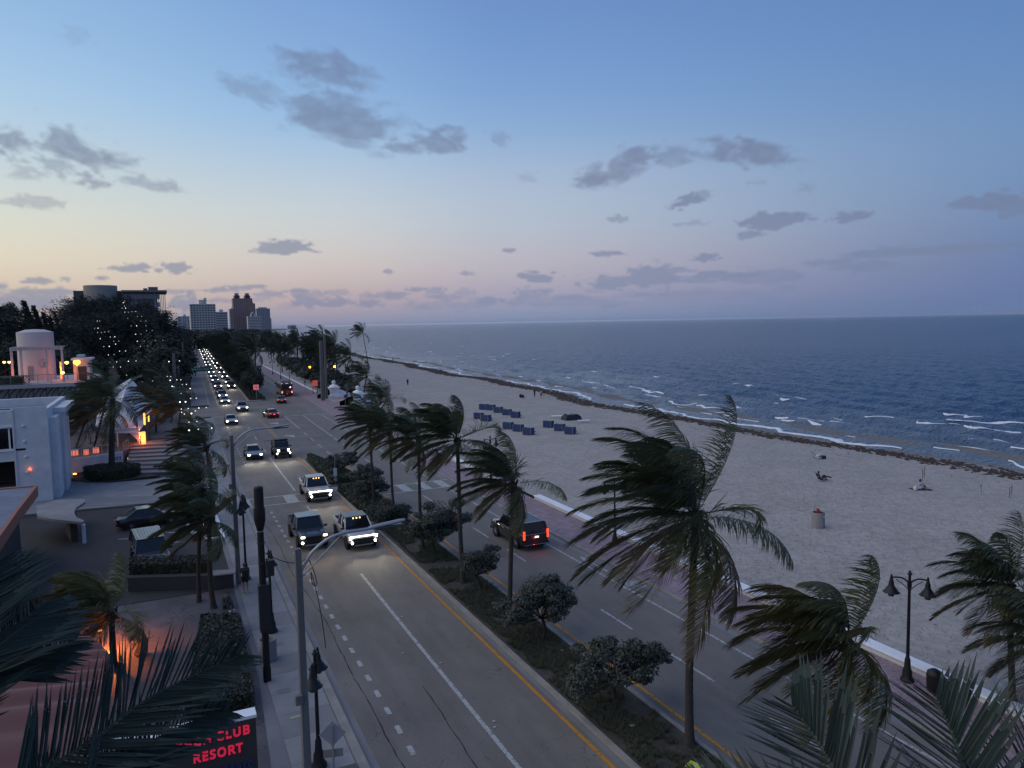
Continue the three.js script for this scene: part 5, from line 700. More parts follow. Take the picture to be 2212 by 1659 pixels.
// ================= street furniture =================
// twin bell lamps on dark fluted posts
function bellLamp(label, p, H, turn, group, lit) {
  const t = thing('bell_lamp_post', label, 'street lamp', p, turn, group);
  mesh('post', merge(cyl(.075, .055, H - .1, 0, .1, 0, 12), lathe([[.27, 0], [.27, .12], [.2, .2], [.19, .45], [.13, .62], [.11, .95], [.075, 1.05]], 14), cyl(.09, .09, .25, 0, H - .55, 0, 12), lathe([[.075, 0], [.11, .03], [.05, .1], [.06, .14], [.01, .2]], 12).translate(0, H, 0)), MAT.black, t);
  for (const s of [-1, 1]) { const h = H - .22; mesh('arm', merge(tube([V(0, H - .35, 0), V(s * .3, h + .06, 0), V(s * .66, h + .05, 0)], .035, 12, 7), tube([V(0, H - .7, 0), V(s * .22, H - .45, 0), V(s * .5, h - .02, 0)], .018, 10, 5)), MAT.black, t);
    const b = mesh('bell_shade', lathe([[.035, .22], [.05, .1], [.07, 0], [.1, -.1], [.11, -.22], [.15, -.3], [.22, -.4], [.29, -.5], [.34, -.54], [.3, -.53], [.18, -.46], [.02, -.42]], 22).translate(s * .68, h - .05, 0), MAT.black, t); mesh('bulb_housing', cyl(.12, .11, .18, s * .68, h - .75, 0, 12), lit ? glow([1, .42, .04], 9) : mat([.03, .035, .045], .3), b); if (lit && s > 0) { const l = new THREE.PointLight(0xffa030, 14, 0, 2); l.position.set(p.x + .3, p.y + h - 1.0, p.z + .3); l.castShadow = true; scene.add(l); } }
  return t;
}
const lampH = (p, px, py) => above(p, px, py).y - p.y;
{ const a = V(27.75, .13, -20.2); bellLamp('black twin bell street lamp by the white wall, above a dark waste bin', a, lampH(a, 1957, 1235), -.8);
  const b = V(27.7, .13, -42.4); bellLamp('black twin bell street lamp half hidden behind the biggest palm crown', b, lampH(b, 1326, 1035), -.5);
  const c = V(4.25, .14, -25.4); bellLamp('black twin bell street lamp on the pavement beside the diamond traffic sign', c, lampH(c, 684, 1405), 1.25);
  const d = V(4.35, .14, -38.2); bellLamp('black twin bell street lamp behind the dark cabinet pole', d, lampH(c, 684, 1405), 1.3);
  const e = V(4.0, .14, -47.2); bellLamp('black twin bell street lamp beside the walker with the backpack', e, lampH(e, 527, 1070), 1.3);
  [-64, -86, -108].forEach((z, i) => bellLamp(['black twin bell street lamp beside the zebra crossing', 'black twin bell street lamp beyond the zebra crossing', 'black twin bell street lamp between the crossing and the white urn gate'][i], V(27.6 + bend(z), .13, z), 4.6, .2));
  [[672, 940, 669, 918, 1], [700, 951, 722, 914, 1]].forEach(([a2, b2, c2, d2, lit], i) => { }); 
  for (const [z, i] of [[-210, 0], [-232, 1], [-256, 2]]) bellLamp('black twin bell street lamp along the far promenade beyond the bus', V(27.4 + bend(z), .13, z), 4.6, .2, 'lamps of the far promenade');
  const bin = thing('lamp_bin', 'dark rounded waste bin on the promenade at the lamp by the wall', 'bin', V(27.9, .13, -19.1)); mesh('body', lathe([[.2, 0], [.28, .08], [.3, .7], [.27, .85], [.12, .95], [.01, .97]], 16), MAT.black, bin); mesh('opening', rb(.3, .14, .06, 0, .78, .27, .02), mat([.004, .004, .005], .9), bin);
}
// concrete street light poles with long curved arms
function armPole(label, p, H, reach, rise, turn = 0, o = {}) {
  const t = thing('concrete_light_pole', label, 'street light', p, turn, o.group), w = o.w ?? .2, h = H;
  { const g = new THREE.CylinderGeometry(w * .62, w * .85, h, 4, 1).rotateY(PI / 4).translate(0, h / 2, 0); mesh('pole', plain(g.toNonIndexed()), MAT.poleGrey, t); t.children[0].geometry.computeVertexNormals(); }
  if (reach) { mesh('arm', merge(tube([V(.08, h - .7, 0), V(reach * .18, h - .25 + rise * .25, 0), V(reach * .45, h + rise * .75, 0), V(reach, h + rise, 0)], .05, 30, 8), rod(V(.08, h - .9, 0), V(reach * .55, h + rise * .68, 0), .025, .02, 6)), MAT.steel, t);
    const g = lathe([[.01, -.62], [.07, -.6], [.1, -.45], [.1, .42], [.07, .6], [.01, .62]], 14).rotateZ(-PI / 2 + .1).scale(1, .62, 1).translate(reach + .45, h + rise + .06, 0); const lum = mesh('luminaire', g, mat([.3, .31, .34], .5, { metalness: .3 }), t); mesh('lens', rb(.9, .08, .24, reach + .5, h + rise - .04, 0, .03).rotateZ(0), mat([.04, .045, .05], .2), lum); }
  if (o.box) mesh('meter_box', rb(.22, .3, .16, -.18, o.box, .1, .02), MAT.poleGrey, t);
  return t;
}
{ const p = V(onZ(659, 1560, -22.3).x, .14, -22.3), H = above(p, 650, 1170).y - .14; armPole('grey concrete street light pole reaching over the road in front of the dark pickup', p, H, 2.4, .25, .1, { w: .2, box: 4.2 });
  const b = V(3.5, .14, -46.6), H2 = above(b, 498, 937).y - .14; armPole('grey concrete street light pole beside the car park hedge', b, H2, 2.4, .25, .1, { w: .22, box: 6 });
  const w = thing('loose_cable', 'loose black cable looped on the pole in front of the dark pickup', 'cable', V(0, 0, 0)), c = atDepth(668, 1210, depthOf(p)), d0 = atDepth(652, 1215, depthOf(p)), q = [d0, atDepth(664, 1205, depthOf(p)), c, atDepth(680, 1240, depthOf(p)), atDepth(684, 1265, depthOf(p)), atDepth(676, 1262, depthOf(p)), atDepth(672, 1235, depthOf(p)), atDepth(684, 1280, depthOf(p)), atDepth(694, 1330, depthOf(p)), atDepth(704, 1400, depthOf(p))]; mesh('cable', tube(q, .014, 70, 5), MAT.black, w); mesh('tail', tube([d0, atDepth(630, 1216, depthOf(p)), atDepth(608, 1211, depthOf(p)), atDepth(588, 1203, depthOf(p)), atDepth(572, 1194, depthOf(p))], .014, 50, 5), MAT.black, w); }
{ // dark small-cell pole with its cabinet
  const p = V(3.45, .14, -32.9), t = thing('cabinet_pole', 'thick black equipment pole with a tall cabinet and a rounded antenna top', 'pole', p), H = above(p, 565, 1042).y - .14; mesh('pole', merge(cyl(.15, .14, H - 2, 0, 0, 0, 18), cyl(.17, .17, .6, 0, 0, 0, 18)), MAT.black, t); mesh('antenna', merge(lathe([[.13, 0], [.24, .45], [.24, .95], [.2, 1.0], [.2, 1.85], [.17, 1.93], [.01, 1.95]], 20).translate(0, H - 1.95, 0)), MAT.black, t); mesh('collar', merge(cyl(.165, .165, .06, 0, H - 2.5, 0, 16), cyl(.165, .165, .06, 0, H - 3.4, 0, 16)), mat([.02, .02, .025], .4), t); mesh('cabinet', rb(.46, 2.1, .42, .02, 3.3, .04, .03), mat([.014, .015, .019], .5), t); mesh('meter', rb(.26, .7, .26, .36, 5.0, .0, .03), mat([.014, .015, .019], .5), t); mesh('door_panel', rb(.4, 1.9, .02, .02, 3.3, .26, .005), mat([.02, .021, .026], .4), t);
  const b = thing('concrete_waste_drum', 'round pale concrete waste drum on the pavement behind the cabinet pole', 'bin', V(3.75, .14, -35)); mesh('body', lathe([[.36, 0], [.4, .03], [.4, .98], [.37, 1.0], [.34, .98], [.33, .6], [.01, .6]], 24), MAT.concrete, b); mesh('liner', cyl(.33, .33, .02, 0, .7, 0, 20), MAT.rubber, b);
}
{ // diamond warning sign seen from behind, with its plate
  const p = V(4.3, .14, -23.0), t = thing('traffic_sign', 'grey back of a diamond traffic sign on a thin post by the kerb', 'sign', p, -.25); mesh('post', cyl(.035, .035, 2.7, 0, 0, 0, 8), MAT.steel, t); mesh('sign_panel', bx(.6, .6, .012).rotateZ(PI / 4).translate(0, 2.4, -.05), metal([.42, .43, .46], .45, .6), t); mesh('plate', rb(.62, .28, .014, 0, 1.75, -.05, .01), metal([.3, .29, .27], .5, .5), t); mesh('bolt', merge(ball(.025, 0, 2.65, 0), ball(.025, 0, 2.15, 0)), MAT.chrome, t); }
{ // delineator on the median tip
  const p = V(14.8, .1, -72.3), t = thing('median_marker', 'thin mast with a white rounded marker plate on the median by the hedge', 'sign', p), H = above(p, 723, 983).y - .1; mesh('mast', cyl(.03, .02, H, 0, 0, 0, 7), MAT.steel, t); mesh('plate', rb(.34, 1.3, .03, 0, .95, .05, .14, 3), mat([.55, .56, .58], .6), t); mesh('sensor', rb(.16, .1, .12, 0, H, 0, .02), mat([.1, .1, .11], .5), t); }
{ // notice post behind the wall, beach stakes
  const t = thing('notice_post', 'grey post with a small white notice beside the beach wall', 'sign', V(29.75, .1, -16.4)); mesh('post', cyl(.05, .05, 2.4, 0, 0, 0, 8), MAT.poleGrey, t); mesh('notice', rb(.3, .42, .02, -.05, 1.1, .06, .01), mat([.55, .56, .6], .6), t); mesh('print', merge(...[0, 1, 2, 3].map(k => bx(.2, .03, .004, -.05, 1.22 - k * .08, .073))), mat([.1, .1, .12], .7), t); }
for (const [x, z, h, w] of [[64.5, -45.9, 1.2, 1], [63.6, -39.8, 1.0, 1], [66.2, -46.9, 1.1, 0], [64.8, -38.1, .9, 0], [66.1, -38.7, .9, 0]]) { const t = thing('beach_stake', w ? 'thin wooden stake with a white ribbon on the sand near the seaweed' : 'thin bare wooden stake on the sand near the seaweed', 'stake', V(x, sandY(x, z) - .1, z), 0, w ? 'ribboned stakes' : 'bare stakes'); mesh('stake', rb(.05, h + .1, .05, 0, h / 2, 0, .01), mat([.12, .09, .07], .9), t); if (w) mesh('ribbon', rb(.08, h * .6, .03, -.1, h * .45, .05, .01).rotateZ(.1), mat([.6, .6, .6], .8), t); }
// concrete strain poles with span wires and signals at the far crossing
{ const mk = (label, x, z, px, py, w = .45) => { const p = V(x, .1, z), H = above(p, px, py).y; return armPole(label, p, H, 0, 0, 0, { w }); };
  mk('thick square concrete signal pole on the promenade side of the crossing', 30.2, -157, 700, 737, .62); mk('grey concrete pole standing just behind the thick signal pole', 31.6, -160, 705, 725, .4); mk('thick square concrete signal pole on the pavement side of the crossing', 2.2, -163.9, 379, 764, .62); mk('second square concrete pole beside the thick pavement signal pole', 3.0, -166, 388, 790, .4);
  mk('slim concrete utility pole along the inland pavement beyond the signals', 4.6, -190, 392, 740, .32); mk('tallest concrete utility pole far along the inland pavement', 5.2, -254, 395, 706, .4); mk('grey lamp mast beside the white urn gate', 33.6, -149.5, 740, 830, .3); mk('thin concrete utility pole in the distance at the roadside trees', 8.2, -330, 412, 705, .34);
  const a = V(2.2, 7.6, -163.9), b = V(30.2, 8.6, -157); const sw = thing('span_wire', 'span wire carrying the traffic signals over the crossing', 'wire', V(0, 0, 0)); mesh('wire', tube([a, a.clone().lerp(b, .5).add(V(0, -.5, 0)), b], .02, 20, 4), MAT.black, sw); mesh('tether', tube([a.clone().add(V(0, -1.3, 0)), a.clone().lerp(b, .5).add(V(0, -1.7, 0)), b.clone().add(V(0, -1.3, 0))], .014, 20, 4), MAT.black, sw);
  const sig = (label, p, lit, turn = 0) => { const t = thing('traffic_signal', label, 'traffic light', p, turn); mesh('housing', rb(.4, 1.15, .3, 0, 0, 0, .04), mat([.02, .02, .018], .6), t); [.36, 0, -.36].forEach((y, i) => { const on = i === lit; mesh('signal_lens', cyl(on ? .2 : .14, on ? .2 : .14, .06, 0, 0, 0, 14).rotateX(PI / 2).translate(0, y, .17), on ? (i === 1 ? glow([1, .42, .03], 9) : i === 0 ? glow([1, .05, .03], 6) : glow([.1, 1, .6], 7)) : mat([.02, .02, .02], .4), t); mesh('visor', new THREE.CylinderGeometry(.16, .16, .22, 12, 1, true, PI / 2, PI).rotateX(PI / 2).rotateZ(PI / 2).translate(0, y, .25), mat([.02, .02, .018], .6, { side: 2 }), t); }); if (lit >= 0) { const l = new THREE.PointLight([0xff2010, 0xffa020, 0x30ffb0][lit], 7, 0, 2); l.position.set(p.x, p.y + [.36, 0, -.36][lit], p.z + .5); l.castShadow = true; scene.add(l); } return t; };
  sig('amber-lit traffic signal over the far promenade lane', onZ(722, 792, -160), 1); sig('amber-lit traffic signal beside the palm-screened far lane', onZ(669, 793, -168), 1); sig('unlit black traffic signal cluster by the white urn gate', onZ(748, 798, -152), -1, .8); sig('unlit black traffic signal next to the cluster by the urn gate', onZ(752, 800, -151.4), -1, 1.2); sig('green-lit traffic signal deep in the palm grove', onZ(486, 719, -420), 2); sig('second green-lit traffic signal deep in the palm grove', onZ(492, 722, -424), 2); sig('unlit traffic signal over the oncoming lanes', onZ(532, 818, -163), -1);
  // green street name boards, lit no-turn sign, red notice
  const bd = (label, px, py, z, w, h) => { const p = onZ(px, py, z), t = thing('street_name_sign', label, 'sign', p); mesh('board', rb(w, h, .06, 0, 0, 0, .03), mat([.01, .09, .07], .5), t); mesh('lettering', merge(...[0, 1, 2, 3, 4].map(k => bx(w * .1, h * .34, .01, -w * .32 + k * w * .16, 0, .036))), mat([.25, .35, .33], .6), t); mesh('hanger', merge(cyl(.02, .02, .5, -w * .3, h / 2, 0, 5), cyl(.02, .02, .5, w * .3, h / 2, 0, 5)), MAT.black, t); }; bd('wide green street name board on the span wire', 426, 798, -166, 2.6, .62); bd('square green street name board beside the wide one', 442, 797, -170, 2.0, 1.0);
  const nt = thing('no_turn_sign', 'square lit red and white no-turn sign on the tip of the far median', 'sign', V(18.1, .15, -167.6)); const nh = above(V(18.1, .15, -167.6), 548, 838).y; mesh('post', cyl(.05, .05, nh, 0, 0, 0, 7), MAT.steel, nt); mesh('sign_board', rb(1.1, 1.1, .05, 0, nh, .05, .04), glow([1, .28, .25], .32, [.6, .5, .5]), nt); mesh('sign_ring', new THREE.TorusGeometry(.38, .07, 8, 24).translate(0, nh, .09), glow([1, .03, .02], .6, [.5, .02, .02]), nt); mesh('sign_symbol', merge(bx(.1, .44, .02, .12, nh - .03, .085), bx(.3, .1, .02, -.02, nh + .14, .085), bx(.1, .2, .02, -.14, nh + .04, .085)), mat([.02, .02, .02], .6), nt);
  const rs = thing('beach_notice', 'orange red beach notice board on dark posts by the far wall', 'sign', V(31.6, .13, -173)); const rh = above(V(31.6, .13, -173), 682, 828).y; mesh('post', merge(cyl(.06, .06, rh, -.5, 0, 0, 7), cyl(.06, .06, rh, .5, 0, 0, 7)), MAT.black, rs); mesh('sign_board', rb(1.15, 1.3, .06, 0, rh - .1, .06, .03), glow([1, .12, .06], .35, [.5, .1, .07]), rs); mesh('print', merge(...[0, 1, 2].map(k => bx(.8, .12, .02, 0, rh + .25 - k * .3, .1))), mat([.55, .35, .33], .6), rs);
  const gs = thing('route_sign', 'small green and white sign on a thin post beside the beach notice', 'sign', V(30.2, .13, -178)); mesh('post', cyl(.04, .04, 2.6, 0, 0, 0, 6), MAT.steel, gs); mesh('plate', rb(.5, .4, .03, 0, 2.6, .04, .02), mat([.04, .13, .07], .5), gs); mesh('lower_plate', rb(.42, .5, .03, 0, 2.05, .04, .02), mat([.4, .42, .42], .5), gs);
  for (const [px, py, l] of [[747, 892, 'grey pedestrian signal post with a cone foot on the brick corner'], [771, 868, 'dark pedestrian signal post beside the urn gate'], [762, 866, 'dark slim post with a white box at the urn gate']]) { const p = G(px, py, .13), t = thing('pedestrian_post', l, 'post', p); mesh('post', cyl(.07, .06, 3.0, 0, 0, 0, 8), l.startsWith('grey') ? MAT.poleGrey : MAT.black, t); mesh('foot', new THREE.ConeGeometry(.28, .5, 10).translate(0, .25, 0), l.startsWith('grey') ? MAT.poleGrey : MAT.black, t); mesh('signal_box', rb(.36, .5, .3, 0, 3.0, 0, .04), l.includes('white') ? MAT.white : MAT.black, t); }
}
{ // white gate piers with urns and curled wings
  const pier = (label, x, z, s) => { const t = thing('urn_gate', label, 'wall', V(x, .1, z)); mesh('pier', merge(rb(1.9, 2.1, 1.6, 0, 1.05, 0, .06), rb(2.3, .28, 2.0, 0, 2.2, 0, .06), lathe([[1.0, 0], [.9, .3], [.3, .55], [.25, .7], [.01, .7]], 20).translate(0, 2.34, 0)), MAT.white, t); mesh('ball', ball(.42, 0, 3.35, 0, 16), MAT.white, t); mesh('plinth', rb(3.2, .6, 2.2, 0, .3, 0, .05), MAT.white, t); const w = new THREE.Shape(); w.moveTo(0, 0); w.lineTo(0, 1.7); w.bezierCurveTo(1.2, 1.6, 1.6, .9, 2.6, .8); w.lineTo(2.6, 0); for (const d of s) mesh('wing', new THREE.ExtrudeGeometry(w, { depth: .5, bevelEnabled: true, bevelSize: .04, bevelThickness: .04, bevelSegments: 1, steps: 1 }).scale(d, 1, 1).translate(d * .95, 0, -.25), MAT.white, t); };
  pier('white gate pier with a ball urn and curled wings behind the signal pole', 33.6, -162, [-1, 1]); pier('second white gate pier with a ball urn nearer the sand', 34.6, -144.5, [-1, 1]);
}
// window-pane reflections built as added strands: glowing dots on made-up wires
MAT.paneGlints = [glow([1, .96, .86], 4.5), glow([1, .94, .82], 2), glow([1, .9, .76], 1)];
function reflectedDots(label, pts, z, group) { const t = thing('reflection_strand', label, 'window reflections', V(0, 0, 0), 0, group), P = pts.map(([a, b]) => onZ(a * 560 / 2212 * 2212 / 2560, (680 + b * 560 / 2212) * 2212 / 2560, z)); mesh('wire', tube(P, .012, P.length * 5, 4), MAT.black, t); P.forEach(p => mesh('reflection_dot', ball(.042 + (z < -150 ? .012 : 0), p.x, p.y - .05, p.z, 6), MAT.paneGlints[floor(abs(sin(p.x * 91.7 + p.y * 37)) * 3)], t)); }
reflectedDots('strand of added white window-reflection dots draped down the tallest casuarina', [[1232, 285], [1218, 300], [1229, 335], [1205, 355], [1240, 355], [1232, 395], [1268, 395], [1302, 390], [1340, 388], [1358, 440], [1400, 437], [1390, 482], [1440, 481]], -200);
reflectedDots('strand of added white window-reflection dots on the road side of the casuarina clump', [[1260, 455], [1295, 530], [1348, 530], [1340, 612], [1392, 610], [1355, 682], [1423, 680], [1385, 733], [1458, 730], [1437, 815], [1517, 812]], -196);
reflectedDots('short strand of added white window-reflection dots near the road end of the casuarinas', [[1442, 528], [1446, 577], [1504, 577], [1533, 675], [1607, 672]], -194);
reflectedDots('strand of added white window-reflection dots on the terrace side of the casuarina clump', [[985, 482], [962, 482], [935, 555], [968, 553], [963, 595], [1000, 595], [1035, 590], [1072, 588], [1090, 640], [1133, 637], [1123, 682], [1173, 680], [1142, 710]], -190);
reflectedDots('strand of added white window-reflection dots above the marquee palms', [[990, 655], [1025, 733], [1078, 732], [1070, 815], [1127, 812], [1085, 887], [1152, 884], [1118, 937], [1190, 935], [1168, 1022], [1250, 1015]], -120);
reflectedDots('strand of added white window-reflection dots between the marquee palm and the poles', [[1180, 778], [1240, 776], [1268, 877], [1343, 874], [1403, 1082], [1507, 1073]], -118);
reflectedDots('strand of added white window-reflection dots in front of the concrete poles', [[1668, 880], [1652, 1027], [1686, 1027], [1680, 1065], [1700, 1125], [1718, 1128]], -90);
reflectedDots('strand of added white window-reflection dots beside the utility poles', [[1772, 873], [1747, 1060], [1785, 1060], [1800, 1107], [1840, 1105], [1878, 1147], [1788, 1195]], -92);
reflectedDots('strand of added white window-reflection dots across the crown of the pavement palm', [[1777, 1278], [1832, 1275], [1882, 1242], [1938, 1240], [1790, 1347], [1858, 1342], [1963, 1337], [2037, 1332], [1930, 1365]], -60.5);
reflectedDots('lower strand of added white window-reflection dots on the pavement palm', [[1793, 1378], [1820, 1396], [1890, 1391], [1866, 1476], [1944, 1470], [1868, 1557], [1958, 1547], [2090, 1535]], -60);

// ================= vehicles (front faces +z, origin on the ground) =================
function loftBody(st, n = 14) {                                // st: [z, half width, bottom, top, roundness]
  const pos = [], idx = [];
  st.forEach(([z, w, y0, y1, r = .25]) => { const h = (y1 - y0) / 2, c = (y0 + y1) / 2, e = 2 / (2 + 8 * (1 - r)); for (let k = 0; k < n; k++) { const a = (k + .5) / n * 2 * PI, cx = Math.sign(cos(a)) * pow(abs(cos(a)), e), cy = Math.sign(sin(a)) * pow(abs(sin(a)), e); const tw = cy > 0 ? 1 - .07 * cy : 1 - .04 * -cy; pos.push(w * cx * tw, c + h * cy, z); } });
  for (let i = 1; i < st.length; i++) for (let k = 0; k < n; k++) { const a = (i - 1) * n + k, b = (i - 1) * n + (k + 1) % n, c = i * n + k, d = i * n + (k + 1) % n; idx.push(a, b, c, b, d, c); }
  for (const i of [0, st.length - 1]) { const c = pos.length / 3; pos.push(0, (st[i][2] + st[i][3]) / 2, st[i][0]); for (let k = 0; k < n; k++) { const a = i * n + k, b = i * n + (k + 1) % n; i ? idx.push(c, a, b) : idx.push(c, b, a); } }
  return toCreasedNormals(raw(pos, idx).toNonIndexed(), .7);
}
const panel = (a, b, c, d, off = 0) => { const g = raw([...a, ...b, ...c, ...d], [0, 1, 2, 0, 2, 3]); if (off) { const n = g.attributes.normal; g.translate(n.getX(0) * off, n.getY(0) * off, n.getZ(0) * off); } return g; };
const paint = (c, r = .3) => new THREE.MeshPhysicalMaterial({ color: L(...c), roughness: r, clearcoat: .8, clearcoatRoughness: .08, metalness: .15 });
const WHEEL = {};
function wheel(r, w) { const k = r + '_' + w; return WHEEL[k] ??= [merge(lathe([[r * .62, -w / 2], [r * .93, -w / 2], [r, -w * .35], [r, w * .35], [r * .93, w / 2], [r * .62, w / 2]], 20).rotateZ(PI / 2)), merge(cyl(r * .63, r * .63, w * .8, 0, -w * .4, 0, 18).rotateZ(PI / 2), ...[0, 1, 2, 3, 4].map(i => rb(w * .95, r * 1.1, r * .16, 0, 0, 0, .02, 1).rotateX(i * PI / 5)))]; }
function car(label, spec, color, p, turn, o = {}) {
  const S = spec, t = thing(S.name, label, S.cat, V(p.x, p.y, p.z), turn, o.group), body = paint(color), W = S.W / 2;
  mesh('body', loftBody(S.body.map(([z, w, a, b, r]) => [z, W * w, a, b, r])), body, t);
  // cabin: dark glass house, pillars and roof skin
  const [zf, zr, zft, zrt, yb, yt, wb, wt] = S.cab, B = W * wb, T = W * wt;
  const q = [[-B, yb, zf], [B, yb, zf], [B, yb, zr], [-B, yb, zr], [-T, yt, zft], [T, yt, zft], [T, yt, zrt], [-T, yt, zrt]];
  const glass = merge(panel(q[0], q[1], q[5], q[4]), panel(q[1], q[2], q[6], q[5]), panel(q[2], q[3], q[7], q[6]), panel(q[3], q[0], q[4], q[7]), panel(q[4], q[5], q[6], q[7]));
  mesh('window', glass, MAT.darkGlass, t);
  mesh('roof', rb(T * 2 + .05, .07, zft - zrt + .1, 0, yt + .015, (zft + zrt) / 2, .035, 2), S.blackRoof ? paint([.02, .022, .026]) : body, t);
  const pil = (a, b, r = .045) => rod(V(...a), V(...b), r, r, 5), mid = f => [[-lerp(B, B, f), yb, lerp(zf, zr, f)], [-T, yt, lerp(zft, zrt, f)]]; const ps = [pil(q[0], q[4]), pil(q[1], q[5]), pil(q[2], q[6], S.rearPillar ?? .07), pil(q[3], q[7], S.rearPillar ?? .07)]; for (const f of S.pillars ?? [.48]) for (const s of [-1, 1]) ps.push(pil([s * B, yb, lerp(zf, zr, f)], [s * T, yt, lerp(zft, zrt, f)], .05)); mesh('pillar', merge(ps), body, t);
  const [tg, rg] = wheel(S.wr, S.ww); for (const [x, z] of [[-1, S.axF], [1, S.axF], [-1, S.axR], [1, S.axR]]) { const w = mesh('wheel', tg, MAT.rubber, t); w.position.set(x * (W - S.ww * .42), S.wr, z); mesh('rim', rg, S.darkRim ? mat([.03, .03, .034], .4, { metalness: .5 }) : MAT.chrome, w); mesh('wheel_arch', new THREE.CylinderGeometry(S.wr * 1.16, S.wr * 1.16, .05, 20).rotateZ(PI / 2).translate(x * (W - .015), S.wr * 1.02, z), MAT.rubber, t); }
  for (const s of [-1, 1]) mesh('mirror', merge(rb(.24, .16, .12, s * (B + .16), yb + .1, zf - .12, .04), rod(V(s * B, yb + .03, zf - .14), V(s * (B + .1), yb + .06, zf - .14), .025, .025, 5)), S.mirror ?? MAT.black, t);
  const F = S.L / 2, hy = S.hy; mesh('bumper', merge(rb(S.W * .94, .22, .14, 0, S.bumper ?? .45, F + .0, .06), rb(S.W * .94, .24, .14, 0, (S.bumper ?? .45) + .05, -F, .06)), S.bumperMat ?? MAT.black, t);
  mesh('grille', rb(S.W * (S.grW ?? .5), S.grH ?? .25, .05, 0, S.grY ?? hy - .12, F + .03, .03), mat([.008, .008, .009], .4), t); mesh('licence_plate', merge(rb(.34, .16, .02, 0, S.plateY ?? .62, -F - .085, .01)), mat([.55, .56, .56], .6), t);
  for (const s of [-1, 1]) { const on = o.lights ?? 'head'; const g = S.lampGeo ? S.lampGeo(s, F, hy, W) : rb(o.far ? .27 : .28, o.far ? .17 : .15, .1, s * W * .74, hy, F + .02, .05, 3); mesh('headlight', g, on === 'off' || on === 'tail' ? mat([.2, .21, .23], .15) : o.headMat ?? MAT.headlamp, t); mesh('tail_light', S.tailGeo ? S.tailGeo(s, F, W) : rb(.34, .13, .06, s * W * .72, S.ty ?? .85, -F - .03, .03, 2), on === 'tail' ? MAT.tail : MAT.tailOff, t);
    if (S.fog && on === 'head') mesh('fog_light', ball(.085, s * W * .78, S.fog, F + .05, 10), MAT.headlamp, t); }
  if (S.extra) S.extra(t, W, F, o, body);
  // the beams
  if ((o.lights ?? 'head') === 'head' && o.beam !== 0) for (const s of o.far ? [0] : [-1, 1]) { const lp = V(s * W * .74, hy, F + .22).applyAxisAngle(V(0, 1, 0), turn).add(p), tg2 = V(s * W * .9, 0, F + 11).applyAxisAngle(V(0, 1, 0), turn).add(p), l = new THREE.SpotLight(o.warm ? 0xffd9a0 : 0xfff1d0, (o.beam ?? 60) * .26 * (o.far ? 2 : 1), 0, .55, .8, 2); l.position.copy(lp); l.target.position.copy(tg2); l.castShadow = true; l.shadow.radius = 3; scene.add(l, l.target); }
  if (o.lights === 'tail') { const l = new THREE.PointLight(0xff3018, (o.tailI ?? 1.2) * .35, 0, 2); l.position.copy(V(0, .85, -F - .35).applyAxisAngle(V(0, 1, 0), turn).add(p)); l.castShadow = true; scene.add(l); }
  return t;
}
const handles = (t, S, zz, y) => { for (const s of [-1, 1]) for (const z of zz) mesh('door_handle', rb(.03, .035, .2, s * (S.W / 2 + .005), y, z, .01, 1), MAT.chrome, t); };
const SEDAN = { name: 'car', cat: 'car', L: 4.75, W: 1.85, wr: .33, ww: .22, axF: 1.42, axR: -1.38, hy: .68, ty: .86, plateY: .72, cab: [.95, -1.75, .2, -.95, .92, 1.44, .9, .66], body: [[-2.38, .82, .38, .92, .5], [-2.2, .96, .26, 1.0, .4], [-1.4, 1, .2, 1.0, .3], [0, 1, .18, .98, .3], [1.0, 1, .2, .95, .3], [1.9, .97, .24, .84, .4], [2.3, .88, .28, .74, .5], [2.4, .7, .34, .66, .6]], extra(t, W, F, o) { handles(t, SEDAN, [.1, -.85], .82); } };
const SUV = { name: 'suv', cat: 'suv', L: 4.8, W: 1.95, wr: .37, ww: .24, axF: 1.45, axR: -1.42, hy: .86, ty: 1.05, plateY: .9, cab: [.95, -2.2, .35, -1.95, 1.08, 1.72, .92, .74], pillars: [.36, .68], body: [[-2.4, .88, .4, 1.05, .4], [-2.25, .98, .3, 1.14, .3], [0, 1, .25, 1.12, .25], [1.0, 1, .26, 1.1, .25], [1.95, .97, .3, 1.02, .35], [2.3, .92, .34, .92, .4], [2.42, .78, .4, .82, .5]], extra(t) { mesh('roof_rail', merge(rod(V(-.66, 1.79, .2), V(-.66, 1.79, -1.8), .025), rod(V(.66, 1.79, .2), V(.66, 1.79, -1.8), .025)), MAT.chrome, t); handles(t, SUV, [.2, -.8], .98); } };
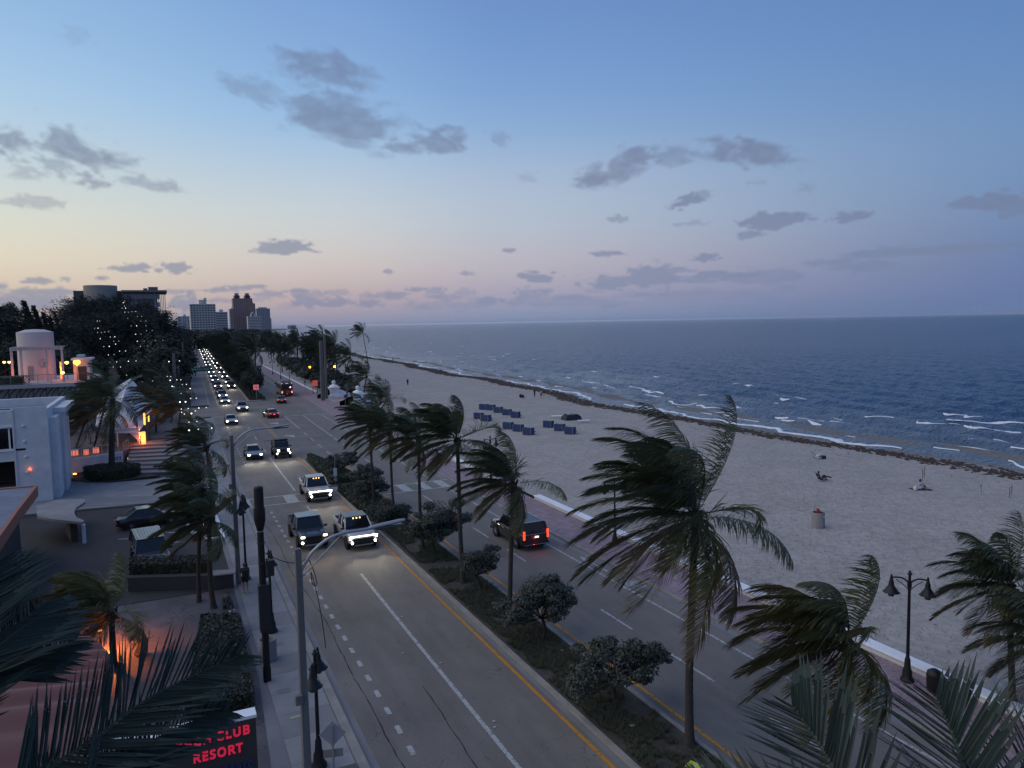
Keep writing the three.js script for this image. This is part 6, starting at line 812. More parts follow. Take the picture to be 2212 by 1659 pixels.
const BIGSUV = { ...SUV, L: 5.6, W: 2.06, wr: .41, ww: .28, axF: 1.75, axR: -1.65, hy: .95, plateY: 1.0, cab: [1.25, -2.6, .65, -2.45, 1.15, 1.86, .94, .8], pillars: [.33, .62, .9], rearPillar: .09, tailGeo: (s, F, W) => rb(.16, .62, .12, s * W * .87, 1.12, -F + .02, .05, 2), body: [[-2.8, .9, .42, 1.16, .25], [-2.68, .98, .32, 1.2, .2], [0, 1, .28, 1.18, .2], [1.3, 1, .28, 1.16, .2], [2.5, .98, .3, 1.1, .3], [2.75, .94, .36, 1.02, .35], [2.82, .86, .42, .95, .4]], extra(t, W, F) { mesh('roof_rail', merge(rod(V(-.72, 1.95, .5), V(-.72, 1.95, -2.35), .025), rod(V(.72, 1.95, .5), V(.72, 1.95, -2.35), .025)), MAT.chrome, t); mesh('chrome_strip', merge(rb(1.7, .035, .03, 0, 1.17, -F - .02, .01), rb(1.8, .04, .05, 0, .46, -F - .07, .015)), MAT.chrome, t); mesh('roof_ribs', merge(...[-3, -2, -1, 0, 1, 2, 3].map(k => rb(.03, .02, 2.6, k * .17, 1.92, -.95, .008, 1))), MAT.black, t); for (const s of [-1, 1]) mesh('window_trim', rod(V(s * W * .95, 1.17, 1.0), V(s * W * .95, 1.17, -2.5), .015), MAT.chrome, t); mesh('licence_lamp', rb(.3, .1, .02, 0, .98, -F - .1, .01), glow([1, .95, .85], 1.5), t); mesh('rear_wiper', rod(V(0, 1.3, -F + .14), V(.4, 1.34, -F + .15), .015), MAT.black, t); handles(t, BIGSUV, [.3, -.9], 1.05); } };
const PICKUP = { name: 'pickup_truck', cat: 'pickup', L: 5.55, W: 2.06, wr: .42, ww: .29, axF: 1.78, axR: -1.7, hy: 1.0, ty: 1.05, bumper: .55, grY: .86, grW: .55, grH: .32, fog: .62, darkRim: true, cab: [1.35, -.95, .72, -.75, 1.2, 1.9, .92, .76], pillars: [.52], body: [[-2.78, .9, .55, 1.2, .2], [-2.7, .97, .45, 1.26, .15], [-1.0, 1, .42, 1.26, .15], [1.3, 1, .42, 1.22, .2], [2.3, .98, .44, 1.14, .25], [2.66, .95, .48, 1.06, .3], [2.78, .86, .52, .98, .4]], extra(t, W, F, o) { mesh('bed', rb(W * 1.66, .06, 1.6, 0, 1.27, -1.85, .02), mat([.01, .01, .012], .8), t); mesh('bed_rail', merge(rb(.1, .09, 1.75, -W * .9, 1.3, -1.85, .03), rb(.1, .09, 1.75, W * .9, 1.3, -1.85, .03), rb(W * 1.8, .09, .1, 0, 1.3, -2.7, .03)), o.railMat ?? MAT.black, t); mesh('hood_ridge', merge(rb(.05, .03, 1.1, -.5, 1.2, 1.95, .015), rb(.05, .03, 1.1, .5, 1.2, 1.95, .015)), t.children[0].material, t); mesh('wiper', merge(rod(V(-.5, 1.26, 1.3), V(.1, 1.33, 1.24), .012), rod(V(.1, 1.26, 1.3), V(.7, 1.33, 1.24), .012)), MAT.black, t); mesh('skid_plate', rb(1.3, .12, .1, 0, .42, F + .02, .04), MAT.steel, t); handles(t, PICKUP, [.35, -.55], 1.08); } };
MAT.roofLamp = glow([1, .55, .22], 4);
const BARPICKUP = { ...PICKUP, grY: .78, grH: .2, grW: .72, lampGeo: (s, F, hy, W) => merge(rb(W * .98, .04, .05, s * W * .48, 1.03, F, .02, 2), rb(.13, .2, .1, s * W * .88, .95, F - .02, .04, 3)), blackRoof: true, extra(t, W, F, o) { PICKUP.extra(t, W, F, o); for (const k of [-1, 0, 1]) mesh('roof_lamp', ball(.05, k * .24, 1.85, .84, 8), MAT.roofLamp, t); mesh('cowl', rb(1.5, .06, .3, 0, 1.22, 1.3, .03), MAT.black, t); } };
const OFFROAD = { name: 'offroad_car', cat: 'suv', L: 4.4, W: 1.9, wr: .42, ww: .28, axF: 1.45, axR: -1.35, hy: 1.02, bumper: .6, grY: 1.0, grW: .42, grH: .36, fog: .66, darkRim: true, cab: [.75, -1.95, .5, -1.9, 1.18, 1.82, .92, .84], pillars: [.36, .7], body: [[-2.2, .92, .55, 1.18, .15], [-2.1, .97, .5, 1.2, .1], [.7, .97, .48, 1.2, .12], [.9, .84, .5, 1.18, .2], [2.0, .78, .55, 1.1, .25], [2.18, .72, .6, 1.05, .3]], lampGeo: (s, F, hy, W) => cyl(.13, .13, .08, 0, 0, 0, 16).rotateX(PI / 2).translate(s * W * .6, hy, F - .06), extra(t, W, F, o) { mesh('roof_rack', merge(rb(1.6, .12, 2.2, 0, 1.96, -.7, .03), rb(1.6, .1, .1, 0, 2.06, .4, .03)), MAT.black, t); for (const s of [-1, 1]) { mesh('fender', rb(.3, .12, 1.2, s * (W - .1), .98, 1.45, .05), MAT.black, t); mesh('turn_light', rb(.22, .06, .06, s * W * .86, .98, F - .25, .02), MAT.headlamp, t); } handles(t, OFFROAD, [.25, -.7], 1.05); } };
const silver = [.2, .21, .22], whiteP = [.5, .5, .5], blackP = [.012, .013, .016], darkP = [.035, .036, .042];
car('white pickup with a glowing light bar across its nose, beside the dark pickup', BARPICKUP, [.5, .5, .5], V(12.0, 0, -52.7), 0, { railMat: paint([.5, .5, .5]), beam: 95 });
car('white pickup with a glowing light bar rolling over the zebra crossing', BARPICKUP, [.5, .5, .5], V(12.1, 0, -68.4), 0, { railMat: paint([.5, .5, .5]), beam: 80 });
car('dark pickup with warm yellow headlights', PICKUP, darkP, V(8.95, 0, -54.4), 0, { headMat: MAT.warmLamp, warm: true, beam: 55 });
car('silver hatchback with bright headlights in the bike side lane', SEDAN, silver, V(9.35, 0, -93.2), 0, { beam: 80 });
car('boxy grey off-road car with round headlights and a roof rack', OFFROAD, [.1, .105, .11], V(12.5, 0, -92.4), 0, { beam: 80 });
car('white car with a pale red tinge approaching below the signal arm', SEDAN, [.45, .42, .42], V(9.7, 0, -128.6), 0, { beam: 30 });
car('large white suv with bright headlights turning at the crossing', SUV, [.5, .5, .5], V(13.2, 0, -147.6), 0, { beam: 70, far: true });
car('long black suv with glowing red tail lights driving along the palms', BIGSUV, blackP, V(22.45, 0, -46.9), PI + .0, { lights: 'tail' });
car('dark saloon braking with red lights at the stop line', SEDAN, [.06, .02, .02], V(16.7, 0, -134), PI + .12, { lights: 'tail', tailI: 2.4 });
car('grey saloon following the bus through the crossing', SEDAN, [.07, .075, .085], V(22.0, 0, -158.8), PI - .1, { lights: 'tail', tailI: .8 });
car('black saloon parked across the car park bays', SEDAN, [.008, .009, .012], V(-1.5, .1, -64.6), PI / 2 + .12, { lights: 'off' });
car('dark suv with a pale glossy roof parked by the clipped hedge', { ...BIGSUV, L: 5 }, [.035, .037, .045], V(-1.35, .1, -53.6), .12, { lights: 'off' });
{ // the queue of oncoming cars, alike but for their place
  const lane1 = [-162.8, -175, -188, -205, -217, -230, -252, -274, -301, -331, -362, -401, -432, -463, -501, -540, -584], lane2 = [-203, -222, -245, -272, -301, -322, -345, -370, -398, -440, -480, -525, -570, -611], cols = [silver, whiteP, blackP, darkP, [.1, .02, .02], [.03, .04, .07]];
  let k = 0; const mk = (u, z) => { const S = [SEDAN, SUV, SEDAN, SUV][k % 4]; car('car with lit headlights in the long oncoming queue beyond the crossing', { ...S, name: 'queued_car', cat: 'car' }, cols[(k * 5 + 1) % 6], V(u + bend(z), 0, z - 2.4), -.0345 * sstep(-60, -140, z) * -1 * 0, { far: true, beam: z > -320 ? 75 : 0, group: 'oncoming queue of cars' }); k++; };
  for (const z of lane1) mk(8.9, z); for (const z of lane2) mk(12.1, z);
}
{ // city bus seen from behind
  const p = V(25.3, 0, -177.5), t = thing('bus', 'dark city bus with small roof lights driving away past the palms', 'bus', p, PI - .03), Lb = 11.5, W = 2.55, H = 3.05, body = paint([.03, .03, .035], .35);
  mesh('body', rb(W, H - .4, Lb, 0, H / 2 + .2, 0, .16, 3), body, t); mesh('roof', rb(W * .9, .22, Lb * .9, 0, H + .08, 0, .1), mat([.12, .12, .13], .6), t); mesh('roof_unit', rb(1.7, .3, 2.6, 0, H + .25, -2.8, .1), mat([.1, .1, .11], .6), t);
  for (const s of [-1, 1]) for (let k = 0; k < 6; k++) mesh('window', rb(.03, .95, 1.55, s * (W / 2 + .002), 2.15, 4.4 - k * 1.72, .02, 1), MAT.darkGlass, t);
  mesh('rear_window', rb(1.9, .9, .04, 0, 2.15, -Lb / 2 - .01, .05), MAT.darkGlass, t); mesh('windscreen', rb(2.2, 1.5, .04, 0, 1.9, Lb / 2 + .01, .05), MAT.darkGlass, t); mesh('engine_cover', rb(1.8, .8, .04, 0, 1.1, -Lb / 2 - .01, .04), mat([.015, .015, .018], .6), t); mesh('bumper', rb(W, .25, .2, 0, .5, -Lb / 2, .06), MAT.black, t);
  for (const s of [-1, 1]) { mesh('tail_light', rb(.22, .42, .06, s * 1.05, 1.05, -Lb / 2 - .03, .05), glow([1, .2, .06], 3, [.4, .05, .02]), t); mesh('roof_lamp', ball(.07, s * 1.05, 3.0, -Lb / 2 - .03, 8), glow([1, .25, .2], 3), t); const [tg, rg] = wheel(.48, .3); for (const z of [3.6, -3.2]) { const w = mesh('wheel', tg, MAT.rubber, t); w.position.set(s * (W / 2 - .14), .48, z); mesh('rim', rg, MAT.steel, w); } mesh('mirror', rb(.14, .4, .18, s * (W / 2 + .2), 2.3, Lb / 2 + .1, .04), MAT.black, t); }
  for (const k of [-1, 0, 1]) mesh('marker_light', ball(.045, k * .22, 3.02, -Lb / 2 - .03, 6), glow([1, .5, .45], 3), t); mesh('route_display_light', rb(.22, .22, .04, -.75, 2.1, -Lb / 2 - .04, .03), glow([1, .95, .85], 4), t); mesh('licence_plate', rb(.34, .17, .02, 0, .66, -Lb / 2 - .11, .01), mat([.5, .5, .5], .6), t);
  const l = new THREE.PointLight(0xff4018, 1.2, 0, 2); l.position.set(25.3, 1, -171.2); l.castShadow = true; scene.add(l);
}

// ================= on the beach =================
const onSand = (px, py) => { let p = G(px, py, 0); for (let k = 0; k < 3; k++) p = G(px, py, sandY(p.x, p.z)); return p; };
const zp = (x0, y0, sc, a, b) => [(x0 + a / sc) * 2212 / 2560, (y0 + b / sc) * 2212 / 2560];
const z11 = (a, b) => onSand(...zp(1000, 880, 3.456, a, b)), z15 = (a, b) => onSand(...zp(1860, 1000, 3.16, a, b));
{ // blue cabanas: hooded double loungers
  const blue = mat([.02, .05, .14], .75, { bumpMap: grit, bumpScale: .004 }), wood = mat([.3, .26, .22], .8), lab = ['blue fabric beach cabana in the longest staggered row', 'blue fabric beach cabana in the short row behind the tall palm', 'blue fabric beach cabana in the row behind the palm on the median', 'blue fabric beach cabana in the group of three beside the covered heap'], grp = ['cabanas of the longest row', 'cabanas of the row behind the tall palm', 'cabanas behind the median palm', 'cabanas by the covered heap'];
  const proto = new THREE.Group(); const part = (n, g, m) => mesh(n, g, m, proto);
  part('back_panel', rb(1.25, .95, .05, 0, .52, -.5, .02, 1), blue); part('side_panel', rb(.05, .95, .95, -.62, .52, 0, .02, 1), blue); part('side_panel', rb(.05, .95, .95, .62, .52, 0, .02, 1), blue); part('hood', panel([-.64, 1.0, -.52], [.64, 1.0, -.52], [.64, .95, .3], [-.64, .95, .3]), mat([.02, .05, .14], .75, { side: 2 })); part('frame', merge(rod(V(-.66, 0, -.54), V(-.66, 1.08, -.54), .03), rod(V(.66, 0, -.54), V(.66, 1.08, -.54), .03), rod(V(-.66, 0, .48), V(-.66, 1.0, .48), .025), rod(V(.66, 0, .48), V(.66, 1.0, .48), .025)), wood); part('seat', rb(1.2, .12, 1.5, 0, .3, .35, .04), blue);
  [[[722, 500], [786, 506], [850, 527], [925, 548], [998, 570]], [[680, 580], [745, 600]], [[935, 668], [1022, 688], [1110, 718]], [[1283, 655], [1380, 684], [1470, 712]]].forEach((row, i) => row.forEach(([a, b]) => { const p = z11(a, b - 4), t = proto.clone(); t.name = numbered('beach_cabana'); t.position.copy(p); t.rotation.y = 2.2; tag(t, lab[i], 'cabana', grp[i]); scene.add(t); }));
}
{ const p = z11(1480, 585), t = thing('covered_heap', 'heap of beach gear under a dark navy tarpaulin with white straps', 'tarpaulin', p), q = rng(6), pos = [], idx = [], N = 18, M = 12; for (let i = 0; i <= N; i++) for (let j = 0; j <= M; j++) { const x = (i / N - .5) * 3.0, z = (j / M - .5) * 1.9, e = max(abs(x) / 1.5, abs(z) / .95), h = .95 * pow(1 - pow(e, 3.2), .5) * (.75 + .5 * fbm(i * .4, j * .4, 3)) || 0; pos.push(x, h, z); if (i && j) { const k = i * (M + 1) + j; idx.push(k - M - 2, k - M - 1, k - 1, k - M - 1, k, k - 1); } } mesh('tarpaulin', raw(pos, idx), mat([.012, .018, .03], .7, { side: 2 }), t); for (const s of [-.5, .1, .6]) mesh('strap', tube([V(s - .5, .1, -.9), V(s - .1, .9, -.2), V(s + .2, .85, .3), V(s + .5, .1, .9)], .035, 14, 5), MAT.white, t);
  const lg = (label, a, b, r) => { const t2 = thing('beach_lounger', label, 'lounger', z11(a, b), r); mesh('bed', rb(.65, .06, 1.9, 0, .36, 0, .02), MAT.white, t2); for (const [x, z] of [[-.27, .75], [.27, .75], [-.27, -.75], [.27, -.75]]) mesh('leg', rod(V(x, .35, z), V(x, 0, z + .06), .025), MAT.white, t2); mesh('side_rail', merge(rb(.05, .08, 1.95, -.34, .36, 0, .015), rb(.05, .08, 1.95, .34, .36, 0, .015)), MAT.white, t2); }; lg('white plastic lounger lying beside the covered heap on the road side', 1590, 610, 1.4); lg('white plastic lounger behind the covered heap', 1360, 570, 1.2); }
{ const p = z15(585, 1003), t = thing('beach_waste_drum', 'round concrete waste drum on the sand with a red bag on top', 'bin', p); mesh('body', lathe([[.44, 0], [.47, .02], [.45, 1.1], [.42, 1.12], [.39, 1.1], [.38, .9], [.01, .9]], 26), MAT.concrete, t); mesh('liner', cyl(.39, .39, .02, 0, 1.05, 0, 20), MAT.rubber, t); mesh('bag', raw([-.2, 1.05, 0, .25, 1.08, .05, .05, 1.35, .02, -.15, 1.42, -.05, .1, 1.1, -.2], [0, 1, 2, 0, 2, 3, 1, 4, 2, 0, 3, 4, 4, 3, 2]), mat([.35, .03, .03], .6, { side: 2 }), t); mesh('stick', rod(V(-.3, .9, .05), V(-.38, 1.6, -.05), .012), MAT.black, t); mesh('notice', rb(.16, .12, .01, .1, .85, .46, .01), mat([.5, .5, .5], .7), t); }

// ================= people =================
function surfaceNets(f, lo, hi, cell) {
  const n = [0, 1, 2].map(i => Math.ceil((hi[i] - lo[i]) / cell) + 1), [nx, ny, nz] = n, val = new Float32Array(nx * ny * nz), at = (i, j, k) => (k * ny + j) * nx + i;
  for (let k = 0; k < nz; k++) for (let j = 0; j < ny; j++) for (let i = 0; i < nx; i++) val[at(i, j, k)] = f(lo[0] + i * cell, lo[1] + j * cell, lo[2] + k * cell);
  const id = new Int32Array(nx * ny * nz).fill(-1), pos = [], idx = [];
  for (let k = 0; k < nz - 1; k++) for (let j = 0; j < ny - 1; j++) for (let i = 0; i < nx - 1; i++) {
    let m = 0, sx = 0, sy = 0, sz = 0, c = 0; const v = []; for (let q = 0; q < 8; q++) { const w = val[at(i + (q & 1), j + (q >> 1 & 1), k + (q >> 2))]; v.push(w); if (w < 0) m |= 1 << q; } if (m === 0 || m === 255) continue;
    for (const [a, b] of [[0, 1], [2, 3], [4, 5], [6, 7], [0, 2], [1, 3], [4, 6], [5, 7], [0, 4], [1, 5], [2, 6], [3, 7]]) if ((v[a] < 0) !== (v[b] < 0)) { const t = v[a] / (v[a] - v[b]); sx += lerp(a & 1, b & 1, t); sy += lerp(a >> 1 & 1, b >> 1 & 1, t); sz += lerp(a >> 2, b >> 2, t); c++; }
    id[at(i, j, k)] = pos.length / 3; pos.push(lo[0] + (i + sx / c) * cell, lo[1] + (j + sy / c) * cell, lo[2] + (k + sz / c) * cell);
  }
  for (let k = 1; k < nz - 1; k++) for (let j = 1; j < ny - 1; j++) for (let i = 1; i < nx - 1; i++) { const a = val[at(i, j, k)] < 0; const quad = (b, p, q, r, s) => { if (a !== (b < 0) && p >= 0 && q >= 0 && r >= 0 && s >= 0) a ? idx.push(p, q, r, p, r, s) : idx.push(p, r, q, p, s, r); };
    quad(val[at(i + 1, j, k)], id[at(i, j - 1, k - 1)], id[at(i, j, k - 1)], id[at(i, j, k)], id[at(i, j - 1, k)]); quad(val[at(i, j + 1, k)], id[at(i - 1, j, k - 1)], id[at(i - 1, j, k)], id[at(i, j, k)], id[at(i, j, k - 1)]); quad(val[at(i, j, k + 1)], id[at(i - 1, j - 1, k)], id[at(i, j - 1, k)], id[at(i, j, k)], id[at(i - 1, j, k)]); }
  return raw(pos, idx);
}
const cap = (p, a, b, ra, rb_) => { const dx = b.x - a.x, dy = b.y - a.y, dz = b.z - a.z, l = dx * dx + dy * dy + dz * dz || 1e-9, t = clamp(((p[0] - a.x) * dx + (p[1] - a.y) * dy + (p[2] - a.z) * dz) / l); return hypot(p[0] - a.x - dx * t, p[1] - a.y - dy * t, p[2] - a.z - dz * t) - lerp(ra, rb_, t); };
function field(bones, k = .025) { return (x, y, z) => { let d = 1e3; const p = [x, y, z]; for (const [a, b, ra, rb_] of bones) { const e = cap(p, a, b, ra, rb_); const h = max(k - abs(d - e), 0) / k; d = min(d, e) - h * h * k * .25; } return d; }; }
function skin(bones, cell, k) { const lo = [1e3, 1e3, 1e3], hi = [-1e3, -1e3, -1e3]; for (const [a, b, ra, rb_] of bones) for (const [p, r] of [[a, ra], [b, rb_]]) [p.x, p.y, p.z].forEach((v, i) => { lo[i] = min(lo[i], v - r - .04); hi[i] = max(hi[i], v + r + .04); }); return surfaceNets(field(bones, k), lo, hi, cell); }
// joints in metres, figure faces +z; J overrides single joints
function person(label, p, turn, J = {}, c = {}) {
  const j = { pel: V(0, .96, 0), che: V(0, 1.3, .01), nek: V(0, 1.47, -.01), hed: V(0, 1.63, .02), shL: V(.18, 1.41, -.01), shR: V(-.18, 1.41, -.01), elL: V(.25, 1.14, -.03), elR: V(-.25, 1.14, -.03), wrL: V(.26, .9, .05), wrR: V(-.26, .9, .05), hiL: V(.095, .92, 0), hiR: V(-.095, .92, 0), knL: V(.1, .5, .03), knR: V(-.1, .5, .03), anL: V(.1, .08, -.02), anR: V(-.1, .08, -.02) };
  for (const k in J) j[k] = V(...J[k]); const t = thing('person', label, 'person', p, turn, c.group), cell = c.cell ?? .014, fine = cell < .02;
  const toe = s => j['an' + s].clone().add((c.toe ?? V(0, -.05, .15))), mat1 = mat(c.skin ?? [.28, .17, .12], .6);
  const torso = [[j.pel, j.che, .125, .13], [j.che, j.nek.clone().add(V(0, -.06, 0)), .13, .085], [j.shL, j.shR, .07, .07], [j.hiL, j.hiR, .1, .1]], arm = s => [[j['sh' + s], j['el' + s], .052, .042], [j['el' + s], j['wr' + s], .042, .028]], leg = s => [[j['hi' + s], j['kn' + s], .09, .058], [j['kn' + s], j['an' + s], .058, .036], [j['an' + s], toe(s), .04, .03]];
  const face = j.hed.clone().sub(j.nek), fw = c.look ?? V(0, 0, 1), fs = V(0, 1, 0).cross(fw).normalize();
  const bones = [...torso, ...arm('L'), ...arm('R'), ...leg('L'), ...leg('R'), [j.nek.clone().add(V(0, -.04, 0)), j.hed.clone().add(V(0, -.06, 0)), .055, .055], [j.hed.clone().add(V(0, .035, 0)).addScaledVector(fw, -.015), j.hed.clone().add(V(0, -.06, 0)).addScaledVector(fw, .02), .092, .07], [j.hed.clone().addScaledVector(fw, .085), j.hed.clone().addScaledVector(fw, .105).add(V(0, -.025, 0)), .012, .018]];
  const gs = [skin(bones, cell, .03)];
  if (fine) for (const s of ['L', 'R']) { // palm, four unequal bent fingers and a thumb
    const w = j['wr' + s], d = w.clone().sub(j['el' + s]).normalize(), sd = V(0, 0, 1).addScaledVector(d, -d.z).normalize(), nn = d.clone().cross(sd), hb = [[w.clone().addScaledVector(d, -.02), w.clone().addScaledVector(d, .075), .027, .03], [w.clone().addScaledVector(d, .05).addScaledVector(sd, .022), w.clone().addScaledVector(d, .085).addScaledVector(sd, .026), .02, .016], [w.clone().addScaledVector(d, .05).addScaledVector(sd, -.022), w.clone().addScaledVector(d, .085).addScaledVector(sd, -.026), .02, .016]];
    [[.033, .062], [.011, .075], [-.011, .07], [-.032, .055]].forEach(([o, l]) => { const a = w.clone().addScaledVector(d, .085).addScaledVector(sd, o), m = a.clone().addScaledVector(d, l * .55).addScaledVector(nn, .008), e = m.clone().addScaledVector(d, l * .4).addScaledVector(nn, .022); hb.push([a, m, .0095, .0085], [m, e, .0085, .0075]); }); const ta = w.clone().addScaledVector(d, .03).addScaledVector(sd, .03), tm = ta.clone().addScaledVector(d, .035).addScaledVector(sd, .028), te = tm.clone().addScaledVector(d, .03).addScaledVector(sd, .004).addScaledVector(nn, .012); hb.push([ta, tm, .013, .011], [tm, te, .011, .009]); gs.push(skin(hb, .005, .008)); }
  if (fine) { const eye = s => ball(.011, 0, 0, 0, 6).translate(...j.hed.clone().addScaledVector(fw, .082).addScaledVector(fs, s * .032).add(V(0, .005, 0)).toArray()), ear = s => ball(.022, 0, 0, 0, 6).scale(.5, 1, .8).translate(...j.hed.clone().addScaledVector(fs, s * .088).toArray()); gs.push(ear(-1), ear(1)); mesh('eyes', merge(eye(-1), eye(1)), mat([.02, .015, .012], .3), t); mesh('mouth', rb(.045, .01, .01, 0, 0, 0, .004, 1).translate(...j.hed.clone().addScaledVector(fw, .085).add(V(0, -.068, 0)).toArray()), mat([.2, .07, .06], .6), t); }
  mesh('body', merge(gs), mat1, t);
  const infl = (bs, e) => bs.map(([a, b, ra, rr]) => [a, b, ra + e, rr + e]), part = (a, b, f) => a.clone().lerp(b, f);
  if (c.top !== null) mesh('shirt', skin(infl([...torso.slice(0, 3), ...(c.sleeve ? ['L', 'R'].flatMap(s => c.sleeve > 1 ? arm(s).map((q, i) => i ? [q[0], part(q[0], q[1], .9), q[2], q[3]] : q) : [[j['sh' + s], part(j['sh' + s], j['el' + s], .6), .056, .05]]) : [])], .014), cell, .03), mat(c.top ?? [.1, .1, .1], .85), t);
  if (c.dress) { const h = part(j.pel, j.knL.clone().add(j.knR).multiplyScalar(.5), c.dress); mesh('skirt', skin(infl([[j.pel, h, .14, .17], [j.hiL, part(j.hiL, j.knL, c.dress), .1, .1], [j.hiR, part(j.hiR, j.knR, c.dress), .1, .1]], .014), cell, .05), mat(c.top, .85), t); }
  else mesh(c.trousers ? 'trousers' : 'shorts', skin(infl([torso[3], [j.pel, j.pel.clone().add(V(0, -.03, 0)), .12, .12], ...['L', 'R'].flatMap(s => c.trousers ? leg(s).slice(0, 2) : [[j['hi' + s], part(j['hi' + s], j['kn' + s], .6), .092, .08]])], .015), cell, .04), mat(c.bottom ?? [.03, .03, .035], .85), t);
  mesh('hair', skin([[j.hed.clone().add(V(0, .055, 0)).addScaledVector(fw, -.03), j.hed.clone().add(V(0, .02, 0)).addScaledVector(fw, -.045), .094, .085], ...(c.hair > 0 ? [[j.hed.clone().addScaledVector(fw, -.06), j.hed.clone().addScaledVector(fw, -.075).add(V(0, -c.hair, 0)), .07, .045]] : []), ...(c.bun ? [[j.hed.clone().add(V(0, .1, 0)).addScaledVector(fw, -.08), j.hed.clone().add(V(0, .11, 0)).addScaledVector(fw, -.1), .045, .045]] : [])], cell, .02), mat(c.hairC ?? [.03, .022, .017], .7), t);
  mesh('shoes', skin(['L', 'R'].map(s => [j['an' + s].clone().add(V(0, -.035, -.03)), toe(s), .045, .042]), cell, .02), mat(c.shoe ?? [.5, .5, .5], .7), t);
  return [t, j];
}
const stride = { knL: [.1, .52, .16], anL: [.1, .09, .22], knR: [-.1, .5, -.06], anR: [-.1, .14, -.32], elL: [.25, 1.16, -.14], wrL: [.26, .93, -.16], elR: [-.25, 1.15, .06], wrR: [-.26, .95, .2] };
const slow = { knL: [.1, .51, .09], anL: [.1, .08, .1], knR: [-.1, .5, -.02], anR: [-.1, .09, -.16], elL: [.25, 1.15, -.08], wrL: [.26, .92, -.04], elR: [-.24, 1.15, .0], wrR: [-.25, .93, .1] };
const sitR = { pel: [0, .22, 0], che: [0, .5, -.2], nek: [0, .66, -.27], hed: [0, .81, -.27], shL: [.18, .6, -.25], shR: [-.18, .6, -.25], elL: [.26, .35, -.2], elR: [-.26, .35, -.2], wrL: [.22, .3, .05], wrR: [-.22, .3, .05], hiL: [.095, .2, .02], hiR: [-.095, .2, .02], knL: [.11, .48, .38], knR: [-.11, .42, .44], anL: [.11, .1, .62], anR: [-.11, .32, .86] };
const sitG = { pel: [0, .13, 0], che: [0, .46, .04], nek: [0, .62, .06], hed: [0, .77, .1], shL: [.18, .56, .04], shR: [-.18, .56, .04], elL: [.24, .36, .14], elR: [-.24, .36, .14], wrL: [.14, .36, .36], wrR: [-.14, .36, .36], hiL: [.095, .12, .02], hiR: [-.095, .12, .02], knL: [.14, .4, .36], knR: [-.14, .4, .36], anL: [.12, .07, .6], anR: [-.12, .07, .6] };
{ const [t, j] = person('walker with a dark backpack, dark top and bare legs on the pavement', V(3.72, .14, -44.8), PI, slow, { top: [.05, .045, .045], bottom: [.015, .016, .022], sleeve: 1, shoe: [.5, .46, .42], hairC: [.09, .06, .04], hair: .05, bun: 1 }); mesh('backpack', rb(.34, .46, .2, 0, 1.2, -.22, .07, 3), mat([.01, .012, .02], .7), t); mesh('strap', merge(tube([V(.12, 1.38, -.14), V(.14, 1.47, 0), V(.13, 1.3, .14), V(.13, 1.08, .1), V(.12, 1.02, -.1)], .016, 16, 5), tube([V(-.12, 1.38, -.14), V(-.14, 1.47, 0), V(-.13, 1.3, .14), V(-.13, 1.08, .1), V(-.12, 1.02, -.1)], .016, 16, 5)), mat([.01, .012, .02], .7), t); }
person('woman in a short black dress and white shoes walking along the promenade', G(1523, 1292, .13), PI, slow, { top: [.012, .012, .015], dress: .72, hairC: [.16, .05, .02], bun: 1 });
person('walker in a dark red top and pale shorts beside the woman in black', G(1553, 1284, .13), PI - .1, stride, { top: [.16, .03, .03], bottom: [.5, .5, .48], sleeve: 1, hairC: [.1, .06, .04] });
person('person in a pink top on the promenade behind the tall palm trunk', V(26.6, .13, -58), PI, slow, { cell: .022, top: [.35, .14, .16], sleeve: 1, bottom: [.3, .3, .32] });
person('person in a grey hoodie sitting by the double palm trunk', V(2.5, .1, -42.9), .4, sitG, { cell: .018, top: [.06, .075, .07], sleeve: 2, trousers: 1, bottom: [.03, .03, .035] });
const bpz = (a, b) => z11(a, b), far = { cell: .024 };
person('bather in dark clothes standing apart at the seaweed line', bpz(1163, 388), 1.9, {}, { ...far, top: [.02, .02, .025], sleeve: 1, trousers: 1 });
person('bather in a white shirt and dark shorts at the seaweed line', bpz(1220, 398), .4, slow, { ...far, top: [.5, .5, .5], sleeve: 1, bottom: [.02, .02, .025] });
person('bather in a dark shirt between the white-shirted bather and the water', bpz(1244, 381), -1, {}, { ...far, top: [.05, .05, .06], sleeve: 1, bottom: [.03, .03, .04] });
person('bather in a pale top closest to the water', bpz(1310, 384), -1.4, stride, { ...far, top: [.3, .28, .28], sleeve: 1, bottom: [.03, .03, .04] });
person('lone stroller on the upper sand far along the beach', bpz(67, 290), PI, slow, { ...far, top: [.02, .022, .03], sleeve: 2, trousers: 1 });
person('tiny stroller at the water line beyond the lone stroller', onSand(849, 780), PI, slow, { ...far, top: [.02, .022, .03], sleeve: 2, trousers: 1 });
function beachChair(label, p, turn, col) { const t = thing('beach_chair', label, 'chair', p, turn); mesh('seat', rb(.52, .04, .5, 0, .16, .12, .015), col, t); mesh('backrest', rb(.52, .7, .04, 0, 0, 0, .015).rotateX(-.5).translate(0, .46, -.3), col, t); mesh('frame', merge(rod(V(-.28, 0, .36), V(-.28, .76, -.46), .016), rod(V(.28, 0, .36), V(.28, .76, -.46), .016), rod(V(-.28, 0, -.3), V(-.28, .36, .3), .016), rod(V(.28, 0, -.3), V(.28, .36, .3), .016)), MAT.steel, t); return t; }
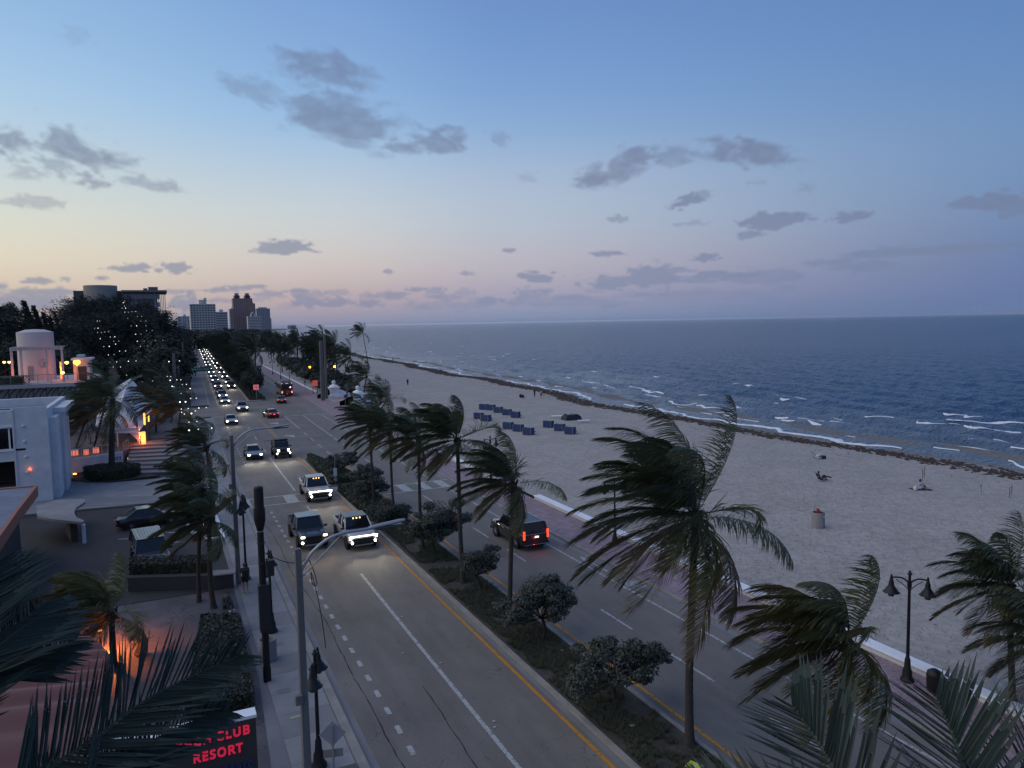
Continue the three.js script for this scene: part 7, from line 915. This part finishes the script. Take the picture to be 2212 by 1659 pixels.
{ const p = bpz(1045, 398); beachChair('dark low beach chair beside the standing bathers', p, 2.4, mat([.02, .02, .03], .8)); person('dark clad person in the low beach chair beside the standing bathers', p.clone().add(V(0, .02, 0)), 2.4, sitR, { ...far, top: [.03, .03, .035], sleeve: 2, trousers: 1 }); const q = bpz(1068, 398); beachChair('second dark beach chair touching the occupied one', q, 2.2, mat([.03, .025, .03], .8)); }
{ const p = z15(610, 640); beachChair('low dark beach chair with a man leaning back in it', p, 1.35, mat([.012, .012, .016], .8)); person('man in a white shirt leaning back with one leg raised', p.clone().add(V(0, .02, 0)), 1.35, sitR, { cell: .016, top: [.42, .43, .46], sleeve: 1, trousers: 1, bottom: [.025, .02, .02], shoe: [.02, .02, .02] }); }
{ const p = z15(1385, 706), t = thing('beach_towel', 'dark beach towel under the sitting woman', 'towel', p.clone().add(V(0, .02, 0)), -.4); mesh('towel', rb(1.9, .02, .95, 0, 0, 0, .008, 1), mat([.025, .03, .05], .9), t); mesh('fringe', merge(rb(.05, .022, .95, .95, 0, 0, .005, 1), rb(.05, .022, .95, -.95, 0, 0, .005, 1)), mat([.12, .12, .14], .9), t); person('long-haired woman in a pale top sitting on the dark towel', p.clone().add(V(0, .03, 0)), 1.2, sitG, { cell: .016, top: [.3, .3, .42], sleeve: 2, bottom: [.45, .46, .5], hair: .3, hairC: [.012, .01, .01] }); const b = thing('beach_bag', 'white beach bag on the dark towel beside the sitting woman', 'bag', p.clone().add(V(-.65, .03, .1)), .3); mesh('bag', rb(.45, .34, .3, 0, .17, 0, .09, 3), mat([.55, .56, .6], .8), b); mesh('handle', new THREE.TorusGeometry(.13, .015, 6, 14, PI).translate(0, .32, 0), MAT.white, b); }
{ const p = z15(560, 452), q = z15(620, 464); beachChair('folded silver and dark beach chair near the seaweed', p, .8, mat([.3, .31, .33], .6)); const t = thing('gear_pile', 'pile of silver and black beach gear beside the folded chair', 'gear', q); mesh('cooler', rb(.7, .35, .45, 0, .18, 0, .06), mat([.02, .02, .025], .6), t); mesh('towel', rb(.5, .12, .4, -.5, .42, -.1, .05), mat([.5, .52, .54], .8), t); mesh('stack', merge(rb(.6, .3, .5, -.55, .16, -.05, .06), rod(V(-.9, .1, .2), V(-.4, .75, .1), .025), rod(V(-.8, .1, -.2), V(-.35, .7, 0), .025)), MAT.chrome, t); }
{ const p = V(15.75, .15, -19.3), t = thing('safety_vest', 'bright yellow safety vest lying at the foot of the biggest palm', 'vest', p, .4); mesh('vest', rb(.42, .08, .5, 0, .12, 0, .035, 2), mat([.55, .62, .02], .6), t); mesh('reflective_band', rb(.44, .085, .06, 0, .122, .05, .02, 2), mat([.6, .6, .6], .4), t); }

// ================= palms right outside the window =================
{
  const FD = leafS(.025, .04, .031, .7), q = rng(17);
  const datePalm = (label, crown, list, extra, LL, nn, lw) => { const base = V(crown.x, .1, crown.z), t = thing('date_palm', label, 'palm', base), c = crown.clone().sub(base); mesh('trunk', palmTrunk(V(0, -.1, 0), c.clone().add(V(0, -.3, 0)), .26, .22, 50, 12), MAT.bark, t);
    list.forEach((pts, i) => { const P = pts.map(([x, y, k]) => atDepth(x, y, k).sub(base)); P.unshift(c.clone().lerp(P[0], .35)); const len = new THREE.CatmullRomCurve3(P).getLength(), mid = P[2].clone().add(base).sub(EYE).normalize().negate(); mesh('frond', frondGeo({ path: P, base: P[0], dir: P[1].clone().sub(P[0]), face: mid.add(V(0, .35, 0)).normalize(), len, n: nn, leafLen: LL[i], leafW: lw, stiff: 1, wind: .16, droop: .18, segs: 3, seed: 500 + i * 3 + (label.length % 7), vee: .28, gap: .18, torn: .02, ribW: .022 }), FD, t); });
    for (const [ax, el] of extra) { const d = V(cos(ax) * cos(el), sin(el), sin(ax) * cos(el)); mesh('frond', frondGeo({ base: c.clone().addScaledVector(d, .15), dir: d, len: 2.6, n: 60, leafLen: .5, leafW: .016, stiff: 1, wind: .1, droop: .3, grav: 1.0, segs: 2, seed: 600 + floor(ax * 100) }), FD, t); }
    return t; };
  datePalm('date palm right below the window whose fronds cover the sign and canopy', atDepth(-150, 1800, 4.3), [
    [[20, 1720, 4.2], [107, 1659, 4.4], [219, 1585, 4.7], [301, 1521, 4.95], [416, 1459, 5.3], [515, 1417, 5.6]],
    [[-130, 1500, 4.2], [-70, 1430, 4.4], [0, 1372, 4.7], [60, 1335, 5.0], [95, 1305, 5.3]],
    [[-110, 1560, 4.2], [-40, 1470, 4.6], [60, 1425, 4.9], [165, 1385, 5.3]],
    [[180, 1730, 4.3], [270, 1645, 4.7], [350, 1590, 5.0], [420, 1558, 5.3], [490, 1535, 5.6]],
    [[-140, 1440, 4.3], [-100, 1340, 4.6], [-50, 1270, 4.9], [-5, 1215, 5.2]], [[40, 1790, 4.2], [140, 1725, 4.5], [240, 1685, 4.8], [340, 1660, 5.1]]], [[2.6, .3], [3.4, .5], [2.0, .2], [1.4, .1], [3.9, -.2], [2.9, -.3], [1.0, -.3], [4.4, .9]], [.58, .62, .42, .42, .62, .42], 64, .0135);
  datePalm('date palm below the window with stiff upright fronds over the near kerb', atDepth(1960, 2050, 4.1), [
    [[1880, 1820, 4.2], [1815, 1690, 4.5], [1775, 1615, 4.7], [1737, 1560, 4.9], [1712, 1520, 5.1]],
    [[2110, 1810, 4.2], [2090, 1690, 4.5], [2067, 1610, 4.7], [2040, 1545, 4.9], [2022, 1500, 5.1]],
    [[1800, 1840, 4.2], [1690, 1780, 4.4], [1620, 1760, 4.6], [1550, 1740, 4.8], [1500, 1715, 5.0]],
    [[2160, 1800, 4.2], [2190, 1700, 4.5], [2230, 1620, 4.8], [2280, 1560, 5.1]]], [[.6, .0], [1.2, -.2], [1.9, .1], [2.6, -.3], [.1, -.4], [3.2, -.5]], [.6, .6, .5, .5], 30, .018);
}

// sea haze: the far towers and the headland fade a little
scene.fog = new THREE.FogExp2(L(.75, .83, 1), .00002);
renderer.render(scene, camera);
